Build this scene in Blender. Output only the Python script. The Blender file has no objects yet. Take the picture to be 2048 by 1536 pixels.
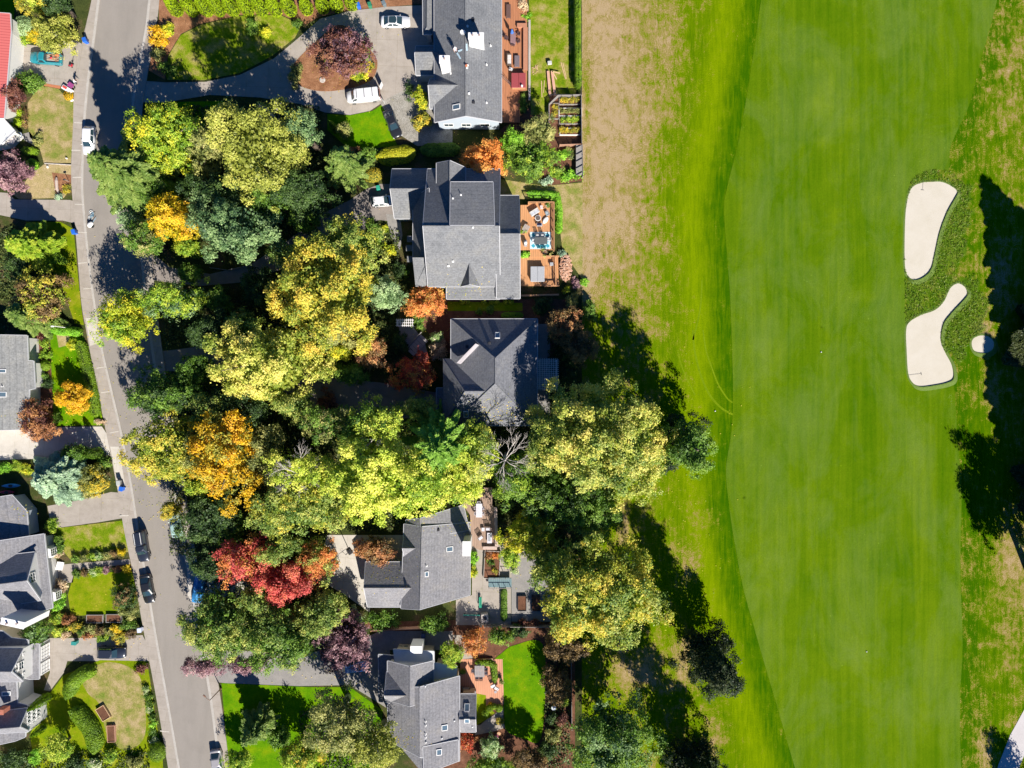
import bpy, math, random
import numpy as np
from mathutils import Vector, Matrix

# ---------------- camera, sky, sun ----------------
S = 11.85          # photo pixels per metre on the ground
HC = 120.0         # flight height of the camera
scene = bpy.context.scene
cam_d = bpy.data.cameras.new("camera")
cam = bpy.data.objects.new("camera", cam_d)
scene.collection.objects.link(cam)
cam.location = (0, 0, HC)
cam_d.sensor_width = 36
cam_d.lens = 36 / (2048 / S) * HC
cam_d.clip_start = 1
cam_d.clip_end = 3000
scene.camera = cam

SUNV = Vector((0.58, -1.28, 1.0)).normalized()
elev = math.asin(SUNV.z)
az = math.atan2(SUNV.x, SUNV.y)
world = bpy.data.worlds.new("World")
scene.world = world
world.use_nodes = True
wn = world.node_tree.nodes
wl = world.node_tree.links
sky = wn.new("ShaderNodeTexSky")
sky.sky_type = 'NISHITA'
sky.sun_disc = False
sky.sun_elevation = elev
sky.sun_rotation = az
tint = wn.new("ShaderNodeMix")          # deep clear autumn blue
tint.data_type = 'RGBA'
tint.blend_type = 'MULTIPLY'
tint.inputs[0].default_value = 1.0
tint.inputs[7].default_value = (0.14, 0.50, 0.95, 1)
wl.new(sky.outputs[0], tint.inputs[6])
wl.new(tint.outputs[2], wn["Background"].inputs[0])
sky.ozone_density = 3.0
sky.dust_density = 0.3
wn["Background"].inputs[1].default_value = 0.05
sun_d = bpy.data.lights.new("sun", 'SUN')
sun_d.energy = 5.0
sun_d.angle = math.radians(0.5)
sun_d.color = (1.0, 0.94, 0.85)
sun = bpy.data.objects.new("sun", sun_d)
sun.rotation_euler = SUNV.to_track_quat('Z', 'Y').to_euler()
sun.location = (60, -130, 100)
scene.collection.objects.link(sun)
scene.view_settings.view_transform = 'Standard'
scene.view_settings.look = 'None'
scene.view_settings.exposure = 0.85
scene.view_settings.gamma = 1
scene.cycles.max_bounces = 5
scene.cycles.diffuse_bounces = 3
scene.cycles.transparent_max_bounces = 8

COL = scene.collection
RNG = np.random.default_rng(7)
random.seed(7)

def P(px, py, z=0.0):
    k = (HC - z) / HC
    return Vector(((px - 1024) / S * k, (768 - py) / S * k, z))

# ---------------- materials ----------------
MATS = {}
def newmat(name):
    m = bpy.data.materials.new(name)
    m.use_nodes = True
    nt = m.node_tree
    for n in list(nt.nodes):
        nt.nodes.remove(n)
    out = nt.nodes.new("ShaderNodeOutputMaterial")
    return m, nt, out

def N(nt, t, **kw):
    n = nt.nodes.new(t)
    for k, v in kw.items():
        setattr(n, k, v)
    return n

def noise(nt, vec, scale, detail=4, rough=0.6, dist=0.0):
    n = N(nt, "ShaderNodeTexNoise")
    n.inputs['Scale'].default_value = scale
    n.inputs['Detail'].default_value = detail
    n.inputs['Roughness'].default_value = rough
    n.inputs['Distortion'].default_value = dist
    if vec is not None:
        nt.links.new(vec, n.inputs['Vector'])
    return n.outputs['Fac']

def ramp(nt, fac, stops):
    r = N(nt, "ShaderNodeValToRGB")
    cr = r.color_ramp
    while len(cr.elements) > 1:
        cr.elements.remove(cr.elements[-1])
    cr.elements[0].position = stops[0][0]
    cr.elements[0].color = (*stops[0][1], 1)
    for p, c in stops[1:]:
        e = cr.elements.new(p)
        e.color = (*c, 1)
    nt.links.new(fac, r.inputs[0])
    return r.outputs[0]

def mixc(nt, fac, a, b, mode='MIX'):
    m = N(nt, "ShaderNodeMix", data_type='RGBA', blend_type=mode)
    for i, v in ((0, fac), (6, a), (7, b)):
        if isinstance(v, (int, float)):
            m.inputs[i].default_value = v
        elif isinstance(v, tuple):
            m.inputs[i].default_value = (*v, 1)
        else:
            nt.links.new(v, m.inputs[i])
    return m.outputs[2]

def coords(nt, scale=(1, 1, 1), rot=0.0):
    g = N(nt, "ShaderNodeNewGeometry")
    mp = N(nt, "ShaderNodeMapping")
    mp.inputs['Scale'].default_value = scale
    mp.inputs['Rotation'].default_value = (0, 0, rot)
    nt.links.new(g.outputs['Position'], mp.inputs['Vector'])
    return mp.outputs[0]

def principled(nt, out, col, rough=0.8, metal=0.0, spec=0.3, coat=0.0, bump=None, bstr=0.3):
    b = N(nt, "ShaderNodeBsdfPrincipled")
    if isinstance(col, tuple):
        b.inputs['Base Color'].default_value = (*col, 1)
    else:
        nt.links.new(col, b.inputs['Base Color'])
    b.inputs['Roughness'].default_value = rough
    b.inputs['Metallic'].default_value = metal
    b.inputs['Specular IOR Level'].default_value = spec
    b.inputs['Coat Weight'].default_value = coat
    if bump is not None:
        bn = N(nt, "ShaderNodeBump")
        bn.inputs['Strength'].default_value = bstr
        bn.inputs['Distance'].default_value = 0.1
        nt.links.new(bump, bn.inputs['Height'])
        nt.links.new(bn.outputs[0], b.inputs['Normal'])
    nt.links.new(b.outputs[0], out.inputs[0])
    return b

def plain(name, col, rough=0.6, metal=0.0, spec=0.4, coat=0.0, var=0.15, sc=6.0):
    """a real-world surface colour with slight wear so that it never reads flat"""
    key = (name, col)
    if key in MATS:
        return MATS[key]
    m, nt, out = newmat(name)
    n = noise(nt, coords(nt), sc, 5)
    c = ramp(nt, n, [(0.25, tuple(v * (1 - var) for v in col)), (0.75, tuple(min(1, v * (1 + var)) for v in col))])
    principled(nt, out, c, rough, metal, spec, coat)
    MATS[key] = m
    return m

def surf(name, stops, sc=0.6, fine=14.0, fstr=0.5, stretch=(1, 1, 1), rot=0.0, rough=0.95, bump=0.0, cracks=None, stain=None):
    """ground-like: large patches through a ramp, fine grain multiplied over"""
    if name in MATS:
        return MATS[name]
    m, nt, out = newmat(name)
    v = coords(nt, stretch, rot)
    v0 = coords(nt)
    big = noise(nt, v, sc, 6, 0.65)
    c = ramp(nt, big, stops)
    f = noise(nt, v0, fine, 3, 0.7)
    g = ramp(nt, f, [(0.3, (1 - fstr,) * 3), (0.7, (1 + fstr * 0.6,) * 3)])
    c = mixc(nt, 1.0, c, g, 'MULTIPLY')
    if stain:
        s = ramp(nt, noise(nt, v0, stain[0], 5, 0.6, 0.5), [(0.52, (1, 1, 1)), (0.68, (stain[1],) * 3)])
        c = mixc(nt, 1.0, c, s, 'MULTIPLY')
    if cracks:
        vo = N(nt, "ShaderNodeTexVoronoi", feature='DISTANCE_TO_EDGE')
        vo.inputs['Scale'].default_value = cracks
        nt.links.new(noise_vec(nt, v0, 0.6), vo.inputs['Vector'])
        k = ramp(nt, vo.outputs['Distance'], [(0.0, (0.62, 0.62, 0.6)), (0.012, (1, 1, 1))])
        c = mixc(nt, 1.0, c, k, 'MULTIPLY')
    principled(nt, out, c, rough, spec=0.04, bump=f if bump else None, bstr=bump)
    MATS[name] = m
    return m

def noise_vec(nt, v, amt):
    n = N(nt, "ShaderNodeTexNoise")
    n.inputs['Scale'].default_value = 0.5
    nt.links.new(v, n.inputs['Vector'])
    mx = N(nt, "ShaderNodeMix", data_type='RGBA', blend_type='LINEAR_LIGHT')
    mx.inputs[0].default_value = amt
    nt.links.new(v, mx.inputs[6])
    nt.links.new(n.outputs['Color'], mx.inputs[7])
    return mx.outputs[2]

def slabs(name, stops, sx, sy, rot, sc=0.7):
    """concrete cast in panels with joints"""
    if name in MATS:
        return MATS[name]
    m, nt, out = newmat(name)
    v = coords(nt)
    vr = coords(nt, (1, 1, 1), rot)
    br = N(nt, "ShaderNodeTexBrick", offset=0.0)
    br.inputs['Scale'].default_value = 1
    br.inputs['Brick Width'].default_value = sx
    br.inputs['Row Height'].default_value = sy
    br.inputs['Mortar Size'].default_value = 0.05
    br.inputs['Mortar Smooth'].default_value = 0.3
    br.inputs['Color1'].default_value = (1, 1, 1, 1)
    br.inputs['Color2'].default_value = (0.93, 0.93, 0.93, 1)
    br.inputs['Mortar'].default_value = (0.84, 0.83, 0.8, 1)
    nt.links.new(vr, br.inputs['Vector'])
    c = ramp(nt, noise(nt, v, sc, 7, 0.7), stops)
    c = mixc(nt, 1.0, c, br.outputs[0], 'MULTIPLY')
    f = ramp(nt, noise(nt, v, 16, 3, 0.7), [(0.3, (0.86,) * 3), (0.7, (1.06,) * 3)])
    c = mixc(nt, 1.0, c, f, 'MULTIPLY')
    principled(nt, out, c, 0.9, spec=0.2)
    MATS[name] = m
    return m

def roofmat(name, col, warm=0.0):
    if name in MATS:
        return MATS[name]
    m, nt, out = newmat(name)
    v = coords(nt)
    f = noise(nt, v, 3.4, 4, 0.75)
    c = ramp(nt, f, [(0.3, tuple(x * 0.68 for x in col)), (0.5, tuple(x * .96 for x in col)), (0.72, tuple(min(1, x * 1.3) for x in col))])
    b = ramp(nt, noise(nt, v, 0.35, 6, 0.7, 0.6), [(0.28, (0.78, 0.79, 0.80)), (0.5, (1, 1, 1)), (0.72, (1.16, 1.12, 1.03))])
    c = mixc(nt, 1.0, c, b, 'MULTIPLY')
    w = N(nt, "ShaderNodeTexWave", wave_type='BANDS', bands_direction='Z', wave_profile='SAW')
    w.inputs['Scale'].default_value = 1.7
    w.inputs['Distortion'].default_value = 0.4
    w.inputs['Detail'].default_value = 1
    nt.links.new(v, w.inputs['Vector'])
    k = ramp(nt, w.outputs['Fac'], [(0.0, (0.78,) * 3), (0.2, (1.0,) * 3), (1.0, (1.05,) * 3)])
    c = mixc(nt, 1.0, c, k, 'MULTIPLY')
    principled(nt, out, c, 0.95, spec=0.15, bump=f, bstr=0.4)
    MATS[name] = m
    return m

def planks(name, col, width, axis='X', var=0.25, gap=0.05, rot=0.0):
    if name in MATS:
        return MATS[name]
    m, nt, out = newmat(name)
    sc = (1, 0.06, 1) if axis == 'X' else (0.06, 1, 1)
    v = coords(nt, sc, rot)
    f = noise(nt, v, 7.0, 4, 0.7)
    c = ramp(nt, f, [(0.3, tuple(x * (1 - var) for x in col)), (0.7, tuple(min(1, x * (1 + var)) for x in col))])
    w = N(nt, "ShaderNodeTexWave", wave_type='BANDS', bands_direction=axis, wave_profile='SIN')
    w.inputs['Scale'].default_value = 0.314 / width
    nt.links.new(coords(nt, (1, 1, 1), rot), w.inputs['Vector'])
    k = ramp(nt, w.outputs['Fac'], [(0.0, (0.55,) * 3), (0.12, (1.0,) * 3)])
    c = mixc(nt, 1.0, c, k, 'MULTIPLY')
    principled(nt, out, c, 0.8, spec=0.2)
    MATS[name] = m
    return m

def leafmat(name, c0, c1, c2, trans=0.28):
    key = ("leaf", name)
    if key in MATS:
        return MATS[key]
    m, nt, out = newmat("leaves_" + name)
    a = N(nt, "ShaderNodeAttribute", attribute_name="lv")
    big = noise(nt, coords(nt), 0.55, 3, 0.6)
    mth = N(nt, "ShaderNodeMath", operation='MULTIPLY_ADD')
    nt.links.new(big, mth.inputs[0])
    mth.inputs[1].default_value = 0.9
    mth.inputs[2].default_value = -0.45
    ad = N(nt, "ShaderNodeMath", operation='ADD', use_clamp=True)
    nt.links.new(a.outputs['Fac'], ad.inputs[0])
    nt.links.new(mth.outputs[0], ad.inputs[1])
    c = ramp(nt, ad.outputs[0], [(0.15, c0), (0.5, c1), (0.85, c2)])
    d = N(nt, "ShaderNodeBsdfDiffuse")
    t = N(nt, "ShaderNodeBsdfTranslucent")
    g = N(nt, "ShaderNodeBsdfGlossy")
    g.inputs['Roughness'].default_value = 0.55
    g.inputs['Color'].default_value = (0.6, 0.6, 0.6, 1)
    nt.nodes.remove(g) if False else None
    nt.links.new(c, d.inputs[0])
    nt.links.new(mixc(nt, 1.0, c, (1.15, 1.2, 0.6), 'MULTIPLY'), t.inputs[0])
    s = N(nt, "ShaderNodeMixShader")
    s.inputs[0].default_value = trans
    nt.links.new(d.outputs[0], s.inputs[1])
    nt.links.new(t.outputs[0], s.inputs[2])
    s2 = N(nt, "ShaderNodeMixShader")
    s2.inputs[0].default_value = 0.035
    nt.links.new(s.outputs[0], s2.inputs[1])
    nt.links.new(g.outputs[0], s2.inputs[2])
    nt.links.new(s2.outputs[0], out.inputs[0])
    MATS[key] = m
    return m

PAL = {  # leaf colours: dark / middle / light as the leaves themselves have them
 'maple':   ((0.09, 0.14, 0.015), (0.24, 0.25, 0.03), (0.40, 0.31, 0.05)),
 'maplegreen': ((0.06, 0.11, 0.02), (0.15, 0.20, 0.04), (0.30, 0.30, 0.08)),
 'mapleorange': ((0.11, 0.15, 0.02), (0.30, 0.27, 0.035), (0.48, 0.30, 0.05)),
 'palemaple': ((0.12, 0.16, 0.02), (0.28, 0.29, 0.055), (0.44, 0.37, 0.11)),
 'lime':    ((0.15, 0.21, 0.02), (0.31, 0.36, 0.045), (0.48, 0.46, 0.09)),
 'limegreen': ((0.07, 0.14, 0.01), (0.17, 0.27, 0.02), (0.32, 0.36, 0.04)),
 'yellowgreen': ((0.13, 0.19, 0.01), (0.33, 0.36, 0.02), (0.52, 0.42, 0.03)),
 'yellow':  ((0.30, 0.27, 0.01), (0.62, 0.47, 0.01), (0.75, 0.45, 0.03)),
 'gold':    ((0.40, 0.26, 0.01), (0.70, 0.42, 0.01), (0.80, 0.36, 0.03)),
 'orange':  ((0.46, 0.15, 0.03), (0.60, 0.24, 0.06), (0.62, 0.34, 0.10)),
 'redorange': ((0.26, 0.17, 0.04), (0.46, 0.13, 0.05), (0.50, 0.25, 0.07)),
 'red':     ((0.14, 0.03, 0.02), (0.36, 0.05, 0.03), (0.50, 0.12, 0.04)),
 'crimson': ((0.24, 0.05, 0.04), (0.44, 0.06, 0.07), (0.48, 0.17, 0.10)),
 'cedar':   ((0.04, 0.10, 0.012), (0.09, 0.18, 0.02), (0.18, 0.28, 0.05)),
 'rust':    ((0.14, 0.06, 0.03), (0.30, 0.13, 0.06), (0.42, 0.22, 0.10)),
 'maroon':  ((0.08, 0.03, 0.03), (0.19, 0.07, 0.06), (0.30, 0.14, 0.09)),
 'purple':  ((0.06, 0.03, 0.05), (0.17, 0.08, 0.12), (0.30, 0.16, 0.20)),
 'mauve':   ((0.12, 0.06, 0.09), (0.25, 0.14, 0.19), (0.36, 0.23, 0.27)),
 'brown':   ((0.09, 0.06, 0.03), (0.20, 0.13, 0.06), (0.34, 0.22, 0.09)),
 'green':   ((0.04, 0.09, 0.01), (0.10, 0.20, 0.02), (0.20, 0.30, 0.05)),
 'brightgreen': ((0.06, 0.16, 0.01), (0.15, 0.33, 0.02), (0.28, 0.45, 0.05)),
 'darkgreen': ((0.02, 0.05, 0.015), (0.05, 0.10, 0.025), (0.10, 0.17, 0.04)),
 'pine':    ((0.012, 0.03, 0.01), (0.03, 0.055, 0.015), (0.08, 0.10, 0.03)),
 'oliv':    ((0.08, 0.10, 0.03), (0.19, 0.20, 0.06), (0.33, 0.31, 0.12)),
 'khaki':   ((0.14, 0.16, 0.025), (0.28, 0.30, 0.055), (0.40, 0.38, 0.10)),
 'bluegreen': ((0.04, 0.09, 0.04), (0.13, 0.22, 0.09), (0.26, 0.36, 0.17)),
 'bluespruce': ((0.07, 0.12, 0.10), (0.20, 0.29, 0.23), (0.38, 0.47, 0.38)),
 'sage':    ((0.16, 0.24, 0.12), (0.26, 0.36, 0.20), (0.38, 0.46, 0.28)),
 'spruce':  ((0.04, 0.09, 0.02), (0.12, 0.20, 0.04), (0.25, 0.32, 0.09)),
 'olivegold': ((0.10, 0.12, 0.02), (0.26, 0.24, 0.03), (0.48, 0.34, 0.03)),
 'hedge':   ((0.07, 0.14, 0.01), (0.14, 0.24, 0.01), (0.22, 0.33, 0.02)),
 'hedgelime': ((0.15, 0.24, 0.005), (0.30, 0.42, 0.01), (0.40, 0.52, 0.02)),
 'goldhedge': ((0.26, 0.26, 0.01), (0.42, 0.42, 0.02), (0.55, 0.46, 0.04)),
 'pinkish': ((0.20, 0.14, 0.10), (0.40, 0.28, 0.22), (0.55, 0.42, 0.32)),
 'white':   ((0.10, 0.18, 0.05), (0.25, 0.32, 0.14), (0.62, 0.65, 0.55)),
}
LG = {'cedar': 2.2, 'lime': 2.0, 'maple': 1.9, 'mapleorange': 2.0, 'palemaple': 1.95, 'maplegreen': 1.85, 'khaki': 1.5, 'darkgreen': 1.1, 'pine': 1.0, 'green': 1.35, 'hedge': 1.4, 'brown': 1.2, 'purple': 1.3, 'maroon': 1.2, 'bluegreen': 1.3, 'spruce': 1.35, 'gold': 1.25, 'yellow': 1.25, 'orange': 1.4, 'hedgelime': 1.25, 'goldhedge': 1.3}
def leaf(p):
    g = LG.get(p, 1.68)
    return leafmat(p, *[(min(.85, c[0] * g), min(.8, c[1] * g), min(.6, c[2] * g * .85)) for c in PAL[p]])

BARK = plain("bark", (0.13, 0.10, 0.075), 0.95, var=0.4, sc=5)
PALEBARK = plain("pale_bark", (0.55, 0.50, 0.45), 0.9, var=0.3, sc=4)
WHITE = plain("white_paint", (0.78, 0.77, 0.75), 0.5, var=0.06)
TRIM = plain("trim_white", (0.52, 0.52, 0.54), 0.5, var=0.05)
DARK = plain("dark_metal", (0.03, 0.03, 0.035), 0.5, var=0.2)
RUBBER = plain("rubber", (0.02, 0.02, 0.02), 0.9)
CHROME = plain("chrome", (0.6, 0.6, 0.62), 0.25, 0.9)
WOOD = plain("wood", (0.42, 0.23, 0.11), 0.8, var=0.3)
PALEWOOD = plain("pale_lumber", (0.62, 0.42, 0.24), 0.8, var=0.2)
GREYWOOD = plain("weathered_wood", (0.28, 0.26, 0.24), 0.9, var=0.3)
STONE = plain("stone", (0.42, 0.38, 0.34), 0.95, var=0.35, sc=3)
TERRACOTTA = plain("terracotta", (0.45, 0.17, 0.08), 0.8)
def glassmat(name, col, rough=0.06):
    if name in MATS:
        return MATS[name]
    m, nt, out = newmat(name)
    principled(nt, out, col, rough, 0.0, 1.0, 0.6)
    MATS[name] = m
    return m
GLASS = glassmat("dark_glass", (0.025, 0.05, 0.06))
PANE = glassmat("window_glass", (0.10, 0.15, 0.19), 0.1)

# ---------------- object helpers ----------------
def link(o, parent=None):
    COL.objects.link(o)
    if parent is not None:
        o.parent = parent
    return o

def tag(o, label, cat, group=None):
    o["label"] = label
    o["category"] = cat
    if group:
        o["group"] = group
    return o

def thing(name, label, cat, loc=(0, 0, 0), rz=0.0, group=None):
    o = bpy.data.objects.new(name, None)
    o.empty_display_size = 0.3
    o.location = loc
    o.rotation_euler = (0, 0, rz)
    link(o)
    return tag(o, label, cat, group)

class MB:
    """collects shapes, links them as one mesh object"""
    def __init__(s):
        s.v = []
        s.f = []
    def add(s, vs, fs):
        o = len(s.v)
        s.v += [tuple(v) for v in vs]
        s.f += [tuple(i + o for i in f) for f in fs]
        return s
    def box(s, c, d, rz=0.0, M=None, bev=0.0):
        x, y, z = d[0] / 2, d[1] / 2, d[2] / 2
        if bev > 0:
            b = min(bev, x * .9, y * .9, z * .9)
            vs = []
            for zz, q in ((-z, b), (-z + b, 0), (z - b, 0), (z, b)):
                xx, yy = x - q, y - q
                vs += [(-xx + b, -yy, zz), (xx - b, -yy, zz), (xx, -yy + b, zz), (xx, yy - b, zz),
                       (xx - b, yy, zz), (-xx + b, yy, zz), (-xx, yy - b, zz), (-xx, -yy + b, zz)]
            fs = [tuple(range(7, -1, -1)), tuple(range(24, 32))]
            for k in range(3):
                for i in range(8):
                    j = (i + 1) % 8
                    fs.append((k * 8 + i, k * 8 + j, k * 8 + 8 + j, k * 8 + 8 + i))
        else:
            vs = [(a, b2, c2) for c2 in (-z, z) for a, b2 in ((-x, -y), (x, -y), (x, y), (-x, y))]
            fs = [(3, 2, 1, 0), (4, 5, 6, 7), (0, 1, 5, 4), (1, 2, 6, 5), (2, 3, 7, 6), (3, 0, 4, 7)]
        R = M if M is not None else Matrix.Rotation(rz, 3, 'Z')
        C = Vector(c)
        return s.add([R @ Vector(v) + C for v in vs], fs)
    def prism(s, pts, z0, z1):
        """polygon side walls with both caps; z1 may be a list"""
        n = len(pts)
        zt = z1 if isinstance(z1, (list, tuple)) else [z1] * n
        vs = [(p[0], p[1], z0) for p in pts] + [(p[0], p[1], zt[i]) for i, p in enumerate(pts)]
        fs = [tuple(range(n - 1, -1, -1)), tuple(range(n, 2 * n))]
        fs += [(i, (i + 1) % n, n + (i + 1) % n, n + i) for i in range(n)]
        return s.add(vs, fs)
    def tube(s, pts, r, n=6, cap=True):
        pts = [Vector(p) for p in pts]
        rs = r if isinstance(r, (list, tuple)) else [r] * len(pts)
        vs = []
        for i, p in enumerate(pts):
            d = (pts[min(i + 1, len(pts) - 1)] - pts[max(i - 1, 0)])
            if d.length < 1e-6:
                d = Vector((0, 0, 1))
            d.normalize()
            u = d.orthogonal().normalized()
            if abs(d.z) < 0.9:
                u = d.cross(Vector((0, 0, 1))).normalized()
            w = d.cross(u)
            for k in range(n):
                a = 2 * math.pi * k / n
                vs.append(p + (u * math.cos(a) + w * math.sin(a)) * rs[i])
        fs = []
        for i in range(len(pts) - 1):
            for k in range(n):
                k2 = (k + 1) % n
                fs.append((i * n + k, i * n + k2, (i + 1) * n + k2, (i + 1) * n + k))
        if cap:
            fs.append(tuple(range(n - 1, -1, -1)))
            e = (len(pts) - 1) * n
            fs.append(tuple(range(e, e + n)))
        return s.add(vs, fs)
    def lathe(s, c, prof, n=16, sx=1, sy=1):
        c = Vector(c)
        vs = []
        for r, z in prof:
            for k in range(n):
                a = 2 * math.pi * k / n
                vs.append((c.x + math.cos(a) * r * sx, c.y + math.sin(a) * r * sy, c.z + z))
        fs = []
        for i in range(len(prof) - 1):
            for k in range(n):
                k2 = (k + 1) % n
                fs.append((i * n + k, i * n + k2, (i + 1) * n + k2, (i + 1) * n + k))
        fs.append(tuple(range(n - 1, -1, -1)))
        e = (len(prof) - 1) * n
        fs.append(tuple(range(e, e + n)))
        return s.add(vs, fs)
    def loft(s, loops, cap=True):
        n = len(loops[0])
        vs = [p for l in loops for p in l]
        fs = []
        for i in range(len(loops) - 1):
            for k in range(n):
                k2 = (k + 1) % n
                fs.append((i * n + k, i * n + k2, (i + 1) * n + k2, (i + 1) * n + k))
        if cap:
            fs.append(tuple(range(n - 1, -1, -1)))
            e = (len(loops) - 1) * n
            fs.append(tuple(range(e, e + n)))
        return s.add(vs, fs)
    def build(s, name, mat, parent=None, off=None, smooth=False):
        me = bpy.data.meshes.new(name)
        vs = s.v
        if off is not None:
            vs = [(v[0] - off[0], v[1] - off[1], v[2] - off[2]) for v in vs]
        me.from_pydata(vs, [], s.f)
        me.materials.append(mat)
        if smooth:
            me.polygons.foreach_set("use_smooth", [True] * len(me.polygons))
        me.validate()
        me.update()
        o = bpy.data.objects.new(name, me)
        return link(o, parent)

def spline(pts, closed=True, sub=6):
    P_ = [np.array(p, float) for p in pts]
    n = len(P_)
    out = []
    rngi = range(n) if closed else range(n - 1)
    for i in rngi:
        if closed:
            a, b, c, d = P_[i - 1], P_[i], P_[(i + 1) % n], P_[(i + 2) % n]
        else:
            a, b, c, d = P_[max(i - 1, 0)], P_[i], P_[i + 1], P_[min(i + 2, n - 1)]
        for k in range(sub):
            t = k / sub
            out.append(0.5 * ((2 * b) + (-a + c) * t + (2 * a - 5 * b + 4 * c - d) * t * t + (-a + 3 * b - 3 * c + d) * t ** 3))
    if not closed:
        out.append(P_[-1])
    return [tuple(p) for p in out]

def structure(o):
    o["kind"] = "structure"
    return o

def sheet(name, pts, z, mat, curve=False, thick=0.0):
    """a flat piece of ground; pts in photo pixels"""
    if curve:
        pts = spline(pts)
    w = [P(*p) for p in pts]
    area = sum(w[i].x * w[(i + 1) % len(w)].y - w[(i + 1) % len(w)].x * w[i].y for i in range(len(w)))
    if area < 0:
        w.reverse()
    mb = MB()
    if thick:
        mb.prism([(p.x, p.y) for p in w], z - thick, z)
    else:
        mb.add([(p.x, p.y, z) for p in w], [tuple(range(len(w)))])
    return structure(mb.build(name, mat))

def offset_line(pts, d):
    out = []
    for i, p in enumerate(pts):
        a = np.array(pts[max(i - 1, 0)], float)
        b = np.array(pts[min(i + 1, len(pts) - 1)], float)
        t = b - a
        t /= np.linalg.norm(t) + 1e-9
        out.append((p[0] - t[1] * d, p[1] + t[0] * d))
    return out

# ---------------- foliage ----------------
def leaf_mesh(name, c, nrm, ln, wd, lv, mat, parent, off, axis=None):
    n = len(c)
    rnd = RNG.normal(size=(n, 3))
    if axis is None:
        a = np.cross(nrm, rnd)
    else:
        a = axis + 0.25 * rnd
    a /= np.linalg.norm(a, axis=1, keepdims=True) + 1e-9
    b = np.cross(nrm, a)
    b /= np.linalg.norm(b, axis=1, keepdims=True) + 1e-9
    ln = np.asarray(ln).reshape(-1, 1)
    wd = np.asarray(wd).reshape(-1, 1)
    c = c - np.array([off])
    v = np.empty((n, 4, 3), np.float32)
    v[:, 0] = c - a * ln * 0.5
    v[:, 1] = c - b * wd * 0.5 + a * ln * 0.08
    v[:, 2] = c + a * ln * 0.5
    v[:, 3] = c + b * wd * 0.5 + a * ln * 0.08
    me = bpy.data.meshes.new(name)
    me.vertices.add(n * 4)
    me.vertices.foreach_set("co", v.ravel())
    me.loops.add(n * 4)
    me.loops.foreach_set("vertex_index", np.arange(n * 4, dtype=np.int32))
    me.polygons.add(n)
    me.polygons.foreach_set("loop_start", np.arange(0, n * 4, 4, dtype=np.int32))
    at = me.attributes.new("lv", 'FLOAT', 'FACE')
    at.data.foreach_set("value", np.clip(lv, 0, 1).astype(np.float32))
    me.materials.append(mat)
    me.update(calc_edges=True)
    o = bpy.data.objects.new(name, me)
    return link(o, parent)

def unit(n):
    v = RNG.normal(size=(n, 3))
    return v / np.linalg.norm(v, axis=1, keepdims=True)

def blob_pts(center, R, n, ls, lobes=None, low=0.35, fill=True):
    """clumps of leaves spread over the outer skin of many lobes; returns centres, normals, tint, lobe centres"""
    center = np.array(center, float)
    R = np.array(R, float)
    rm = R.mean()
    K = lobes or int(max(9, min(95, 9 + rm * 7)))
    d = unit(K * 4)
    d = d[d[:, 2] > -low - 0.1][:K]
    K = len(d)
    lr = rm * RNG.uniform(0.22, 0.42, K) if rm < 2 else (rm * .10 + .55) * RNG.uniform(0.55, 1.3, K)
    lc = d * np.clip(R - lr[:, None] * .9, .05, None) * RNG.uniform(0.62, 1.12, (K, 1))
    th = np.arctan2(lc[:, 1], lc[:, 0])
    ph = RNG.uniform(0, 6.28, 3)
    lc[:, :2] *= (1 + .15 * np.sin(2 * th + ph[0]) + .10 * np.sin(3 * th + ph[1]) + .09 * np.sin(5 * th + ph[2]))[:, None]
    lobt = RNG.uniform(0, 1, K)
    M = max(12, n // 16)
    w = lr ** 2
    li = RNG.choice(K, M, p=w / w.sum())
    cd = unit(M)
    out = lc[li] / (np.linalg.norm(lc[li], axis=1, keepdims=True) + 1e-6)
    cd = cd + out * 0.7 + np.array([0, 0, 0.25])
    cd /= np.linalg.norm(cd, axis=1, keepdims=True)
    cc = lc[li] + cd * lr[li][:, None] * RNG.uniform(0.68, 1.08, (M, 1))
    ct = RNG.uniform(0, 1, M)
    idx = np.repeat(np.arange(M), 16)
    c = cc[idx] + RNG.normal(size=(len(idx), 3)) * ls * 0.9
    nr = cd[idx] * 0.7 + RNG.normal(size=(len(idx), 3)) * 0.45 + np.array([0.12, -0.2, 0.5])
    nr /= np.linalg.norm(nr, axis=1, keepdims=True)
    lv = 0.42 * lobt[li][idx] + 0.38 * ct[idx] + 0.2 * RNG.uniform(0, 1, len(idx))
    lv = 0.5 + (lv - 0.5) * 1.35
    return c + center, nr, lv, lc + center, lr

def crown_blob(root, center, R, pal, dens=1.0, name="crown", ls=None, lobes=None, low=0.35):
    rm = float(np.mean(R))
    ls = ls or min(0.29, max(0.13, 0.14 + 0.02 * rm))
    rp = (R[0] * R[1]) ** .5 if low < .9 else rm
    n = int(dens * 24.0 * rp * rp / (ls * ls))
    n = max(n, 260)
    c, nr, lv, lc, lr = blob_pts(center, R, n, ls, lobes, low)
    s = ls * RNG.uniform(0.7, 1.35, len(c))
    # inner foliage that closes the crown
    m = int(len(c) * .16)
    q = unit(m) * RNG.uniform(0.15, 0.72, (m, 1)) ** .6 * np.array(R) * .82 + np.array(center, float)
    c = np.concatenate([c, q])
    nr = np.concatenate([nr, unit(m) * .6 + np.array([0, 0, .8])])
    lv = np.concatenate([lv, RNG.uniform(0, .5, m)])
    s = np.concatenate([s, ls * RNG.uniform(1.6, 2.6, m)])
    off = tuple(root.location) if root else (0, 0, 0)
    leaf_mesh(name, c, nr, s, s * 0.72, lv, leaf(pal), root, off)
    return lc, lr

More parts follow.
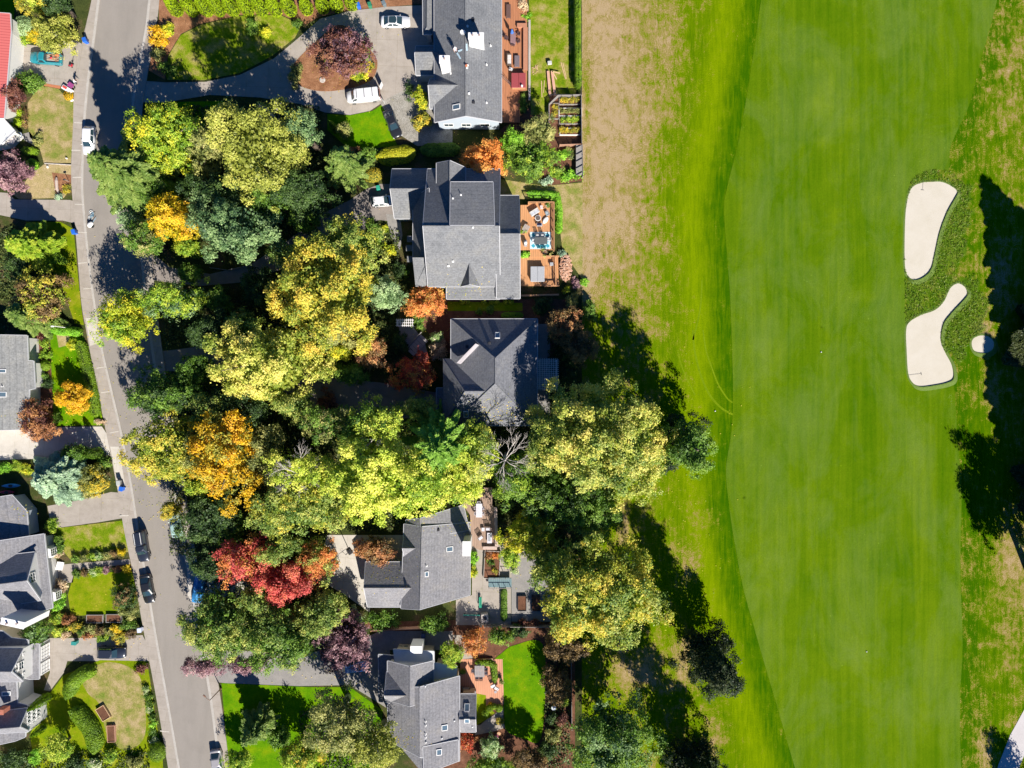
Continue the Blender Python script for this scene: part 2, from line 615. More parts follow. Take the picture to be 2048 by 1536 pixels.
def trunk(root, base, top, r, limbs=(), bark=None, name="trunk"):
    mb = MB()
    base, top = Vector(base), Vector(top)
    pts = []
    for i in range(5):
        t = i / 4
        p = base.lerp(top, t)
        p += Vector((random.uniform(-1, 1), random.uniform(-1, 1), 0)) * r * 0.6 * (t > 0)
        pts.append(p)
    mb.tube(pts, [r * 1.35, r, r * .8, r * .6, r * .35], 8)
    for q in limbs:
        q = Vector(q)
        k = random.uniform(0.35, 0.8)
        st = base.lerp(top, k)
        mid = st.lerp(q, 0.5) + Vector((random.uniform(-.3, .3), random.uniform(-.3, .3), 0.12 * (q - st).length))
        mb.tube([st, mid, q], [r * .42, r * .26, r * .08], 5)
    return mb.build(name, bark or BARK, root, tuple(root.location), True)

def tree(name, label, px, py, rpx, h, pal, cat="tree", group=None, ry=None, dens=1.0, flat=0.8, bark=None, pal2=None, low=None, ls=None):
    """broad-leaved tree: crown centre seen at (px,py), radius rpx"""
    R = rpx / S
    Ry = (ry or rpx) / S
    rz = min(h * 0.46, max(max(R, Ry) * flat, h * .4))
    zc = h - rz
    c = P(px, py, zc)
    k = (HC - zc) / HC
    R *= k
    Ry *= k
    root = thing(name, label, cat, (c.x, c.y, 0), 0, group)
    lo = 1.0 if flat >= 2 else 0.35
    if flat >= 2:          # tall crowns that reach almost to the ground
        crown_blob(root, (c.x, c.y, h * .27), (R, Ry, h * .27), pal, dens, ls=ls, low=1.0)
        lc, lr = crown_blob(root, (c.x, c.y, h * .68), (R * .8, Ry * .8, h * .32), pal2 or pal, dens, ls=ls, low=1.0)
        trunk(root, (c.x, c.y, -0.1), (c.x, c.y, h * .9), 0.06 + 0.02 * h, [tuple(l) for l in lc[:6]], bark)
        return root
    if pal2:
        lc, lr = crown_blob(root, c, (R, Ry, rz), pal, dens * 0.68, ls=ls, low=lo)
        crown_blob(root, c + Vector((0, 0, 0.1)), (R * .97, Ry * .97, rz), pal2, dens * 0.34, ls=ls, low=lo)
    else:
        lc, lr = crown_blob(root, c, (R, Ry, rz), pal, dens, ls=ls, low=lo)
    nl = min(len(lc), 9 if R > 2 else 4)
    trunk(root, (c.x, c.y, -0.1), (c.x, c.y, zc + rz * .35), 0.06 + 0.028 * h, [tuple(l) for l in lc[:nl]], bark)
    return root

def shrub(label, px, py, rpx, h, pal, name="shrub", cat="shrub", group=None, ry=None, dens=1.0, ls=None):
    R = rpx / S
    Ry = (ry or rpx) / S
    c = P(px, py, h * 0.45)
    root = thing(name, label, cat, (c.x, c.y, 0), 0, group)
    lc, lr = crown_blob(root, (c.x, c.y, h * 0.45), (R, Ry, h * 0.55), pal, dens, name="foliage", ls=ls or min(0.24, max(0.12, 0.11 + 0.05 * R)))
    mb = MB()
    for q in lc[:5]:
        mb.tube([(c.x, c.y, -0.02), ((c.x + q[0]) / 2, (c.y + q[1]) / 2, q[2] * 0.6), tuple(q)], [0.04, 0.03, 0.012], 5)
    mb.build("stem", BARK, root, tuple(root.location), True)
    return root

def conifer(name, label, px, py, rpx, h, pal, cat="tree", group=None, droop=0.28, zb=0.12, dens=1.0, wid=0.33, starry=0.0, bark=None):
    """tip seen at (px,py); sprays of needles on whorled boughs"""
    t0 = P(px, py, h)
    R = rpx / S
    root = thing(name, label, cat, (t0.x, t0.y, 0), 0, group)
    nb = int((34 + h * 6) * (1 - 0.45 * starry))
    C, A, Nn, L, LV = [], [], [], [], []
    for i in range(nb):
        t = (i + 0.5) / nb
        z = h * (zb + (1 - zb) * t)
        ln = R * ((1 - t) ** 0.78) * RNG.uniform(0.72, 1.12) + 0.12
        a = i * 2.39996 + RNG.uniform(-.3, .3)
        dr = np.array([math.cos(a), math.sin(a), 0])
        side = np.array([-math.sin(a), math.cos(a), 0])
        m = int(max(10, ln * ln * 26 * dens + ln * 22 * dens))
        s = np.sqrt(RNG.uniform(0.02, 1, m))
        wl_ = wid * ln * (1.02 - s) ** 0.8 + 0.08
        q = RNG.uniform(-1, 1, m)
        p = dr * (s * ln)[:, None] + side * (q * wl_)[:, None]
        p[:, 2] += z - droop * ln * s ** 1.6 + 0.1 * ln * s + RNG.normal(size=m) * 0.07
        ax = dr * 1.0 + side * (np.sign(q) * 0.75)[:, None]
        ax = ax + np.array([0, 0, -droop * .6])
        C.append(p)
        A.append(ax)
        Nn.append(np.tile([0, 0, 1.0], (m, 1)) + RNG.normal(size=(m, 3)) * 0.4)
        L.append(RNG.uniform(0.28, 0.6, m) * (0.75 + 0.05 * R))
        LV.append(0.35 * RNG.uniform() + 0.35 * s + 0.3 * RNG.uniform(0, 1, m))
    C = np.concatenate(C)
    C[:, 0] += t0.x
    C[:, 1] += t0.y
    L = np.concatenate(L)
    off = (t0.x, t0.y, 0)
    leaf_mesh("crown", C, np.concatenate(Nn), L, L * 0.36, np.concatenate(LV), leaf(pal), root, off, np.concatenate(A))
    limbs = []
    mb = MB()
    mb.tube([(t0.x, t0.y, -.1), (t0.x, t0.y, h * .5), (t0.x, t0.y, h * .98)], [0.1 + h * .022, 0.06 + h * .012, 0.03], 8)
    for i in range(0, nb, 2):
        t = (i + 0.5) / nb
        z = h * (zb + (1 - zb) * t)
        ln = R * ((1 - t) ** 0.78) * .8
        a = i * 2.39996
        mb.tube([(t0.x, t0.y, z), (t0.x + math.cos(a) * ln, t0.y + math.sin(a) * ln, z - droop * ln * .6)], [0.05, 0.015], 4)
    mb.build("trunk", bark or BARK, root, off, True)
    return root

def column(name, label, px, py, rpx, h, pal, group=None, cat="cypress tree", taper=0.7):
    """columnar evergreen standing at ground pixel (px,py)"""
    b = P(px, py, 0)
    r = rpx / S
    root = thing(name, label, cat, (b.x, b.y, 0), 0, group)
    n = int(330 * r * h)
    t = RNG.uniform(0, 1, n)
    a = RNG.uniform(0, 2 * math.pi, n)
    rr = r * np.minimum(1, (1 - t) ** 0.55 * 1.15 + 0.02) * np.minimum(1, 0.75 + t * 2) * RNG.uniform(0.86, 1.05, n)
    c = np.stack([b.x + np.cos(a) * rr, b.y + np.sin(a) * rr, 0.1 + t * h], 1)
    nr = np.stack([np.cos(a), np.sin(a), 0.35 + 0.8 * t], 1) + RNG.normal(size=(n, 3)) * 0.35
    nr /= np.linalg.norm(nr, axis=1, keepdims=True)
    ax = np.stack([np.cos(a) * .2, np.sin(a) * .2, np.ones(n)], 1)
    l = RNG.uniform(0.18, 0.34, n)
    leaf_mesh("foliage", c, nr, l, l * .5, 0.25 + 0.5 * RNG.uniform(0, 1, n), leaf(pal), root, (b.x, b.y, 0), ax)
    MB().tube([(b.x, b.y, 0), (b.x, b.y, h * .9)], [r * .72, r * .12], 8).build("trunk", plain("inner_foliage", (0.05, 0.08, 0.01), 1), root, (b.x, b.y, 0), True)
    return root

def hedge(label, pts, wpx, h, pal, name="hedge", cat="hedge", group=None, rnd=0.25, curve=False, dens=1.0):
    """clipped hedge along a line of ground pixels"""
    if curve:
        pts = spline(pts, False, 6)
    w = [P(*p) for p in pts]
    W = wpx / S
    base = w[len(w) // 2]
    root = thing(name, label, cat, (base.x, base.y, 0), 0, group)
    P2 = np.array([(p.x, p.y) for p in w])
    seg = np.linalg.norm(np.diff(P2, axis=0), axis=1)
    L = seg.sum()
    cum = np.concatenate([[0], np.cumsum(seg)])
    def at(s):
        x = np.interp(s, cum, P2[:, 0])
        y = np.interp(s, cum, P2[:, 1])
        e = 0.3
        tx = np.interp(s + e, cum, P2[:, 0]) - np.interp(s - e, cum, P2[:, 0])
        ty = np.interp(s + e, cum, P2[:, 1]) - np.interp(s - e, cum, P2[:, 1])
        q = np.hypot(tx, ty) + 1e-9
        return x, y, tx / q, ty / q
    per = 2 * h + W
    n = int(dens * (L + W) * per * 95)
    s = RNG.uniform(0, L, n)
    ed = np.minimum(s, L - s)
    fac = np.sqrt(np.clip(ed / (W * .5), 0.02, 1))
    x, y, tx, ty = at(s)
    u = RNG.uniform(0, 1, n) * math.pi
    e = rnd * 2 + 0.35
    cu, su = np.cos(u), np.sin(u)
    uu = np.sign(cu) * np.abs(cu) ** e * W / 2 * fac
    zz = np.abs(su) ** e * h * (0.85 + 0.15 * fac) + 0.04
    j = RNG.normal(size=(n, 3)) * 0.05
    c = np.stack([x - ty * uu, y + tx * uu, zz], 1) + j
    nr = np.stack([-ty * cu, tx * cu, su + 0.15], 1) + RNG.normal(size=(n, 3)) * 0.4
    nr /= np.linalg.norm(nr, axis=1, keepdims=True)
    l = RNG.uniform(0.12, 0.24, n)
    lump = 0.5 + 0.25 * np.sin(x * 2.1 + y * 1.3) * np.sin(y * 2.3 - x)
    leaf_mesh("foliage", c, nr, l, l * .7, lump * .6 + 0.35 * RNG.uniform(0, 1, n), leaf(pal), root, (base.x, base.y, 0))
    ss = np.linspace(W * .2, L - W * .2, max(3, int(L / 1.0)))
    x, y, tx, ty = at(ss)
    loops = []
    for i in range(len(ss)):
        f = 0.84 if 0 < i < len(ss) - 1 else 0.5
        lp = []
        for k in range(7):
            a = math.pi * k / 6
            cu, su = math.cos(a), math.sin(a)
            uu = math.copysign(abs(cu) ** e, cu) * W / 2 * f
            lp.append((x[i] - ty[i] * uu, y[i] + tx[i] * uu, abs(su) ** e * h * .86))
        loops.append(lp)
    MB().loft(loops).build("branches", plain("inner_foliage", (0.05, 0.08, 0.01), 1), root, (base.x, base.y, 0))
    return root

def ballshrub(label, px, py, rpx, h, pal, name="clipped_shrub", cat="shrub", group=None, ry=None, dens=1.0):
    R = rpx / S
    Ry = (ry or rpx) / S
    c = P(px, py, h * 0.5)
    root = thing(name, label, cat, (c.x, c.y, 0), 0, group)
    n = int(300 * (R * Ry + R * h) * dens) + 120
    d = unit(n)
    d[:, 2] = np.abs(d[:, 2]) * np.where(RNG.uniform(size=n) < 0.8, 1, -0.7)
    q = RNG.uniform(0.93, 1.04, (n, 1))
    p = np.array([c.x, c.y, h * .48]) + d * np.array([R, Ry, h * .5]) * q
    l = RNG.uniform(0.1, 0.2, n)
    nn = d + RNG.normal(size=(n, 3)) * 0.35
    leaf_mesh("foliage", p, nn / np.linalg.norm(nn, axis=1, keepdims=True), l, l * .7, 0.3 + 0.45 * RNG.uniform(0, 1, n), leaf(pal), root, (c.x, c.y, 0))
    prof = [(0.05, 0.03)] + [(math.sin(a) * .88, h * .48 - math.cos(a) * h * .43) for a in np.linspace(0.5, 2.9, 6)]
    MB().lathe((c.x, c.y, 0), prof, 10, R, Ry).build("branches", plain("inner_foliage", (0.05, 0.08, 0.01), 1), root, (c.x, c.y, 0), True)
    return root

def bare_tree(name, label, px, py, rpx, h, mat, cat="tree", depth=5, nb=9):
    t0 = P(px, py, h * .85)
    R = rpx / S
    root = thing(name, label, cat, (t0.x, t0.y, 0))
    mb = MB()
    mb.tube([(t0.x, t0.y, 0), (t0.x, t0.y, h * .5), (t0.x, t0.y, h * .8)], [0.28, 0.2, 0.12], 8)
    mb.build("trunk", mat, root, (t0.x, t0.y, 0), True)
    mb = MB()
    def grow(p, d, ln, r, k):
        e = p + d * ln
        m = p + d * ln * .5 + Vector((random.uniform(-1, 1), random.uniform(-1, 1), random.uniform(-.5, 1))) * ln * .1
        mb.tube([p, m, e], [r * .75, r * .6, r * .4], 4)
        if k > 0:
            for _ in range(4 if k > 1 else 3):
                dd = (d + Vector((random.uniform(-1, 1), random.uniform(-1, 1), random.uniform(-.3, .6))) * 0.65).normalized()
                grow(p.lerp(e, random.uniform(.45, 1)), dd, ln * random.uniform(.5, .75), r * .5, k - 1)
    for i in range(nb):
        a = 2 * math.pi * i / nb + random.uniform(-.3, .3)
        d = Vector((math.cos(a), math.sin(a), random.uniform(.15, .6))).normalized()
        grow(Vector((t0.x, t0.y, h * random.uniform(.6, .8))), d, R * random.uniform(.4, .6), 0.1, depth - 2)
    mb.build("branches", mat, root, (t0.x, t0.y, 0), True)
    return root
# ---------------- ground ----------------
g_stops = [(0.3, (0.035, 0.05, 0.015)), (0.5, (0.06, 0.075, 0.02)), (0.65, (0.12, 0.085, 0.045)), (0.8, (0.10, 0.12, 0.03))]
M_SOIL = surf("garden_ground", g_stops, 0.35, 5.0, 0.5)
M_LAWN = surf("lawn", [(0.3, (0.10, 0.19, 0.003)), (0.5, (0.19, 0.25, 0.004)), (0.7, (0.30, 0.28, 0.025))], 0.45, 9.0, 0.35)
M_PATCHY = surf("patchy_lawn", [(0.3, (0.09, 0.18, 0.004)), (0.46, (0.17, 0.24, 0.008)), (0.56, (0.28, 0.27, 0.05)), (0.7, (0.36, 0.30, 0.12))], 0.5, 8.0, 0.45)
M_LUSH = surf("lush_lawn", [(0.3, (0.06, 0.19, 0.001)), (0.5, (0.11, 0.25, 0.002)), (0.75, (0.22, 0.30, 0.003))], 0.4, 9.0, 0.35)
M_DRYLAWN = surf("dry_lawn", [(0.32, (0.16, 0.22, 0.03)), (0.46, (0.27, 0.25, 0.07)), (0.6, (0.40, 0.31, 0.15)), (0.8, (0.44, 0.35, 0.2))], 0.5, 8.0, 0.4)
M_PARCHED = surf("parched_lawn", [(0.3, (0.30, 0.26, 0.08)), (0.55, (0.44, 0.34, 0.18)), (0.8, (0.5, 0.4, 0.26))], 0.5, 8.0, 0.4)
M_MULCH = surf("bark_mulch", [(0.3, (0.20, 0.09, 0.045)), (0.6, (0.34, 0.17, 0.09)), (0.8, (0.4, 0.25, 0.15))], 0.8, 9.0, 0.55)
M_DMULCH = surf("dark_mulch", [(0.3, (0.10, 0.05, 0.03)), (0.6, (0.19, 0.09, 0.055)), (0.8, (0.26, 0.15, 0.1))], 0.8, 9.0, 0.5)
M_ASPH = surf("asphalt", [(0.3, (0.255, 0.232, 0.205)), (0.5, (0.283, 0.256, 0.226)), (0.75, (0.305, 0.275, 0.245))], 0.22, 11.0, 0.12, stretch=(1.6, 0.25, 1), rot=0.13, stain=(0.25, 0.93))
M_ASPHD = surf("driveway_asphalt", [(0.3, (0.23, 0.205, 0.185)), (0.6, (0.28, 0.245, 0.225)), (0.8, (0.31, 0.28, 0.26))], 0.4, 10.0, 0.2, stain=(0.5, 0.85))
CS = [(0.25, (0.31, 0.275, 0.23)), (0.5, (0.38, 0.335, 0.29)), (0.75, (0.43, 0.385, 0.335))]
M_WALK = slabs("sidewalk_concrete", CS, 3.0, 2.0, 0.17)
M_CONC = slabs("driveway_concrete", CS, 3.6, 4.4, 0.04)
M_CONC2 = slabs("bright_concrete", [(0.3, (0.5, 0.46, 0.4)), (0.7, (0.6, 0.56, 0.5))], 2.5, 4.0, 0.1)
M_KERB = surf("kerb_concrete", [(0.3, (0.4, 0.37, 0.33)), (0.7, (0.48, 0.45, 0.41))], 0.6, 12, 0.2)
M_GRAVEL = surf("gravel", [(0.3, (0.27, 0.25, 0.21)), (0.6, (0.36, 0.34, 0.3)), (0.8, (0.42, 0.4, 0.36))], 0.7, 7.0, 0.5, stain=(0.6, 0.8))
M_SAND = surf("bunker_sand_surface", [(0.3, (0.52, 0.475, 0.385)), (0.55, (0.555, 0.51, 0.425)), (0.8, (0.58, 0.54, 0.46))], 0.35, 14.0, 0.05, bump=0.15)
M_PATH = surf("cart_path_surface", [(0.3, (0.48, 0.45, 0.44)), (0.7, (0.56, 0.53, 0.52))], 0.4, 12.0, 0.12)
M_WET = surf("patio_concrete", [(0.3, (0.24, 0.23, 0.22)), (0.7, (0.32, 0.3, 0.28))], 0.7, 10.0, 0.2)

def grid_sheet(name, x0, y0, x1, y1, step, z, fn, mat, clip=None):
    nx = int((x1 - x0) / step) + 1
    ny = int((y1 - y0) / step) + 1
    xs = np.linspace(x0, x1, nx)
    ys = np.linspace(y0, y1, ny)
    X, Y = np.meshgrid(xs, ys)
    co = np.stack([X, Y, np.full_like(X, z)], -1).reshape(-1, 3).astype(np.float32)
    i = np.arange(nx * ny).reshape(ny, nx)
    f = np.stack([i[:-1, :-1], i[:-1, 1:], i[1:, 1:], i[1:, :-1]], -1).reshape(-1, 4)
    me = bpy.data.meshes.new(name)
    me.vertices.add(len(co))
    me.vertices.foreach_set("co", co.ravel())
    me.loops.add(len(f) * 4)
    me.loops.foreach_set("vertex_index", f.ravel().astype(np.int32))
    me.polygons.add(len(f))
    me.polygons.foreach_set("loop_start", np.arange(0, len(f) * 4, 4, dtype=np.int32))
    PX = X * S + 1024
    PY = 768 - Y * S
    D, G, B = fn(PX, PY)
    col = np.stack([D, G, B, np.ones_like(D)], -1).reshape(-1, 4)
    at = me.attributes.new("turf", 'FLOAT_COLOR', 'POINT')
    at.data.foreach_set("color", np.clip(col, 0, 1).astype(np.float32).ravel())
    me.materials.append(mat)
    me.update(calc_edges=True)
    o = bpy.data.objects.new(name, me)
    return structure(link(o))

def turfmat(name, green, fresh, dry, stretch, streak, fine, base_mix, pale=None):
    """turf whose dry / lush patches follow the attribute, broken up by noise"""
    m, nt, out = newmat(name)
    a = N(nt, "ShaderNodeAttribute", attribute_name="turf")
    sp = N(nt, "ShaderNodeSeparateColor")
    nt.links.new(a.outputs['Color'], sp.inputs[0])
    v = coords(nt)
    vs = coords(nt, stretch, 0.06)
    n1 = noise(nt, v, 0.28, 7, 0.72, 0.4)
    n2 = noise(nt, vs, streak, 3, 0.55, 0.8)
    n3 = noise(nt, v, fine, 3, 0.75)
    def math2(op, x, y, clamp=False):
        q = N(nt, "ShaderNodeMath", operation=op, use_clamp=clamp)
        for k, w in ((0, x), (1, y)):
            if isinstance(w, (int, float)):
                q.inputs[k].default_value = w
            else:
                nt.links.new(w, q.inputs[k])
        return q.outputs[0]
    n4 = noise(nt, coords(nt, (1, .7, 1), .1), 1.0, 6, 0.75, 0.5)
    # dryness
    d = math2('ADD', sp.outputs[0], math2('MULTIPLY', math2('SUBTRACT', n1, 0.5), 1.55))
    d = math2('ADD', d, math2('MULTIPLY', math2('SUBTRACT', n2, 0.5), 0.55))
    d = math2('ADD', d, math2('MULTIPLY', math2('SUBTRACT', n3, 0.5), 1.3), True)
    d = math2('ADD', d, math2('MULTIPLY', math2('SUBTRACT', n4, 0.5), 1.7), True)
    dc = ramp(nt, d, dry)
    gf = math2('ADD', sp.outputs[1], math2('MULTIPLY', math2('SUBTRACT', n2, 0.5), base_mix))
    gf = math2('ADD', gf, math2('MULTIPLY', math2('SUBTRACT', n1, 0.5), base_mix * .8), True)
    gc = mixc(nt, gf, green, fresh)
    if pale:
        pn = noise(nt, coords(nt, (1, 0.45, 1), -0.05), 0.13, 7, 0.72, 0.5)
        gc = mixc(nt, ramp(nt, pn, [(0.45, (0, 0, 0)), (0.7, (.5, .5, .5))]), gc, pale)
    df = ramp(nt, d, [(0.28, (0, 0, 0)), (0.66, (1, 1, 1))])
    c = mixc(nt, df, gc, dc)
    f = ramp(nt, n3, [(0.3, (0.74,) * 3), (0.7, (1.16,) * 3)])
    c = mixc(nt, 1.0, c, f, 'MULTIPLY')
    vo = N(nt, "ShaderNodeTexVoronoi", feature='F1')
    vo.inputs['Scale'].default_value = 0.42
    nt.links.new(v, vo.inputs['Vector'])
    c = mixc(nt, 1.0, c, ramp(nt, vo.outputs['Distance'], [(0.03, (1.5, 1.4, 1.9)), (0.055, (1, 1, 1))]), 'MULTIPLY')
    vp = N(nt, "ShaderNodeTexVoronoi", feature='F1')
    vp.inputs['Scale'].default_value = 0.11
    nt.links.new(v, vp.inputs['Vector'])
    c = mixc(nt, 1.0, c, ramp(nt, vp.outputs['Distance'], [(0.015, (0.55, 0.6, 0.5)), (0.04, (1, 1, 1))]), 'MULTIPLY')
    # coarse deep-green fescue
    c = mixc(nt, sp.outputs[2], c, mixc(nt, n3, (0.03, 0.09, 0.004), (0.16, 0.24, 0.02)))
    principled(nt, out, c, 0.95, spec=0.0, bump=n3, bstr=0.35)
    return m

FW_L = [(1560, -260), (1522, 0), (1497, 170), (1475, 290), (1454, 375), (1448, 425), (1458, 560), (1462, 640), (1466, 780), (1463, 860), (1453, 925), (1453, 965), (1461, 1035), (1470, 1090), (1485, 1170), (1510, 1262), (1540, 1365), (1565, 1450), (1590, 1536), (1660, 1760)]
FW_R = [(1935, 1760), (1922, 1536), (1920, 1400), (1925, 1290), (1921, 1160), (1921, 1080), (1923, 985), (1914, 860), (1907, 768), (1895, 771), (1868, 777), (1835, 776), (1818, 762), (1813, 735), (1811, 650), (1809, 570), (1809, 480), (1812, 410), (1820, 368), (1842, 347), (1872, 339), (1897, 338), (1900, 298), (1914, 262), (1940, 205), (1962, 118), (1982, 48), (1994, 0), (2060, -260)]

def smooth(a, b, x):
    t = np.clip((x - a) / (b - a), 0, 1)
    return t * t * (3 - 2 * t)
def blob(X, Y, cx, cy, rx, ry, amt):
    q = ((X - cx) / rx) ** 2 + ((Y - cy) / ry) ** 2
    return amt * np.exp(-q)
def edge_x(Y, line):
    ys = np.array([p[1] for p in line], float)
    xs = np.array([p[0] for p in line], float)
    o = np.argsort(ys)
    return np.interp(Y, ys[o], xs[o])

def inside(poly, X, Y):
    r = np.zeros(len(X), bool)
    n = len(poly)
    for i in range(n):
        x0, y0 = poly[i]
        x1, y1 = poly[(i + 1) % n]
        c = ((y0 > Y) != (y1 > Y)) & (X < (x1 - x0) * (Y - y0) / (y1 - y0 + 1e-12) + x0)
        r ^= c
    return r
FES = [(1812, 372), (1824, 350), (1860, 336), (1905, 345), (1936, 372), (1943, 415), (1931, 480), (1920, 532), (1952, 560), (1976, 600), (1972, 640), (1946, 682), (1916, 726), (1896, 706), (1870, 690), (1812, 672), (1806, 560), (1812, 500)]
def rough_fn(X, Y):
    L = edge_x(Y, FW_L)
    dist = L - X                       # left rough: distance from the fairway
    wide = L - 1165
    f = np.clip(dist / wide, 0, 1.2)
    D = 0.05 + 0.46 * smooth(0.22, 0.92, f) * (1 - smooth(400, 760, Y)) + 0.22 * smooth(.2, .6, f) + .10 * smooth(.12, .3, f)
    D = D - .12 * blob(X, Y, 1200, 380, 400, 60, 1)
    D += blob(X, Y, 1215, 300, 60, 110, .35) + blob(X, Y, 1195, 60, 50, 110, .25)
    D += blob(X, Y, 1230, 440, 70, 50, .22) + blob(X, Y, 1345, 120, 35, 80, .12)
    D += blob(X, Y, 1185, 430, 22, 60, .25) + blob(X, Y, 1180, 560, 20, 50, .3) + blob(X, Y, 1150, 520, 30, 40, .2)
    D += blob(X, Y, 1270, 620, 40, 40, .15)
    D += blob(X, Y, 1425, 1040, 35, 45, .5) + blob(X, Y, 1385, 1125, 30, 40, .45)
    D += blob(X, Y, 1250, 1050, 14, 40, .5) + blob(X, Y, 1285, 1345, 40, 30, .6) + blob(X, Y, 1370, 1320, 22, 50, .5)
    D += blob(X, Y, 1235, 1300, 25, 45, .4) + blob(X, Y, 1420, 1480, 35, 50, .35) + blob(X, Y, 1345, 1372, 20, 12, .45)
    D += blob(X, Y, 1400, 1000, 30, 30, .3)
    G = 0.45 + 0.2 * smooth(0.2, 0.6, f) - 0.34 * (1 - smooth(5, 60, dist)) + 0.45 * np.exp(-((dist - 68) / 26) ** 2)
    D -= 0.3 * (1 - smooth(0, 110, dist))
    D -= blob(X, Y, 1175, 200, 9, 200, .4)
    # right side
    R = edge_x(Y, [(1994, 0), (1962, 118), (1914, 262), (1900, 338), (1912, 770), (1914, 860), (1923, 985), (1921, 1160), (1920, 1400), (1922, 1536), (2060, -260), (1935, 1760)])
    r = X - R
    right = X > 1700
    DR = 0.31 + 0.06 * smooth(20, 90, r) + blob(X, Y, 2030, 1120, 40, 90, .38) + blob(X, Y, 2010, 1260, 35, 50, .28)
    DR += blob(X, Y, 1965, 660, 22, 22, .5) + blob(X, Y, 1985, 800, 20, 60, .4) + blob(X, Y, 1968, 1500, 16, 90, .5)
    DR += blob(X, Y, 2000, 560, 25, 60, .35) + blob(X, Y, 2030, 90, 60, 120, .14)
    DR -= blob(X, Y, 1960, 900, 40, 120, .35) + blob(X, Y, 1985, 1380, 30, 120, .18) + blob(X, Y, 1985, 1240, 25, 60, .2)
    GR = 0.08 + 0.25 * smooth(10, 80, r)
    D = np.where(right, DR, D)
    G = np.where(right, GR, G)
    # coarse fescue round the bunkers
    shp = X.shape
    jx = 5 * np.sin(Y / 9.0) + 4 * np.sin(X / 5.0 + Y / 4.0)
    B = inside(FES, (X + jx).ravel(), (Y + 4 * np.sin(X / 7.0)).ravel()).reshape(shp) * 1.1
    B = B - blob(X, Y, 1925, 545, 34, 16, .8) - blob(X, Y, 1897, 350, 30, 12, .6) - blob(X, Y, 1862, 605, 16, 26, .5)
    B = np.clip(B - .35, 0, .9)
    return D, G, B

def fair_fn(X, Y):
    D = np.full_like(X, -0.42)
    L = edge_x(Y, FW_L)
    G = 0.42 + 0.12 * smooth(900, 1300, Y) + 0.08 * np.sin((X - L) / 26.0)
    for cx, cy, rx, ry, a in ((1640, 130, 16, 10, .6), (1655, 165, 12, 18, .55), (1640, 210, 22, 22, .6), (1700, 240, 16, 14, .35), (1645, 285, 12, 10, .55), (1600, 300, 12, 10, .3),
                              (1545, 345, 30, 60, -.1), (1710, 590, 14, 10, .5), (1742, 590, 10, 8, .4), (1670, 430, 16, 10, .25), (1750, 400, 18, 16, .25), (1530, 720, 25, 100, .25),
                              (1500, 830, 20, 60, .2), (1600, 1020, 50, 80, .2), (1700, 1320, 40, 60, .25), (1800, 1130, 30, 60, -.2), (1860, 1300, 30, 90, .15), (1840, 1440, 26, 60, .35),
                              (1780, 1180, 20, 40, .25), (1560, 1100, 30, 80, .2), (1840, 930, 20, 50, .2), (1690, 800, 40, 60, -.12), (1760, 700, 20, 60, -.15), (1540, 60, 16, 80, .1)):
        G = G + blob(X, Y, cx, cy, rx, ry, a)
    D = D + blob(X, Y, 1900, 800, 10, 22, .6) + blob(X, Y, 1640, 200, 40, 120, .05)
    # narrow mower wheel marks
    return D, G, np.zeros_like(X)

M_ROUGH = turfmat("rough_turf", (0.035, 0.11, 0.0005), (0.17, 0.25, 0.001),
                  [(0.30, (0.16, 0.19, 0.008)), (0.48, (0.235, 0.215, 0.018)), (0.66, (0.26, 0.205, 0.06)), (0.85, (0.32, 0.24, 0.10)), (1.0, (0.38, 0.28, 0.155))], (2.2, 0.25, 1), 0.9, 6.0, 1.1)
M_FAIR = turfmat("fairway_turf", (0.050, 0.128, 0.001), (0.135, 0.212, 0.004),
                 [(0.4, (0.2, 0.26, 0.08)), (1.0, (0.34, 0.32, 0.2))], (1.5, 0.06, 1), 0.7, 8.0, 1.15, (0.15, 0.22, 0.045))

sheet("ground", [(-6000, -6000), (8000, -6000), (8000, 7500), (-6000, 7500)], 0, M_SOIL)
o = grid_sheet("golf_rough", 11.8, -90, 112, 92, 0.7, 0.01, rough_fn, M_ROUGH)

def poly_clip_grid(name, poly, z, fn, mat, step=1.2):
    """a polygon cut out of a grid so that the turf attribute varies across it"""
    import bmesh
    w = [P(*p) for p in poly]
    bm = bmesh.new()
    f = bm.faces.new([bm.verts.new((p.x, p.y, z)) for p in w])
    if f.normal.z < 0:
        f.normal_flip()
    ys = np.arange(min(p.y for p in w) + step, max(p.y for p in w), step)
    xs = np.arange(min(p.x for p in w) + step, max(p.x for p in w), step)
    for yy in ys:
        bmesh.ops.bisect_plane(bm, geom=bm.verts[:] + bm.edges[:] + bm.faces[:], plane_co=(0, yy, 0), plane_no=(0, 1, 0))
    for xx in xs:
        bmesh.ops.bisect_plane(bm, geom=bm.verts[:] + bm.edges[:] + bm.faces[:], plane_co=(xx, 0, 0), plane_no=(1, 0, 0))
    me = bpy.data.meshes.new(name)
    bm.to_mesh(me)
    bm.free()
    n = len(me.vertices)
    co = np.empty(n * 3, np.float32)
    me.vertices.foreach_get("co", co)
    co = co.reshape(-1, 3)
    D, G, B = fn(co[:, 0] * S + 1024, 768 - co[:, 1] * S)
    at = me.attributes.new("turf", 'FLOAT_COLOR', 'POINT')
    at.data.foreach_set("color", np.clip(np.stack([D, G, B, np.ones(n)], -1), -1, 1).astype(np.float32).ravel())
    me.materials.append(mat)
    ob = bpy.data.objects.new(name, me)
    return structure(link(ob))
fw = spline(FW_L, False, 5) + spline(FW_R, False, 4)
poly_clip_grid("fairway", fw, 0.03, fair_fn, M_FAIR)

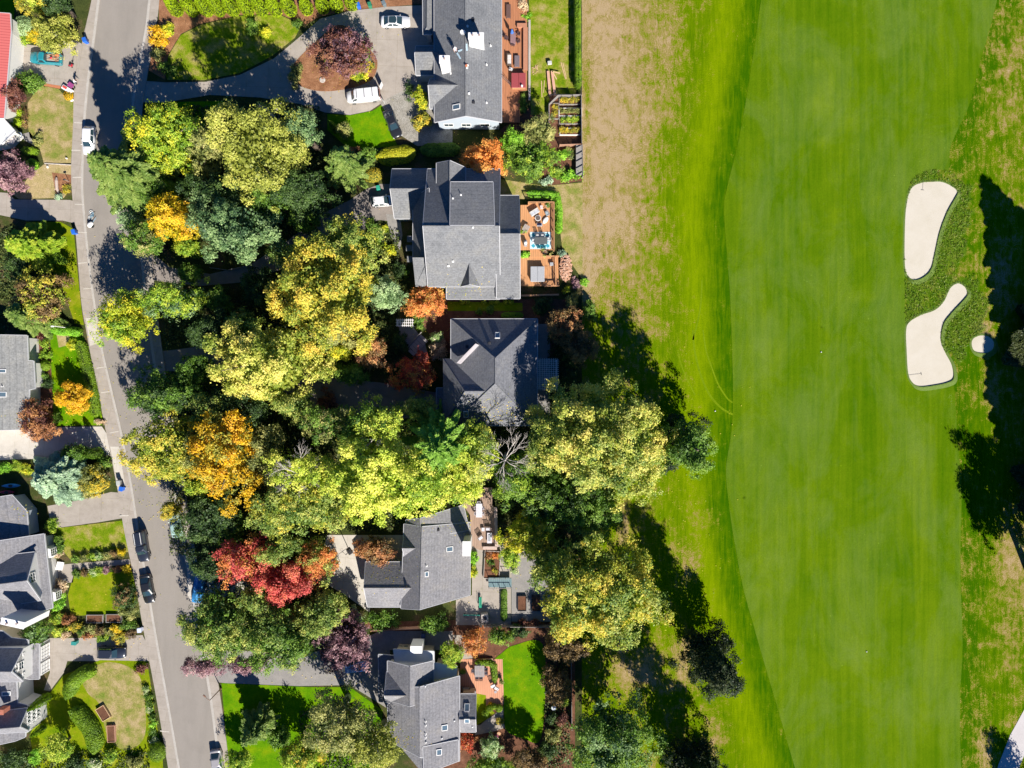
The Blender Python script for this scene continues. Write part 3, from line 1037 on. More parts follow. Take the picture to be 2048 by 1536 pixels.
M_TRACK = surf("pressed_turf", [(0.3, (0.13, 0.215, 0.002)), (0.7, (0.18, 0.26, 0.006))], 0.6, 7.0, 0.35)
for pts, wd in (([(1386, 660), (1389, 700), (1402, 752), (1420, 791), (1444, 817), (1466, 829)], 4.0), ([(1406, 660), (1412, 700), (1423, 734), (1436, 768), (1454, 796), (1465, 805)], 3.0), ([(1355, 700), (1366, 740), (1390, 790)], 2.5), ([(1404, 560), (1400, 620), (1386, 680)], 3.0)):
    c_ = spline(pts, False, 6)
    sheet("tyre_track", offset_line(c_, wd / 2) + offset_line(c_, -wd / 2)[::-1], 0.02, M_TRACK)
# bunkers: pale sand below a turf lip
BUNK = [
    [(1863, 364), (1882, 364), (1900, 371), (1914, 383), (1908, 398), (1893, 425), (1878, 465), (1868, 510), (1861, 538), (1848, 553), (1830, 560), (1817, 553), (1810, 535), (1809, 480), (1812, 415), (1822, 378), (1842, 366)],
    [(1915, 567), (1929, 574), (1934, 588), (1926, 600), (1902, 626), (1886, 648), (1881, 680), (1890, 705), (1903, 730), (1906, 755), (1896, 764), (1870, 770), (1840, 773), (1824, 764), (1816, 745), (1813, 700), (1812, 662), (1818, 645), (1840, 631), (1870, 620), (1888, 602), (1900, 577)],
    [(1943, 686), (1948, 676), (1962, 671), (1978, 674), (1987, 684), (1986, 697), (1976, 705), (1960, 706), (1947, 700)]]
LIP = plain("turf_lip", (0.11, 0.17, 0.03), 1, var=0.4, sc=7)
for bpts in BUNK:
    sp = spline(bpts, True, 5)
    sheet("bunker_sand", sp, 0.05, M_SAND)
    w = [P(*p) for p in sp]
    cx = sum(p.x for p in w) / len(w)
    cy = sum(p.y for p in w) / len(w)
    if sum(w[i].x * w[(i + 1) % len(w)].y - w[(i + 1) % len(w)].x * w[i].y for i in range(len(w))) > 0:
        w.reverse()
    loops = []
    n = len(w)
    for i, p in enumerate(w):
        t = (w[(i + 1) % n] - w[i - 1]).normalized()
        o_ = Vector((-t.y, t.x, 0))          # outward
        east = max(0, o_.x * .7 - o_.y * .8)
        h = 0.05 + 0.17 * east
        loops.append([tuple(p + o_ * -0.03 + Vector((0, 0, 0.02))), tuple(p + o_ * 0.02 + Vector((0, 0, h))), tuple(p + o_ * 0.18 + Vector((0, 0, h))), tuple(p + o_ * (0.35 + .5 * east) + Vector((0, 0, 0.02)))])
    loops.append(loops[0])
    structure(MB().loft(loops, False).build("bunker_lip", LIP))

# long fescue tufts round the bunkers
def tufts(name, region, n, mat, ln=(0.25, 0.5)):
    px = RNG.uniform(region[0], region[2], n * 3)
    py = RNG.uniform(region[1], region[3], n * 3)
    return px, py
px = RNG.uniform(1800, 1985, 60000)
py = RNG.uniform(335, 790, 60000)
_, _, B = rough_fn(px, py)
keep = (RNG.uniform(size=len(px)) < B * .55)
for bpts in BUNK:
    keep &= ~inside(spline(bpts, True, 4), px, py)
keep &= ~inside(fw, px, py)
px, py = px[keep], py[keep]
n = len(px)
c = np.stack([(px - 1024) / S, (768 - py) / S, RNG.uniform(0.04, 0.2, n)], 1)
nr = RNG.normal(size=(n, 3)) * .7 + np.array([0, 0, .5])
nr /= np.linalg.norm(nr, axis=1, keepdims=True)
l = RNG.uniform(0.25, 0.6, n)
ax_ = RNG.normal(size=(n, 3)) * .55 + np.array([.2, .1, .5])
f = leaf_mesh("fescue_grass", c, nr, l, l * .16, RNG.uniform(0.1, 0.75, n), leafmat("fescue", (0.07, 0.17, 0.005), (0.17, 0.28, 0.012), (0.40, 0.38, 0.10)), None, (0, 0, 0), ax_)
tag(f, "long dark green fescue grass round the golf bunkers", "grass")
f["kind"] = "stuff"

sheet("cart_path", [(2130, 1330), (2085, 1370), (2052, 1412), (2020, 1470), (1996, 1530), (1980, 1600), (2024, 1600), (2034, 1545), (2052, 1500), (2090, 1450), (2150, 1400)], 0.05, M_PATH)

# ---- street ----
RL = [(230, -300), (208, -60), (200, 0), (190, 80), (178, 170), (171, 250), (168, 330), (168, 390), (178, 500), (192, 610), (207, 700), (223, 770), (246, 870), (265, 970), (280, 1070), (296, 1160), (309, 1240), (323, 1320), (341, 1420), (361, 1536), (400, 1760)]
RR = [(330, -300), (303, -60), (297, 0), (290, 60), (275, 140), (264, 210), (261, 300), (266, 400), (280, 500), (290, 600), (303, 700), (318, 800), (335, 900), (352, 1000), (368, 1100), (385, 1200), (403, 1300), (420, 1400), (438, 1536), (470, 1760)]
SL = [(210, -300), (190, -60), (184, 0), (166, 80), (150, 170), (147, 250), (143, 340), (146, 400), (151, 450), (158, 540), (164, 610), (173, 660), (181, 705), (196, 780), (211, 855), (221, 905), (236, 980), (247, 1050), (258, 1105), (271, 1165), (284, 1240), (299, 1320), (314, 1400), (337, 1536), (375, 1760)]
l_ = spline(RL, False, 4)
r_ = spline(RR, False, 4)
s_ = spline(SL, False, 4)
sheet("road", l_ + r_[::-1], 0.02, M_ASPH)
kl = offset_line(l_, 4.5)
sheet("pavement", s_ + offset_line(l_, 4.6)[::-1], 0.12, M_WALK, thick=0.12)
sheet("kerb", kl + l_[::-1], 0.13, M_KERB, thick=0.13)
# right-hand pavement
sr = offset_line(r_, -22)
sheet("kerb_east", r_ + offset_line(r_, -5)[::-1], 0.13, M_KERB, thick=0.13)
sheet("pavement_east", offset_line(r_, -5.1) + sr[::-1], 0.12, M_WALK, thick=0.12)
for q in ([(172, 636), (190, 636), (203, 685), (181, 692)], [(221, 893), (239, 893), (252, 978), (237, 981)]):
    sheet("new_pavement_slab", q, 0.128, M_CONC2)
for x, y, a in ((158, 246, .06), (153, 301, 0), (155, 355, 0), (160, 409, 0), (166, 465, .05), (166, 526, -.1), (176, 577, -.1), (203, 735, -.15), (212, 784, -.15), (229, 864, -.18), (249, 1031, -.05), (330, 1462, .1)):
    p = P(x, y)
    structure(MB().box((p.x, p.y, 0.1285), (1.5, 0.17, 0.012), -a).build("pavement_patch", M_CONC2))
# drain
dr = thing("storm_drain", "rusty storm drain grate at the kerb beside the street", "drain", P(255, 941, 0.02))
MB().box((0, 0, 0.005), (0.6, 0.75, 0.02)).build("frame", plain("rust_iron", (0.12, 0.08, 0.06), .8), dr)
m_ = MB()
for i in range(6):
    m_.box((-0.22 + i * .088, 0, 0.022), (0.04, 0.6, 0.014))
m_.build("grate", DARK, dr)
mh = thing("manhole_cover", "round iron manhole cover in the middle of the street", "manhole cover", P(270, 932, 0.02))
MB().lathe((0, 0, 0), [(0.25, 0), (0.25, 0.012), (0.21, 0.014)], 16).build("lid", plain("rust_iron", (0.12, 0.08, 0.06), .8), mh)

# ---- west gardens ----
sheet("driveway", [(20, 75), (45, 88), (100, 95), (150, 80), (164, 88), (156, 130), (149, 176), (120, 172), (85, 168), (30, 165)], 0.03, M_CONC)
sheet("brick_edging", [(84, 166), (122, 172), (121, 178), (84, 171)], 0.05, TERRACOTTA)
sheet("lawn", [(86, 172), (118, 178), (132, 196), (150, 205), (146, 260), (142, 326), (88, 326), (78, 290), (60, 275), (54, 240), (56, 205), (70, 185)], 0.04, M_DRYLAWN)
sheet("lawn", [(30, 10), (60, 0), (30, -60), (-60, -60), (-60, 60), (25, 70)], 0.03, M_LUSH)
sheet("garden_path", [(46, 268), (60, 264), (74, 285), (70, 292), (48, 280)], 0.04, M_WET)
sheet("parched_lawn", [(88, 329), (144, 330), (143, 372), (128, 396), (38, 398), (20, 385), (45, 372), (60, 350)], 0.04, M_PARCHED)
sheet("gravel_bed", [(104, 345), (144, 350), (142, 372), (124, 388), (112, 388)], 0.05, M_MULCH)
sheet("driveway", [(-60, 380), (15, 386), (30, 399), (140, 400), (147, 402), (151, 447), (125, 441), (52, 441), (0, 430), (-60, 425)], 0.03, M_CONC)
sheet("lawn", [(52, 444), (122, 444), (147, 458), (152, 505), (157, 560), (163, 615), (168, 650), (150, 648), (120, 560), (60, 500)], 0.04, M_LAWN)
sheet("lawn", [(100, 668), (130, 662), (168, 675), (195, 800), (206, 838), (204, 850), (108, 852), (104, 760)], 0.04, M_LUSH)
sheet("parched_lawn", [(112, 662), (140, 668), (138, 690), (118, 695)], 0.05, M_PARCHED)
sheet("garden_bed", [(76, 670), (104, 672), (106, 760), (110, 850), (60, 850), (70, 780)], 0.03, M_DMULCH)
sheet("driveway", [(-60, 862), (50, 858), (110, 854), (204, 853), (214, 868), (221, 900), (224, 912), (60, 918), (-60, 922)], 0.035, M_CONC2)
sheet("driveway", [(95, 1012), (160, 1000), (222, 984), (236, 985), (247, 1036), (200, 1044), (112, 1056), (100, 1040)], 0.03, M_CONC)
sheet("lawn", [(116, 1056), (245, 1041), (252, 1078), (258, 1104), (200, 1108), (140, 1118), (125, 1100), (114, 1075)], 0.04, M_PATCHY)
sheet("garden_path", [(135, 1128), (259, 1118), (261, 1128), (150, 1140), (146, 1165), (120, 1165), (112, 1130)], 0.04, M_CONC)
sheet("lawn", [(148, 1148), (264, 1142), (272, 1180), (268, 1225), (142, 1232), (136, 1190)], 0.04, M_LAWN)
sheet("driveway", [(98, 1276), (180, 1276), (285, 1270), (293, 1285), (298, 1322), (200, 1322), (135, 1322), (128, 1345), (100, 1382), (88, 1380), (100, 1345)], 0.03, M_CONC)
sheet("lawn", [(128, 1350), (200, 1320), (294, 1322), (302, 1370), (312, 1440), (325, 1510), (330, 1600), (80, 1600), (60, 1470), (90, 1400)], 0.035, M_LAWN)
sheet("parched_lawn", [(165, 1350), (210, 1325), (260, 1335), (285, 1370), (290, 1470), (250, 1500), (215, 1470), (200, 1410), (175, 1385)], 0.045, M_DRYLAWN, True)

# ---- centre gardens ----
sheet("bark_mulch_bed", [(318, -40), (318, 40), (300, 90), (296, 140), (330, 160), (336, 110), (362, 68), (400, 48), (480, 30), (560, 28), (610, 50), (640, 34), (700, 20), (800, 12), (860, 5), (860, -60), (318, -60)], 0.03, M_MULCH)
sheet("lawn", [(332, 150), (337, 112), (362, 70), (402, 50), (480, 32), (560, 30), (603, 50), (590, 76), (545, 112), (480, 146), (410, 160), (335, 160)], 0.05, M_PATCHY)
sheet("driveway", [(262, 160), (330, 165), (410, 164), (480, 150), (548, 117), (595, 78), (640, 38), (700, 22), (770, 14), (905, 8), (905, 270), (885, 285), (830, 290), (800, 240), (765, 205), (740, 222), (700, 230), (650, 225), (600, 208), (520, 195), (420, 190), (330, 205), (262, 205)], 0.045, M_CONC)
sheet("gravel_drive", [(760, 205), (800, 185), (830, 165), (905, 165), (905, 290), (835, 292), (800, 270), (780, 240)], 0.055, M_GRAVEL)
sheet("planting_island", [(583, 140), (596, 118), (630, 85), (665, 55), (690, 52), (715, 75), (745, 105), (755, 125), (750, 150), (735, 165), (700, 177), (650, 183), (610, 176), (590, 162)], 0.065, M_MULCH, True, 0.06)
sheet("lush_lawn", [(655, 228), (700, 231), (745, 222), (768, 207), (775, 245), (795, 292), (700, 300), (655, 260)], 0.05, M_LUSH)
sheet("lush_lawn", [(312, 205), (450, 202), (470, 260), (330, 290)], 0.04, M_LUSH)
sheet("driveway", [(700, 400), (730, 380), (760, 368), (800, 368), (800, 445), (760, 440), (738, 445), (730, 462), (735, 500), (700, 470), (660, 470), (600, 508), (560, 540), (480, 565), (400, 572), (300, 560), (270, 530), (268, 475), (340, 535), (420, 548), (500, 530), (580, 478), (640, 430)], 0.03, M_ASPHD)
sheet("planter_wall_path", [(772, 428), (800, 430), (805, 470), (800, 500), (780, 470)], 0.04, M_WET)
sheet("driveway", [(298, 705), (345, 700), (420, 690), (520, 720), (640, 755), (760, 765), (900, 790), (900, 830), (760, 840), (640, 820), (500, 790), (420, 755), (345, 742), (305, 745)], 0.03, M_ASPHD)
sheet("driveway", [(375, 1110), (400, 1130), (520, 1150), (640, 1120), (655, 1070), (820, 1070), (820, 1150), (740, 1160), (740, 1225), (690, 1190), (640, 1160), (520, 1200), (400, 1190), (388, 1210), (375, 1190)], 0.03, M_CONC2)
sheet("driveway", [(400, 1305), (470, 1300), (600, 1310), (700, 1290), (760, 1262), (905, 1262), (905, 1300), (780, 1300), (780, 1420), (700, 1370), (600, 1372), (450, 1366), (415, 1362)], 0.03, M_WET)
sheet("lush_lawn", [(443, 1366), (620, 1374), (700, 1374), (765, 1420), (765, 1600), (470, 1600), (455, 1500)], 0.04, M_LUSH)

# ---- east gardens ----
sheet("lawn", [(1058, -60), (1152, -60), (1152, 188), (1100, 190), (1095, 230), (1062, 230), (1058, 40)], 0.04, M_PATCHY)
sheet("garden_bed", [(1095, 188), (1162, 188), (1165, 362), (1090, 372), (1060, 330), (1000, 260)], 0.03, M_DMULCH)
sheet("dry_ground", [(1000, 358), (1090, 372), (1165, 365), (1165, 560), (1125, 500), (1112, 400), (1040, 398), (1000, 390)], 0.035, M_DRYLAWN)
sheet("bark_mulch_bed", [(860, 598), (1110, 598), (1140, 600), (1140, 640), (1080, 760), (880, 700), (840, 640)], 0.03, M_DMULCH)
sheet("lawn", [(895, 603), (1045, 606), (1045, 622), (895, 622)], 0.045, M_LAWN)
sheet("patio", [(1070, 648), (1100, 648), (1100, 850), (1070, 850)], 0.05, M_WET)
sheet("garden_path", [(798, 652), (825, 652), (850, 685), (858, 720), (840, 725), (818, 690), (800, 680)], 0.05, M_WET)
sheet("terrace", [(944, 1090), (1060, 1085), (1062, 1120), (1022, 1160), (1022, 1250), (912, 1250), (912, 1200), (944, 1190)], 0.03, M_CONC)
sheet("court", [(1023, 1120), (1100, 1110), (1100, 1243), (1023, 1243)], 0.045, M_WET)
sheet("garden_bed", [(700, 1245), (920, 1240), (1100, 1245), (1150, 1300), (1150, 1600), (765, 1600), (920, 1500), (920, 1300), (760, 1262)], 0.02, M_DMULCH)
sheet("lush_lawn", [(985, 1330), (1005, 1305), (1030, 1290), (1085, 1288), (1090, 1400), (1080, 1480), (1050, 1478), (1010, 1455), (1006, 1380)], 0.06, M_LUSH, True)
sheet("brick_patio", [(920, 1318), (1005, 1318), (1008, 1408), (972, 1412), (972, 1390), (950, 1386), (920, 1388)], 0.07, planks("brick_paving", (0.58, 0.28, 0.17), 0.35, 'X', 0.15))
sheet("lawn", [(953, 1386), (974, 1386), (974, 1415), (990, 1425), (960, 1450), (953, 1450)], 0.06, M_LAWN)
sheet("garden_path", [(950, 1452), (985, 1432), (1008, 1412), (1010, 1455), (990, 1462), (950, 1470)], 0.06, M_CONC)
sheet("garden_path", [(905, 1270), (922, 1270), (946, 1316), (925, 1318)], 0.06, M_CONC)

# dark ivy and litter under the trees
def undergrowth(n, regions, mat):
    xs, ys = [], []
    for (x0, y0, x1, y1) in regions:
        a = (x1 - x0) * (y1 - y0)
        k = int(n * a)
        xs.append(RNG.uniform(x0, x1, k))
        ys.append(RNG.uniform(y0, y1, k))
    x, y = np.concatenate(xs), np.concatenate(ys)
    bump = 0.35 + 0.3 * np.sin(x * .09) * np.sin(y * .11) + .2 * np.sin(x * .23 + y * .17)
    m = RNG.uniform(size=len(x)) < np.clip(bump + .35, .15, 1)
    x, y, bump = x[m], y[m], bump[m]
    c = np.stack([(x - 1024) / S, (768 - y) / S, 0.08 + RNG.uniform(0, 1, len(x)) * np.clip(bump, .1, 1)], 1)
    nr = RNG.normal(size=(len(x), 3)) * .5 + np.array([0, 0, .8])
    nr /= np.linalg.norm(nr, axis=1, keepdims=True)
    l = RNG.uniform(0.2, 0.42, len(x))
    o = leaf_mesh("undergrowth", c, nr, l, l * .75, RNG.uniform(0, 1, len(x)), mat, None, (0, 0, 0))
    tag(o, "dark green ivy and leaf litter spread below the garden trees", "undergrowth")
    o["kind"] = "stuff"
undergrowth(0.22, [(300, 212, 640, 470), (330, 575, 560, 690), (560, 560, 800, 740), (340, 770, 620, 1110), (560, 850, 860, 1060), (400, 1120, 640, 1300),
                   (870, 860, 1130, 960), (1000, 960, 1130, 1110), (1095, 640, 1150, 860), (640, 300, 760, 360), (600, 1420, 760, 1600), (1090, 1280, 1140, 1600), (0, 455, 60, 660), (0, 1500, 300, 1600), (110, 905, 220, 960), (715, 460, 800, 640)],
            leafmat("ivy", (0.03, 0.05, 0.012), (0.06, 0.10, 0.02), (0.14, 0.16, 0.04), 0.1))
# ---------------- houses ----------------
R_GREY = roofmat("roof_grey", (0.185, 0.19, 0.20))
R_GREY2 = roofmat("roof_pale_grey", (0.26, 0.262, 0.255))
R_DARK = roofmat("roof_slate", (0.17, 0.175, 0.195))
R_LIGHT = roofmat("roof_light_grey", (0.225, 0.222, 0.235))
R_FLAT = plain("roof_membrane", (0.62, 0.63, 0.62), 0.8, var=0.07, sc=1.5)
def sidingmat(name, col):
    if name in MATS:
        return MATS[name]
    m, nt, out = newmat(name)
    v = coords(nt)
    w = N(nt, "ShaderNodeTexWave", wave_type='BANDS', bands_direction='Z', wave_profile='SAW')
    w.inputs['Scale'].default_value = 1.6
    nt.links.new(v, w.inputs['Vector'])
    k = ramp(nt, w.outputs['Fac'], [(0.0, (0.7,) * 3), (0.15, (1,) * 3)])
    b = ramp(nt, noise(nt, v, 1.2, 5), [(0.3, tuple(x * .92 for x in col)), (0.7, col)])
    principled(nt, out, mixc(nt, 1.0, b, k, 'MULTIPLY'), 0.7)
    MATS[name] = m
    return m
W_WHITE = sidingmat("siding_white", (0.68, 0.67, 0.64))
W_CREAM = sidingmat("siding_cream", (0.55, 0.48, 0.34))
W_BLUE = sidingmat("siding_blue_grey", (0.42, 0.48, 0.54))
W_GREY = sidingmat("siding_grey", (0.35, 0.36, 0.36))
SEAM = {}
def metalroof():
    if 'mr' in SEAM:
        return SEAM['mr']
    m, nt, out = newmat("red_metal_roof")
    v = coords(nt)
    w = N(nt, "ShaderNodeTexWave", wave_type='BANDS', bands_direction='Y', wave_profile='SIN')
    w.inputs['Scale'].default_value = 0.7
    nt.links.new(v, w.inputs['Vector'])
    c = ramp(nt, w.outputs['Fac'], [(0.0, (0.30, 0.05, 0.05)), (0.12, (0.52, 0.13, 0.12))])
    principled(nt, out, c, 0.45, 0.0, 0.4)
    SEAM['mr'] = m
    return m

ROOFS = []          # plane patches, to find the roof height under anything that stands on it

def poly_area(w):
    return 0.5 * sum(w[i][0] * w[(i + 1) % len(w)][1] - w[(i + 1) % len(w)][0] * w[i][1] for i in range(len(w)))

class House:
    def __init__(s, label, px, py, wall=None, roof=None, cat="house", name="house"):
        p = P(px, py, 0)
        s.root = thing(name, label, cat, p)
        s.off = tuple(s.root.location)
        s.wall = wall or W_WHITE
        s.roof = roof or R_GREY
    def slab(s, pts, thick=0.22, mat=None, trim=True, walls=True, inset=0.35, wmat=None, name="roof"):
        """one roof plane; pts = (px,py,z) as seen in the photograph"""
        w = [P(*p) for p in pts]
        if poly_area(w) < 0:
            w.reverse()
        mb = MB()
        n = len(w)
        vs = [tuple(p) for p in w] + [(p.x, p.y, p.z - thick) for p in w]
        mb.add(vs, [tuple(range(n)), tuple(range(2 * n - 1, n - 1, -1))] + [(n + i, n + (i + 1) % n, (i + 1) % n, i) for i in range(n)])
        mb.build(name, mat or s.roof, s.root, s.off)
        for i in range(1, n - 1):
            ROOFS.append((w[0], w[i], w[i + 1]))
        if trim:
            s.trim([[tuple(q) for q in w] + [tuple(w[0])]])
        if walls:
            s.walls(w, inset, wmat)
        return w
    def trim(s, lines, r=0.07, mat=None):
        mb = MB()
        for l in lines:
            for a, b in zip(l[:-1], l[1:]):
                a, b = Vector(a), Vector(b)
                d = (b - a)
                if d.length < .05:
                    continue
                u = d.normalized()
                sd = Vector((u.y, -u.x, 0)).normalized() if abs(u.z) < .99 else Vector((1, 0, 0))
                up = Vector((0, 0, 1))
                o0 = sd * 0.01
                vs = []
                for q in (a, b):
                    vs += [q + sd * .005 + up * 0.02, q + sd * .08 + up * .02, q + sd * .08 - up * .24, q + sd * .005 - up * .24]
                mb.add([tuple(x) for x in vs], [(3, 2, 1, 0), (4, 5, 6, 7), (0, 1, 5, 4), (1, 2, 6, 5), (2, 3, 7, 6), (3, 0, 4, 7)])
        return mb.build("gutter", mat or TRIM, s.root, s.off)
    def walls(s, w, inset=0.35, wmat=None):
        n = len(w)
        c = []
        for i in range(n):
            a, b, d = w[i - 1], w[i], w[(i + 1) % n]
            e1 = (b - a)
            e1.z = 0
            e1.normalize()
            e2 = (d - b)
            e2.z = 0
            e2.normalize()
            n1 = Vector((-e1.y, e1.x, 0))
            n2 = Vector((-e2.y, e2.x, 0))
            k = n1 + n2
            if k.length < 1e-3:
                k = n1
            q = b + k * (inset / max(0.3, k.dot(n1)))
            c.append(q)
        # plane height at the inset corners
        zt = []
        nrm = Vector((0, 0, 0))
        for i in range(n):
            nrm += w[i].cross(w[(i + 1) % n])
        nrm.normalize()
        w0 = w[0]
        for q in c:
            z = w0.z - (nrm.x * (q.x - w0.x) + nrm.y * (q.y - w0.y)) / nrm.z
            zt.append(z - 0.24)
        if poly_area(c) < 0.5:
            return None
        return MB().prism([(q.x, q.y) for q in c], -0.05, zt).build("wall", wmat or s.wall, s.root, s.off)
    def wing(s, A, B, C, D, ze, zr, t=0.5, hip0=0.0, hip1=0.0, zeB=None, mat=None, wmat=None, inset=0.35, trim=True, z0=-0.05, ridge=True, hips_as_fraction=True):
        """pitched roof over quad A B C D (AB and DC are the ends); corners are photo pixels at eave height"""
        zB = zeB if zeB is not None else ze
        a, b, c, d = P(*A, ze), P(*B, zB), P(*C, zB), P(*D, ze)
        r0 = a.lerp(b, t)
        r1 = d.lerp(c, t)
        ax = (r1 - r0)
        L = ax.length
        q0, q1 = r0 + ax * (hip0 / L), r1 - ax * (hip1 / L)
        q0.z = q1.z = zr
        th = Vector((0, 0, 0.2))
        mb = MB()
        vs = [a, b, c, d, q0, q1]
        top = [(0, 4, 5, 3), (1, 2, 5, 4), (0, 1, 4), (3, 5, 2)]
        if hip0 <= 0:
            top.remove((0, 1, 4))
        if hip1 <= 0:
            top.remove((3, 5, 2))
        # orient upward
        fs = []
        allv = [tuple(v) for v in vs] + [tuple(v - th) for v in vs]
        for f in top:
            p = [vs[i] for i in f]
            nz = (p[1] - p[0]).cross(p[2] - p[0]).z
            ff = f if nz > 0 else f[::-1]
            fs.append(ff)
            fs.append(tuple(i + 6 for i in ff[::-1]))
            tri = [vs[i] for i in f]
            ROOFS.append((tri[0], tri[1], tri[2]))
            if len(tri) == 4:
                ROOFS.append((tri[0], tri[2], tri[3]))
        rim = [(0, 3), (2, 1)]
        rim += [(1, 0)] if hip0 > 0 else [(1, 4), (4, 0)]
        rim += [(3, 2)] if hip1 > 0 else [(3, 5), (5, 2)]
        for i, j in rim:
            fs.append((i, i + 6, j + 6, j))
        mb.add(allv, fs)
        mb.build("roof", mat or s.roof, s.root, s.off)
        ctr = (a + b + c + d) / 4
        if trim:
            lines = []
            def seg(p, q):
                m = (p + q) / 2 - ctr
                u = (q - p)
                sd = Vector((u.y, -u.x, 0))
                return [tuple(p), tuple(q)] if sd.dot(m) > 0 else [tuple(q), tuple(p)]
            for i, j in rim:
                lines.append(seg(vs[i], vs[j]))
            s.trim(lines)
        if ridge:
            rb = MB()
            rb.tube([tuple(q0 + Vector((0, 0, .01))), tuple(q1 + Vector((0, 0, .01)))], 0.09, 6)
            for h_, q, e in ((hip0, q0, (a, b)), (hip1, q1, (d, c))):
                if h_ > 0:
                    for g in e:
                        rb.tube([tuple(q), tuple(g + Vector((0, 0, .02)))], 0.07, 6)
            rb.build("ridge_cap", mat or s.roof, s.root, s.off)
        # walls
        k = inset
        def ins(p, e1, e2):
            return p + e1 * k + e2 * k
        u = (d - a)
        u.z = 0
        u.normalize()
        v = (b - a)
        v.z = 0
        v.normalize()
        a2, b2, c2, d2 = a + u * k + v * k, b + u * k - v * k, c - u * k - v * k, d - u * k + v * k
        sA = (zr - ze) / max(0.1, (r0 - a).length)
        sB = (zr - zB) / max(0.1, (b - r0).length)
        zA_, zB_ = ze - 0.2 + sA * k * .9, zB - 0.2 + sB * k * .9
        pts, zt = [], []
        m0 = r0 + u * k
        m1 = r1 - u * k
        if hip0 > 0:
            pts += [a2, b2]
            zt += [ze - .2, zB - .2]
        else:
            pts += [a2, m0, b2]
            zt += [zA_, zr - .21, zB_]
        if hip1 > 0:
            pts += [c2, d2]
            zt += [zB - .2, ze - .2]
        else:
            pts += [c2, m1, d2]
            zt += [zB_, zr - .21, zA_]
        xy = [(p.x, p.y) for p in pts]
        if poly_area(xy) < 0:
            xy.reverse()
            zt.reverse()
        MB().prism(xy, z0, zt).build("wall", wmat or s.wall, s.root, s.off)
        return (a, b, c, d, q0, q1)
    def window(s, c, n, w, h, panes=(2, 2), frame=None, glass=None, label=None):
        """upright window: centre c (world), outward normal n"""
        n = Vector(n).normalized()
        u = Vector((-n.y, n.x, 0))
        M = Matrix((u, n, Vector((0, 0, 1)))).transposed()
        c = Vector(c)
        o = MB()
        t = 0.09
        for dx, dz, a, b in ((0, h / 2, w, t), (0, -h / 2, w, t), (-w / 2, 0, t, h), (w / 2, 0, t, h)):
            o.box(c + u * dx + Vector((0, 0, dz)) + n * .03, (a + (t if dz else 0), 0.1, b), M=M)
        for i in range(1, panes[0]):
            o.box(c + u * (-w / 2 + w * i / panes[0]) + n * .03, (0.05, 0.06, h), M=M)
        for j in range(1, panes[1]):
            o.box(c + Vector((0, 0, -h / 2 + h * j / panes[1])) + n * .028, (w, 0.055, 0.05), M=M)
        f = o.build("window", frame or WHITE, s.root, s.off)
        MB().box(c + n * .005, (w, 0.04, h), M=M).build("pane", glass or GLASS, f, s.off)
        return f

def roof_z(x, y):
    best, nb = 0.0, Vector((0, 0, 1))
    for a, b, c in ROOFS:
        d = (b.y - c.y) * (a.x - c.x) + (c.x - b.x) * (a.y - c.y)
        if abs(d) < 1e-9:
            continue
        l1 = ((b.y - c.y) * (x - c.x) + (c.x - b.x) * (y - c.y)) / d
        l2 = ((c.y - a.y) * (x - c.x) + (a.x - c.x) * (y - c.y)) / d
        l3 = 1 - l1 - l2
        if min(l1, l2, l3) >= -1e-6:
            z = l1 * a.z + l2 * b.z + l3 * c.z
            if z > best:
                best = z
                nb = (b - a).cross(c - a).normalized()
                if nb.z < 0:
                    nb = -nb
    return best, nb

def on_roof(px, py):
    z = 5.0
    nb = Vector((0, 0, 1))
    for _ in range(6):
        p = P(px, py, z)
        z, nb = roof_z(p.x, p.y)
    p = P(px, py, z)
    return p, nb

def skylight(H, px, py, w, h, glass=None, rise=0.12):
    p, n = on_roof(px, py)
    q = n.to_track_quat('Z', 'Y')
    M = q.to_matrix()
    # keep the long side along the slope's horizontal/vertical
    x = Vector((1, 0, 0)) - n * n.x
    x.normalize()
    y = n.cross(x)
    M = Matrix((x, y, n)).transposed()
    mb = MB()
    t = 0.09
    for dx, dy, a, b in ((0, h / 2, w + t, t), (0, -h / 2, w + t, t), (-w / 2, 0, t, h), (w / 2, 0, t, h)):
        mb.box(p + x * dx + y * dy + n * rise * .5, (a, b, rise + .06), M=M)
    f = mb.build("skylight", WHITE, H.root, H.off)
    MB().box(p + n * (rise * .5), (w, h, rise - .02), M=M).build("pane", glass or PANE, f, H.off)

def vent(H, px, py, kind="pipe", s_=0.25):
    p, n = on_roof(px, py)
    mb = MB()
    if kind == "pipe":
        mb.tube([p - Vector((0, 0, .1)), p + Vector((0, 0, .45))], 0.07 * s_ / .25, 8)
        mb.box(p + n * .02, (0.3, 0.3, 0.03), M=Matrix((Vector((1, 0, 0)), n.cross(Vector((1, 0, 0))).normalized(), n)).transposed())
        return mb.build("vent_pipe", CHROME if s_ > .26 else WHITE, H.root, H.off)
    mb.box(p + Vector((0, 0, .1)), (s_ * 1.5, s_ * 1.5, 0.3), bev=.06)
    return mb.build("roof_vent", DARK if kind == "dark" else WHITE, H.root, H.off)

def chimney(H, px, py, z, w, d, low=0.0, mat=None, pots=2, rz=0.0):
    p = P(px, py, z)
    mat = mat or WHITE
    base = MB().box((p.x, p.y, (z + low) / 2), (w, d, z - low), rz).build("chimney", mat, H.root, H.off)
    MB().box((p.x, p.y, z + .06), (w + .16, d + .16, 0.14), rz, bev=.03).build("cap", mat, base, H.off)
    mb = MB()
    for i in range(pots):
        ox = (i - (pots - 1) / 2) * w * .45
        MB().lathe((p.x + ox, p.y, z + .12), [(0.16, 0), (0.14, .3), (0.17, .34), (0.12, .35)], 10).build("flue", plain("flue_clay", (0.35, 0.28, 0.26), .8), base, H.off)

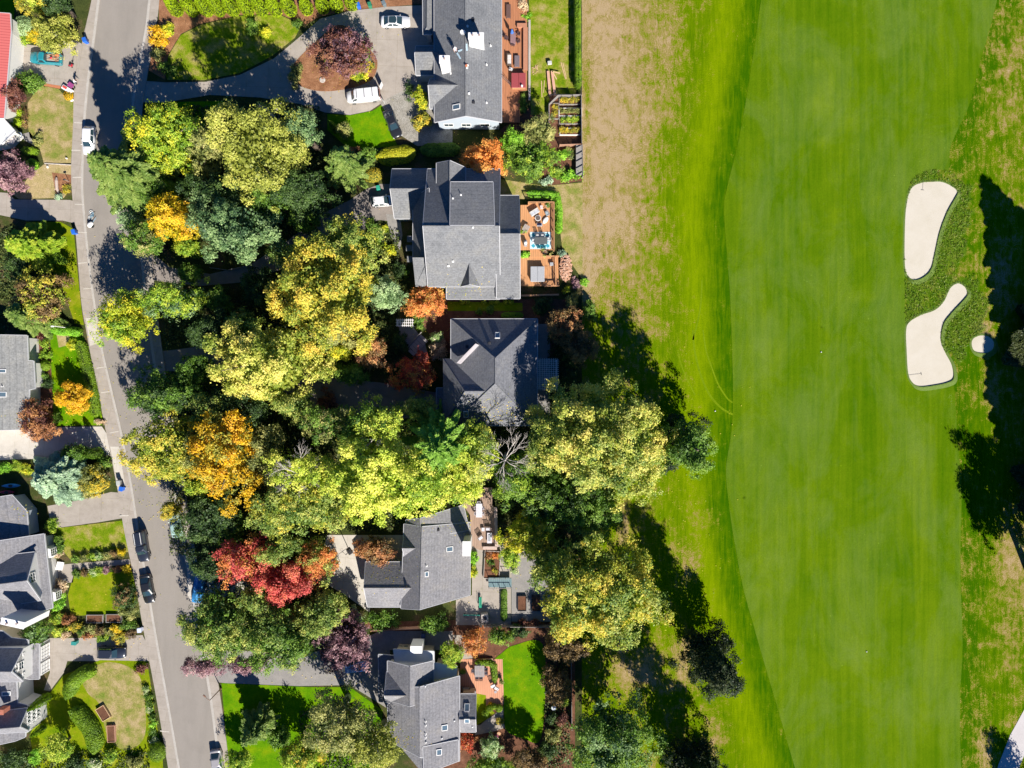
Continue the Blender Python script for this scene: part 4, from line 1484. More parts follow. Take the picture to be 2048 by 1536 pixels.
# red-roofed house, top left
h = House("white house under a salmon red metal roof at the top left", -20, 130, W_WHITE, metalroof())
h.slab([(-90, 20, 5.5), (20, 27, 3.8), (22, 62, 3.8), (15, 150, 3.8), (8, 236, 3.8), (-90, 236, 5.5)])
w_ = h.slab([(-60, 236, 4.6), (6, 236, 3.0), (30, 262, 3.0), (4, 288, 3.0), (-60, 290, 4.6)], mat=R_FLAT)
h.trim([[tuple(P(4, 286, 3.1)), tuple(P(30, 262, 3.1))]])
c_ = P(20, 110, 1.4)
x_ = -73.4
for yy in (56.5, 52.5):
    h.window((P(24, 100, 0).x - .02, yy, 1.3), (1, 0, 0), 2.6, 2.1, (4, 3), glass=W_WHITE)

# grey house behind hedge, left middle
h = House("low house with a pale grey shingle roof behind the long clipped hedge", 10, 760, W_WHITE, R_GREY2)
h.slab([(-100, 668, 5.4), (54, 671, 3.4), (56, 721, 3.4), (67, 722, 3.2), (70, 777, 3.2), (58, 779, 3.4), (58, 858, 3.4), (-100, 864, 5.4)])
skylight(h, 4, 742, 1.2, .55)
skylight(h, 5, 789, 1.2, .8)
vent(h, 6, 773)
h.window((P(73, 700, 0).x - 1.15, P(73, 700, 0).y, 1.5), (1, 0, 0), 1.6, 1.2)
h.window((P(73, 830, 0).x - 1.1, P(73, 830, 0).y, 1.5), (1, 0, 0), 1.8, 1.2)

# garage house below the blue spruce
h = House("house with a smooth grey roof and a shaded garage door below the blue spruce", 20, 1030, W_BLUE, R_LIGHT)
h.slab([(-100, 1010, 4.4), (24, 990, 3.2), (53, 1022, 3.0), (58, 1074, 3.0), (-100, 1100, 4.2)], wmat=W_BLUE, inset=.3)

# big dormered house
h = House("two storey white house with one large white triangular dormer facing the street", 40, 1160, W_WHITE, R_LIGHT)
h.slab([(-120, 1100, 8.2), (88, 1068, 3.4), (105, 1216, 3.4), (-120, 1262, 8.2)], inset=.75)
h.wing((69, 1104), (81, 1201), (-60, 1222), (-72, 1120), 4.7, 7.3, 0.5, inset=.3, z0=2.6)
q = (P(69, 1104, 4.7) + P(81, 1201, 4.7)) / 2
d_ = (P(81, 1201, 4.7) - P(69, 1104, 4.7)).normalized()
nn = Vector((-d_.y, d_.x, 0))
h.window(q + nn * -.3 + Vector((0, 0, .75)) + nn * .02, nn, 1.5, 1.2, (3, 2))
e0, e1 = P(88, 1068, 3.4), P(105, 1216, 3.4)
for t in (.27, .86):
    p = e0.lerp(e1, t)
    # bay windows
    b = p + nn * .1
    mb = MB()
    u = d_
    base = p - nn * .55
    pts = [base - u * 1.0, base - u * .7 + nn * .8, base + u * .7 + nn * .8, base + u * 1.0]
    xy = [(v.x, v.y) for v in pts]
    if poly_area(xy) < 0:
        xy.reverse()
    bay = MB().prism(xy, 0.4, 2.9).build("bay_window", WHITE, h.root, h.off)
    h.window(base + nn * .82 + Vector((0, 0, 2.0 - p.z)), nn, 1.2, 1.5, (3, 3))
chimney(h, 26, 1246, 9.0, 3.6, 1.0, 3.0, WHITE, 2, -.22)
p = P(88, 1190, 0)

# cream wall house / gable house bottom left
h = House("white gabled house with a small square upstairs window above the garage", 30, 1330, W_WHITE, R_LIGHT)
h.slab([(-60, 1262, 4.6), (4, 1262, 4.6), (22, 1276, 4.2), (56, 1280, 4.0), (56, 1294, 4.0), (-60, 1294, 4.4)], wmat=W_CREAM, mat=R_DARK, inset=.2)
h.wing((46, 1297), (45, 1363), (-120, 1363), (-120, 1297), 5.7, 8.4, 0.5, wmat=W_WHITE, inset=.15)
q = (P(46, 1297, 5.7) + P(45, 1363, 5.7)) / 2
h.window((q.x - .13, q.y, 5.9), (1, 0, 0), 1.2, 1.1, (2, 2))
for dy, dz in ((-1.6, 5.3), (1.6, 5.3), (-.5, 7.0), (.5, 7.0)):
    h.window((q.x - .13, q.y + dy, dz), (1, 0, 0), .45, .35, (1, 1))
h.slab([(30, 1288, 3.5), (78, 1288, 3.1), (78, 1358, 3.1), (58, 1358, 3.1), (30, 1352, 3.5)], inset=.2)
g = P(79, 1322, 3.1)
h.window((g.x - .18, g.y + .9, 1.4), (1, 0, 0), 2.3, 2.1, (4, 3), glass=W_WHITE)
h.window((g.x - .18, g.y - 1.6, 1.4), (1, 0, 0), 1.8, 2.1, (3, 3), glass=W_WHITE)

h = House("white house with a twelve pane gable window at the bottom left", 20, 1440, W_WHITE, R_LIGHT)
h.slab([(-120, 1364, 6.6), (33, 1364, 4.4), (35, 1406, 4.4), (55, 1411, 4.3), (50, 1474, 4.3), (30, 1482, 4.5), (-120, 1515, 6.6)], inset=.3)
h.wing((54, 1417), (57, 1463), (-20, 1468), (-20, 1425), 4.9, 6.9, 0.55, inset=.12)
q = (P(54, 1417, 4.9) + P(57, 1463, 4.9)) / 2
for i in range(4):
    for j in range(3):
        h.window((q.x - .1, q.y + (i - 1.5) * .62, 2.2 + j * 1.15), (1, 0, 0), .42, .8, (1, 1))
skylight(h, 13, 1387, 1.2, .6)
chimney(h, 0, 1424, 6.9, 1.1, .7, 5.4, plain("brick_red", (0.40, 0.14, 0.09), .9, var=.3, sc=9), 1)

# ---- house 1, top centre ----
h = House("long grey ranch roof with two white chimneys at the top of the photo", 935, 100, W_BLUE, R_GREY)
h1 = h
h.wing((868, -90), (1003, -90), (1003, 244), (869, 244), 4.6, 7.3, 0.48, inset=.45)
h.wing((832, 92), (832, 150), (905, 150), (905, 92), 3.6, 5.0, 0.36)
h.wing((860, 158), (860, 217), (935, 217), (935, 158), 4.2, 6.6, 0.42)
h.wing((845, -70), (866, -70), (864, 68), (846, 68), 3.9, 4.6, 0.5, hip1=.8)
p = P(940, 252, 0)
for x in (-10.5, -7.6, -4.5):
    h.window((x, P(0, 244, 4.6).y + .47, 2.0), (0, -1, 0), 1.5, 1.2, (2, 1))
chimney(h, 889, 119, 9.3, 1.5, 1.1, 3, pots=1)
chimney(h, 952, 72, 9.6, 2.3, .9, 5, pots=2)
skylight(h, 913, 214, 1.3, .75)
for a in ((935, 53), (935, 131), (938, 187)):
    vent(h, *a, kind="white", s_=.22)
for a in ((946, 40), (947, 205)):
    vent(h, *a, kind="dark", s_=.32)
for a in ((902, 147), (973, 206), (973, 130), (981, 92)):
    vent(h, *a)

# ---- house 2 ----
h = House("rambling grey house with stepped roofs and shaded north slopes beside the wooden decks", 930, 470, W_BLUE, R_GREY)
h2 = h
h.wing((784, 338), (789, 437), (880, 437), (880, 338), 3.3, 6.3, 0.50)
h.slab([(826, 396, 4.2), (858, 376, 7.4), (858, 515, 7.4), (826, 515, 4.2)], walls=True)
h.wing((855, 338), (856, 573), (1000, 573), (1000, 338), 4.8, 11.0, 0.557)
h.slab([(852, 452, 9.9), (890, 452, 9.9), (890, 573, 4.3), (831, 573, 4.3), (825, 515, 6.8), (856, 515, 6.8)], trim=False)
h.wing((873, 326), (931, 335), (931, 420), (873, 420), 6.4, 8.8, 0.5)
h.slab([(901, 364, 9.0), (986, 364, 9.0), (989, 450, 11.1), (900, 450, 11.1)], thick=.3)
h.wing((994, 391), (993, 597), (1040, 597), (1038, 391), 4.3, 9.0, 0.43)
h.slab([(893, 571, 4.5), (1000, 571, 4.5), (1000, 598, 3.7), (893, 598, 3.7)])
h.wing((919, 573), (962, 573), (958, 520), (923, 520), 4.6, 7.2, 0.5)
for a in ((814, 472, 826), (812, 490, 826), (814, 512, 826)):
    h.slab([(a[0], a[1], 3.6), (828, a[1], 3.8), (828, a[1] + 12, 3.6), (a[0], a[1] + 12, 3.4)], walls=False, thick=.1, trim=False)
vent(h, 922, 390)
vent(h, 906, 397)
vent(h, 906, 523)
vent(h, 897, 532)
vent(h, 946, 455, "white", .2)

# ---- house 3 ----
h = House("dark slate hip roofed house standing between the shade trees and the white pergola", 985, 745, W_GREY, R_DARK)
h3 = h
h.wing((902, 638), (1075, 638), (1074, 851), (902, 851), 4.8, 9.4, 0.52, hip0=6.5, hip1=6.8)
h.wing((886, 717), (886, 850), (980, 850), (980, 717), 4.75, 8.3, 0.49, hip0=3.8, trim=False)
h.slab([(873, 776, 3.6), (900, 776, 4.4), (900, 850, 4.4), (873, 850, 3.6)])
h.slab([(913, 726, 6.9), (951, 687, 7.9), (958, 690, 7.9), (921, 728, 7.0)], thick=.5, mat=plain("flashing", (0.5, 0.46, 0.47), .6), trim=False, walls=False)
skylight(h, 995, 671, .7, 1.1)
skylight(h, 932, 828, .7, 1.1)
for a in ((934, 693), (979, 686)):
    vent(h, *a, kind="dark", s_=.3)
# walls below are hidden by the eaves; one window each side keeps them honest
h.window((P(1073, 690, 3).x + .0, P(0, 690, 0).y, 1.6), (1, 0, 0), 2.4, 1.6)

# ---- house 4 ----
h = House("pale grey roofed house with a white chimney beside the brown sun deck", 870, 1120, W_WHITE, R_LIGHT)
h4 = h
h.wing((812, 1040), (927, 1010), (938, 1060), (812, 1075), 4.0, 6.2, 0.27, zeB=3.4)
h.wing((808, 1048), (940, 1045), (940, 1190), (802, 1217), 4.0, 6.4, 0.30, zeB=3.2)
h.wing((731, 1124), (735, 1214), (830, 1214), (830, 1124), 3.2, 5.2, 0.5)
h.wing((808, 1072), (808, 1113), (845, 1113), (845, 1072), 4.1, 5.6, 0.5)
chimney(h, 933, 1097, 8.0, 1.15, 2.2, 2.5, pots=0)
skylight(h, 899, 1098, 1.05, .75)
skylight(h, 853, 1148, .55, .75)
vent(h, 877, 1060, "dark", .26)
vent(h, 853, 1132)
vent(h, 813, 1174, "dark", .24)

# ---- house 5 ----
h = House("light grey roofed house with white flat porch roofs near the brick patio", 850, 1430, W_CREAM, R_LIGHT)
h5 = h
h.slab([(787, 1299, 3.6), (868, 1303, 3.6), (868, 1334, 3.6), (790, 1328, 3.6)], mat=R_FLAT)
h.slab([(868, 1326, 3.3), (914, 1333, 3.3), (912, 1362, 3.3), (868, 1362, 3.3)], mat=R_FLAT)
h.slab([(757, 1309, 2.7), (790, 1312, 2.7), (788, 1322, 2.7), (776, 1322, 2.7), (776, 1405, 2.7), (758, 1403, 2.7)], mat=R_DARK, walls=False)
h.wing((775, 1322), (867, 1322), (867, 1400), (775, 1400), 4.3, 6.6, 0.53, wmat=W_WHITE)
h.wing((775, 1372), (919, 1352), (919, 1522), (776, 1480), 4.2, 6.5, 0.47)
h.slab([(776, 1440, 4.2), (846, 1440, 6.0), (848, 1550, 6.1), (806, 1500, 5.0)], walls=False, trim=False)
h.slab([(846, 1494, 6.35), (916, 1480, 4.6), (917, 1522, 4.5), (848, 1548, 6.3)], walls=True)
h.wing((773, 1344), (773, 1406), (830, 1406), (830, 1344), 4.35, 6.2, 0.6)
h.wing((921, 1388), (921, 1464), (952, 1464), (952, 1388), 3.2, 4.8, 0.55)
skylight(h, 934, 1415, .75, 1.1)
skylight(h, 934, 1441, .75, .9)
skylight(h, 889, 1455, .95, .85)
skylight(h, 878, 1504, .8, .9)
for a in ((851, 1372), (909, 1441), (945, 1453), (852, 1484), (884, 1476)):
    vent(h, *a, kind="white", s_=.16)
for a in ((851, 1443), (851, 1451), (851, 1468), (851, 1475)):
    vent(h, *a)
MB().box(P(835, 1292, 3.2), (1.9, 1.2, 3.4)).build("porch_box", WHITE, h.root, h.off)

# ---------------- vehicles ----------------
def rsec(x, w, zb, zt, f=0.9, n=1):
    """body cross-section at x"""
    m = zb + (zt - zb) * .55
    return [(x, -w * .86, zb), (x, w * .86, zb), (x, w, zb + .12), (x, w, m), (x, w * .97, zt - .08), (x, w * f, zt), (x, 0, zt + .025), (x, -w * f, zt), (x, -w * .97, zt - .08), (x, -w, m), (x, -w, zb + .12)]

KINDS = {
 # L, W, belt, roof, hood z, deck z, cabin bottom x0..x1, top x0..x1
 'sedan':  dict(L=4.9, W=1.86, belt=.92, roof=1.43, hood=.86, deck=1.0, b=(-1.95, 1.15), t=(-1.1, .25)),
 'suv':    dict(L=4.8, W=1.9, belt=1.08, roof=1.72, hood=1.04, deck=1.08, b=(-2.2, 1.15), t=(-1.75, .45)),
 'van':    dict(L=5.6, W=2.0, belt=1.25, roof=2.05, hood=1.2, deck=1.25, b=(-2.68, 1.95), t=(-2.62, 1.35)),
 'pickup': dict(L=5.3, W=1.9, belt=1.1, roof=1.75, hood=1.08, deck=1.1, b=(-.35, 1.35), t=(-.15, .75)),
 'hatch':  dict(L=4.2, W=1.76, belt=.95, roof=1.48, hood=.9, deck=.95, b=(-1.95, 1.0), t=(-1.5, .2)),
}
def carpaint(name, col):
    return plain("paint_" + name, col, 0.28, 0.1, 0.5, 0.8, var=0.04, sc=2)

def car(name, label, cat, kind, px, py, hdg, paint, group=None, bed=True, glassroof=False, extra=None, scale=1.0):
    """hdg in degrees: world direction of the bonnet"""
    k = KINDS[kind]
    p = P(px, py, 0.8)
    z = 0.03
    root = thing(name, label, cat, (p.x, p.y, z), math.radians(hdg), group)
    L, W = k['L'] / 2, k['W'] / 2
    b0, b1 = k['b']
    t0, t1 = k['t']
    mb = MB()
    secs = []
    def zt(x):
        if x > b1 - .05:
            u = (x - b1) / max(.1, L - b1)
            return k['belt'] + (k['hood'] - k['belt']) * min(1, u * 2) - .20 * max(0, u) ** 3
        if x < b0:
            u = (b0 - x) / max(.1, L + b0)
            return k['deck'] - .10 * u ** 2
        return k['belt']
    for x, f in ((-L, .80), (-L + .1, .92), (-L + .45, .985), (b0, 1), (0, 1), (b1, 1), (L - .8, .975), (L - .3, .9), (L - .06, .76), (L, .66)):
        bev = .12 if abs(x) > L - .02 else 0
        top = zt(x) - bev
        if kind == 'pickup' and x < b0 + .1 and bed:
            top = zt(x)
        secs.append(rsec(x, W * f, .28 + (.08 if abs(x) > L - .1 else 0), top))
    mb.loft(secs)
    mb.build("body", paint, root, None, True)
    # wheel arches and wheels
    for sx in (-1, 1):
        for sy in (-1, 1):
            wx = sx * L * .62
            y = sy * (W - .1)
            t = MB()
            prof = [(.2, -.11), (.31, -.1), (.335, -.05), (.335, .05), (.31, .1), (.2, .11)]
            vs = []
            n = 18
            for r, o_ in prof:
                for a in range(n):
                    an = 2 * math.pi * a / n
                    vs.append((wx + math.cos(an) * r, y + o_ * 1.0, .335 + math.sin(an) * r))
            fs = []
            for i in range(len(prof) - 1):
                for a in range(n):
                    a2 = (a + 1) % n
                    fs.append((i * n + a, i * n + a2, (i + 1) * n + a2, (i + 1) * n + a))
            fs.append(tuple(range(n)))
            fs.append(tuple(range(5 * n, 6 * n)))
            t.add(vs, fs)
            wh = t.build("wheel", RUBBER, root, None, True)
            r_m = MB()
            for a in range(5):
                an = 2 * math.pi * a / 5
                r_m.tube([(wx, y + sy * .115, .335), (wx + math.cos(an) * .2, y + sy * .115, .335 + math.sin(an) * .2)], .03, 5)
            r_m.build("rim", CHROME, wh)
    # cabin
    zb, zr = k['belt'] - .02, k['roof']
    wb, wt = W * .93, W * .74 if kind != 'van' else W * .86
    def loop(x0, x1, w, z_, r=.14):
        return [(x0, -w + r, z_), (x0 + r, -w, z_), (x1 - r * 1.6, -w, z_), (x1, -w + r * 2, z_), (x1 + .06, 0, z_), (x1, w - r * 2, z_), (x1 - r * 1.6, w, z_), (x0 + r, w, z_), (x0, w - r, z_)]
    c = MB()
    c.loft([loop(b0 + .02, b1 - .02, wb, zb), loop(t0, t1, wt, zr - .07), loop(t0 + .12, t1 - .12, wt - .1, zr)])
    c.build("cabin", paint, root)
    if glassroof:
        MB().loft([loop(t0 + .05, t1 - .02, wt - .06, zr - .03), loop(t0 + .16, t1 - .1, wt - .14, zr + .015)]).build("glass_roof", GLASS, root)
    def pane(name_, q, out):
        q = [Vector(v) for v in q]
        ctr = sum(q, Vector()) / 4
        o_ = Vector(out)
        q = [ctr + (v - ctr) * .93 for v in q]
        m = MB()
        nn_ = (q[1] - q[0]).cross(q[3] - q[0]).normalized()
        if nn_.dot(o_) < 0:
            nn_ = -nn_
        front = [v + nn_ * .025 for v in q]
        back = [v - nn_ * .02 for v in q]
        m.add([tuple(v) for v in front + back], [(0, 1, 2, 3), (7, 6, 5, 4), (0, 4, 5, 1), (1, 5, 6, 2), (2, 6, 7, 3), (3, 7, 4, 0)])
        m.build(name_, GLASS, root)
    zt_, z0_ = zr - .08, zb + .03
    pane("windscreen", [(b1 + .0, -wb * .82, z0_), (b1 + .0, wb * .82, z0_), (t1 + .03, wt * .86, zt_), (t1 + .03, -wt * .86, zt_)], (1, 0, 1))
    pane("rear_window", [(b0, -wb * .84, z0_), (b0, wb * .84, z0_), (t0 - .02, wt * .86, zt_), (t0 - .02, -wt * .86, zt_)], (-1, 0, 1))
    for sy in (-1, 1):
        xm = (t0 + t1) / 2
        if kind == 'van':
            pane("side_window", [(b1 - .75, sy * wb, z0_), (b1 - .12, sy * wb, z0_), (t1 - .2, sy * wt, zt_), (t1 - .55, sy * wt, zt_)], (0, sy, .3))
        elif kind == 'pickup':
            pane("side_window", [(b0 + .2, sy * wb, z0_), (b1 - .3, sy * wb, z0_), (t1 - .2, sy * wt, zt_), (t0 + .12, sy * wt, zt_)], (0, sy, .3))
        else:
            pane("side_window", [(b0 + .45, sy * wb, z0_), (xm - .04, sy * wb, z0_), (xm - .04, sy * wt, zt_), (t0 + .2, sy * wt, zt_)], (0, sy, .3))
            pane("side_window", [(xm + .04, sy * wb, z0_), (b1 - .35, sy * wb, z0_), (t1 - .2, sy * wt, zt_), (xm + .04, sy * wt, zt_)], (0, sy, .3))
        MB().box((b1 - .35, sy * (W + .1), k['belt'] + .02), (.12, .22, .16), bev=.04).build("wing_mirror", paint, root)
        MB().box((L - .17, sy * W * .66, k['hood'] - .24), (.2, .34, .13), rz=-sy * .35, bev=.03).build("headlight", plain("lamp_glass", (0.7, 0.72, 0.75), .15), root)
        MB().box((-L + .06, sy * W * .72, k['deck'] - .25), (.12, .3, .16), bev=.03).build("tail_light", plain("tail_red", (0.4, 0.02, 0.02), .25), root)
    MB().box((L - .1, 0, .48), (.16, W * 1.1, .2), bev=.04).build("grille", DARK, root)
    if kind == 'pickup' and bed:
        # open load bed: floor, sides
        m = MB()
        m.box(((-L + b0) / 2 - .0, 0, k['deck'] + .02), (L + b0 - .1, W * 1.62, .05))
        m.build("bed_floor", plain("bed_grey", (0.38, 0.36, 0.33), .8), root)
        m = MB()
        for sy in (-1, 1):
            m.box(((-L + b0) / 2, sy * W * .86, k['deck'] + .14), (L + b0 - .02, .16, .3), bev=.03)
        m.box((-L + .06, 0, k['deck'] + .14), (.1, W * 1.6, .3), bev=.03)
        m.build("bed_side", paint, root)
    if extra == 'canopy':
        x0, x1 = -L + .08, b0 + .1
        m = MB()
        m.loft([loop(x0, x1, W * .93, k['belt'] - .02), loop(x0 + .12, x1, W * .8, zr + .02), loop(x0 + .22, x1 - .1, W * .7, zr + .07)])
        m.build("canopy", paint, root)
        for sy in (-1, 1):
            MB().box(((x0 + x1) / 2, sy * .52, zr + .13), (x1 - x0 - .4, .07, .07)).build("roof_rail", WHITE, root)
            pane("canopy_window", [(x0 + .35, sy * W * .93, z0_), (x1 - .2, sy * W * .93, z0_), (x1 - .2, sy * W * .8, zt_), (x0 + .4, sy * W * .8, zt_)], (0, sy, .3))
    if extra == 'racks':
        for x in (-1.7, -.35, .9):
            MB().box((x, 0, zr + .06), (.06, wt * 2 - .1, .06)).build("roof_bar", DARK, root)
        MB().box((-L - .02, 0, 1.15), (.06, 1.5, 1.2)).build("load_opening", plain("cargo", (.25, .12, .1), .9, var=.6, sc=8), root)
        for sy in (-1, 1):
            MB().box((-L - .4, sy * (W + .25), 1.2), (.08, .9, 1.45), rz=sy * .55, bev=.03).build("rear_door", paint, root)
    if extra == 'split':
        for sy in (-.0,):
            MB().box((0, 0, zr + .01), (.05, wt * 1.7, .03)).build("roof_seam", DARK, root)
    return root

CW, CB, CBL = carpaint("white", (0.75, 0.75, 0.76)), carpaint("black", (0.02, 0.021, 0.025)), carpaint("blue_black", (0.025, 0.03, 0.045))
car("sedan_car", "white sedan with a black glass roof parked beside the mown hedge bed at the top", "car", 'sedan', 791, 43, 0, CW, glassroof=True)
car("work_van", "white van with roof bars and its rear doors open beside the planting island", "van", 'van', 727, 192, 186, CW, extra='racks')
car("sedan_car", "black sedan at the edge of the green lawn behind the white van", "car", 'sedan', 785, 247, -68, CB)
car("hatchback_car", "white car with its bonnet under the garage eave of the rambling grey house", "car", 'hatch', 766, 402, 4, CW)
car("pickup_truck", "black pickup with a railed canopy parked at the kerb by the pavement", "pickup truck", 'pickup', 284, 1092, -81, CBL, bed=False, extra='canopy')
car("sedan_car", "black sedan parked at the kerb behind the canopied black pickup", "car", 'sedan', 294, 1178, -79, CB, extra='split')
car("estate_car", "dark suv on the driveway under the overhanging garden shrubs", "car", 'suv', 223, 1305, -1, CBL)
car("sedan_car", "light blue car on the shaded driveway under the purple tree", "car", 'hatch', 710, 1334, 5, carpaint("light_blue", (0.25, 0.42, 0.72)))
car("hatchback_car", "pale green car half hidden under the trees on the east kerb of the street", "car", 'hatch', 351, 1050, 100, carpaint("pale_green", (0.35, 0.5, 0.47)))
car("sedan_car", "grey car under tree shade at the bottom edge of the street", "car", 'sedan', 434, 1528, -82, carpaint("grey", (0.35, 0.33, 0.34)))
car("suv_car", "white suv parked under the spruce boughs at the upper kerb", "car", 'suv', 178, 281, -92, CW)
tk = car("pickup_truck", "teal pickup truck loaded with garden cuttings on the upper left driveway", "pickup truck", 'pickup', 92, 117, 176, carpaint("teal", (0.02, 0.24, 0.29)))

# load in the teal pickup
def at_on(root, x, y, z):
    return root.matrix_world @ Vector((x, y, z))
bpy.context.view_layer.update()
def branch_pile(label, root, x0, x1, n, col):
    c = at_on(root, (x0 + x1) / 2, 0, 1.15)
    t = thing("garden_cuttings", label, "garden waste", c, root.rotation_euler.z)
    mb = MB()
    for i in range(n):
        a = random.uniform(-.5, .5)
        l = random.uniform(.4, 1.3)
        x, y = random.uniform(-.7, .7), random.uniform(-.5, .5)
        mb.tube([(x - l / 2, y - a * l / 2, random.uniform(.02, .3)), (x + l / 2, y + a * l / 2, random.uniform(.05, .4))], .03, 4)
    mb.build("branches", col, t)
branch_pile("heap of brown branches and tools in the bed of the teal pickup", tk, -2.5, -.6, 26, WOOD)
for lab, x, y, sx, sy, col in (("red petrol can in the bed of the teal pickup", -1.35, .15, .4, .3, (0.5, 0.03, 0.05)), ("orange sack over the tailgate of the teal pickup", -2.3, -.4, .6, .45, (0.6, 0.16, 0.06))):
    c = at_on(tk, x, y, 1.45)
    t = thing("sack" if "sack" in lab else "fuel_can", lab, "sack" if "sack" in lab else "fuel can", c, random.uniform(0, 2))
    MB().box((0, 0, .12), (sx, sy, .26), bev=.08).build("bag" if "sack" in lab else "can", plain("load_%d" % int(col[1] * 100), col), t)
    MB().tube([(-.1, 0, .24), (0, 0, .34), (.1, 0, .24)], .02, 5).build("handle", DARK, t)
# ---------------- small things ----------------
def bin_(label, px, py, col, rz=0.0, h=1.1, name="wheelie_bin"):
    p = P(px, py, h)
    t = thing(name, label, "wheelie bin", (p.x, p.y, 0.05), rz)
    m = plain("bin_%d_%d" % (int(col[0] * 100), int(col[2] * 100)), col, .45)
    MB().loft([[(x * .24, y * .26, 0) for x, y in ((-1, -1), (1, -1), (1, 1), (-1, 1))], [(x * .3, y * .36, h - .1) for x, y in ((-1, -1), (1, -1), (1, 1), (-1, 1))]]).build("body", m, t)
    MB().loft([[(x * .33, y * .4, h - .1 + (0 if y > 0 else 0)) for x, y in ((-1, -1), (1, -1), (1, 1), (-1, 1))], [(x * .3, y * .36, h - .0) for x, y in ((-1, -1), (1, -1), (1, 1), (-1, 1))]]).build("lid", m, t)
    MB().tube([(-.25, .44, h - .12), (.25, .44, h - .12)], .025, 6).build("handle", m, t)
    for s in (-1, 1):
        MB().tube([(s * .26, .26, .1), (s * .33, .26, .1)], .1, 10).build("wheel", RUBBER, t)
    return t
BLU, GRN, GRY = (0.02, 0.13, 0.6), (0.03, 0.2, 0.11), (0.14, 0.18, 0.2)
bin_("blue bin in tree shade by the pavement near the teal pickup", 168, 79, BLU, .3)
bin_("blue bin on the lawn corner beside the west pavement", 146, 463, BLU, .3)
bin_("blue bin at the end of the new pavement slab", 241, 978, BLU, -.2)
bin_("pale grey bin just behind a blue bin on the new pavement slab", 236, 966, (0.4, 0.42, 0.42), .1)
bin_("white and blue bin beside the street below the black sedan", 278, 1261, (0.6, 0.65, 0.8), .1)
bin_("green bin on the driveway near the dark suv", 147, 1287, (0.03, 0.24, 0.22), 1.5)
bin_("blue bin at the top edge of the driveway near the white sedan", 716, 9, BLU, .3)
bin_("green bin at the top edge of the driveway near the white sedan", 739, 8, GRN, .2)
bin_("grey bin at the top edge of the driveway near the white sedan", 767, 5, GRY, .5)
bin_("green bin beside the white car under the garage eave", 756, 375, (0.03, 0.3, 0.2), .2)
bin_("dark green bin by the white porch roof, left of the pair", 801, 1297, (0.02, 0.1, 0.1))
bin_("dark green bin by the white porch roof, right of the pair", 812, 1297, (0.02, 0.11, 0.11))
bin_("dark blue bin by the fence beyond the white porch roof", 846, 1273, (0.02, 0.05, 0.15))

def chair(label, px, py, rz, z=0.3, col=(0.10, 0.07, 0.06), cush=None, group=None, w=.55, name="patio_chair", cat="chair"):
    p = P(px, py, z + .5)
    t = thing(name, label, cat, (p.x, p.y, z), math.radians(rz), group)
    m = plain("chair_%d_%d" % (int(col[0] * 100), int(col[2] * 100)), col, .6)
    MB().box((0, 0, .43), (w, .52, .05), bev=.015).build("seat", m, t)
    b = MB()
    for i in range(5):
        b.box((-w * .42 + i * w * .21, .27 + .02, .7), (w * .12, .03, .5))
    b.box((0, .3, .95), (w, .04, .07))
    b.build("backrest", m, t)
    for sx in (-1, 1):
        for sy in (-1, 1):
            MB().tube([(sx * w * .45, sy * .23, 0), (sx * w * .42, sy * .21, .42)], .022, 5).build("leg", m, t)
        MB().box((sx * w * .5, 0, .64), (.06, .5, .035)).build("armrest", m, t)
    if cush:
        MB().box((0, -.01, .5), (w * .86, .46, .1), bev=.04).build("cushion", plain("cushion_%d_%d" % (int(cush[0] * 100), int(cush[2] * 100)), cush, .9), t)
    return t

def table(label, px, py, w, d, rz=0, z=0.3, h=.74, col=(0.1, 0.1, 0.11), rnd=False, slats=False, name="patio_table", rim=None):
    p = P(px, py, z + h)
    t = thing(name, label, "table", (p.x, p.y, z), math.radians(rz))
    m = plain("table_%d_%d" % (int(col[0] * 100), int(col[2] * 100)), col, .5, var=.2)
    if rnd:
        MB().lathe((0, 0, h - .05), [(w / 2 * .97, 0), (w / 2, .02), (w / 2, .04), (w / 2 * .98, .05)], 24).build("table_top", m, t)
        if rim:
            MB().lathe((0, 0, h - .09), [(w / 2 * 1.02, 0), (w / 2 * 1.16, .01), (w / 2 * 1.16, .08), (w / 2 * 1.02, .085)], 24).build("rim", rim, t)
            MB().lathe((0, 0, h - .01), [(w / 2 * .98, 0), (w / 2 * .98, .03)], 24).build("burner_pan", m, t)
        MB().lathe((0, 0, 0), [(w * .26, 0), (w * .2, .05), (w * .2, h - .1), (w * .3, h - .06)], 12).build("pedestal", m, t)
        return t
    if slats:
        mb = MB()
        n = max(3, int(w / .25))
        for i in range(n):
            mb.box((-w / 2 + (i + .5) * w / n, 0, h - .02), (w / n * .88, d, .04))
        mb.build("table_top", m, t)
    else:
        MB().box((0, 0, h - .03), (w, d, .06), bev=.02).build("table_top", m, t)
    for sx in (-1, 1):
        for sy in (-1, 1):
            MB().box((sx * (w / 2 - .08), sy * (d / 2 - .08), (h - .06) / 2), (.07, .07, h - .06)).build("leg", m, t)
    return t

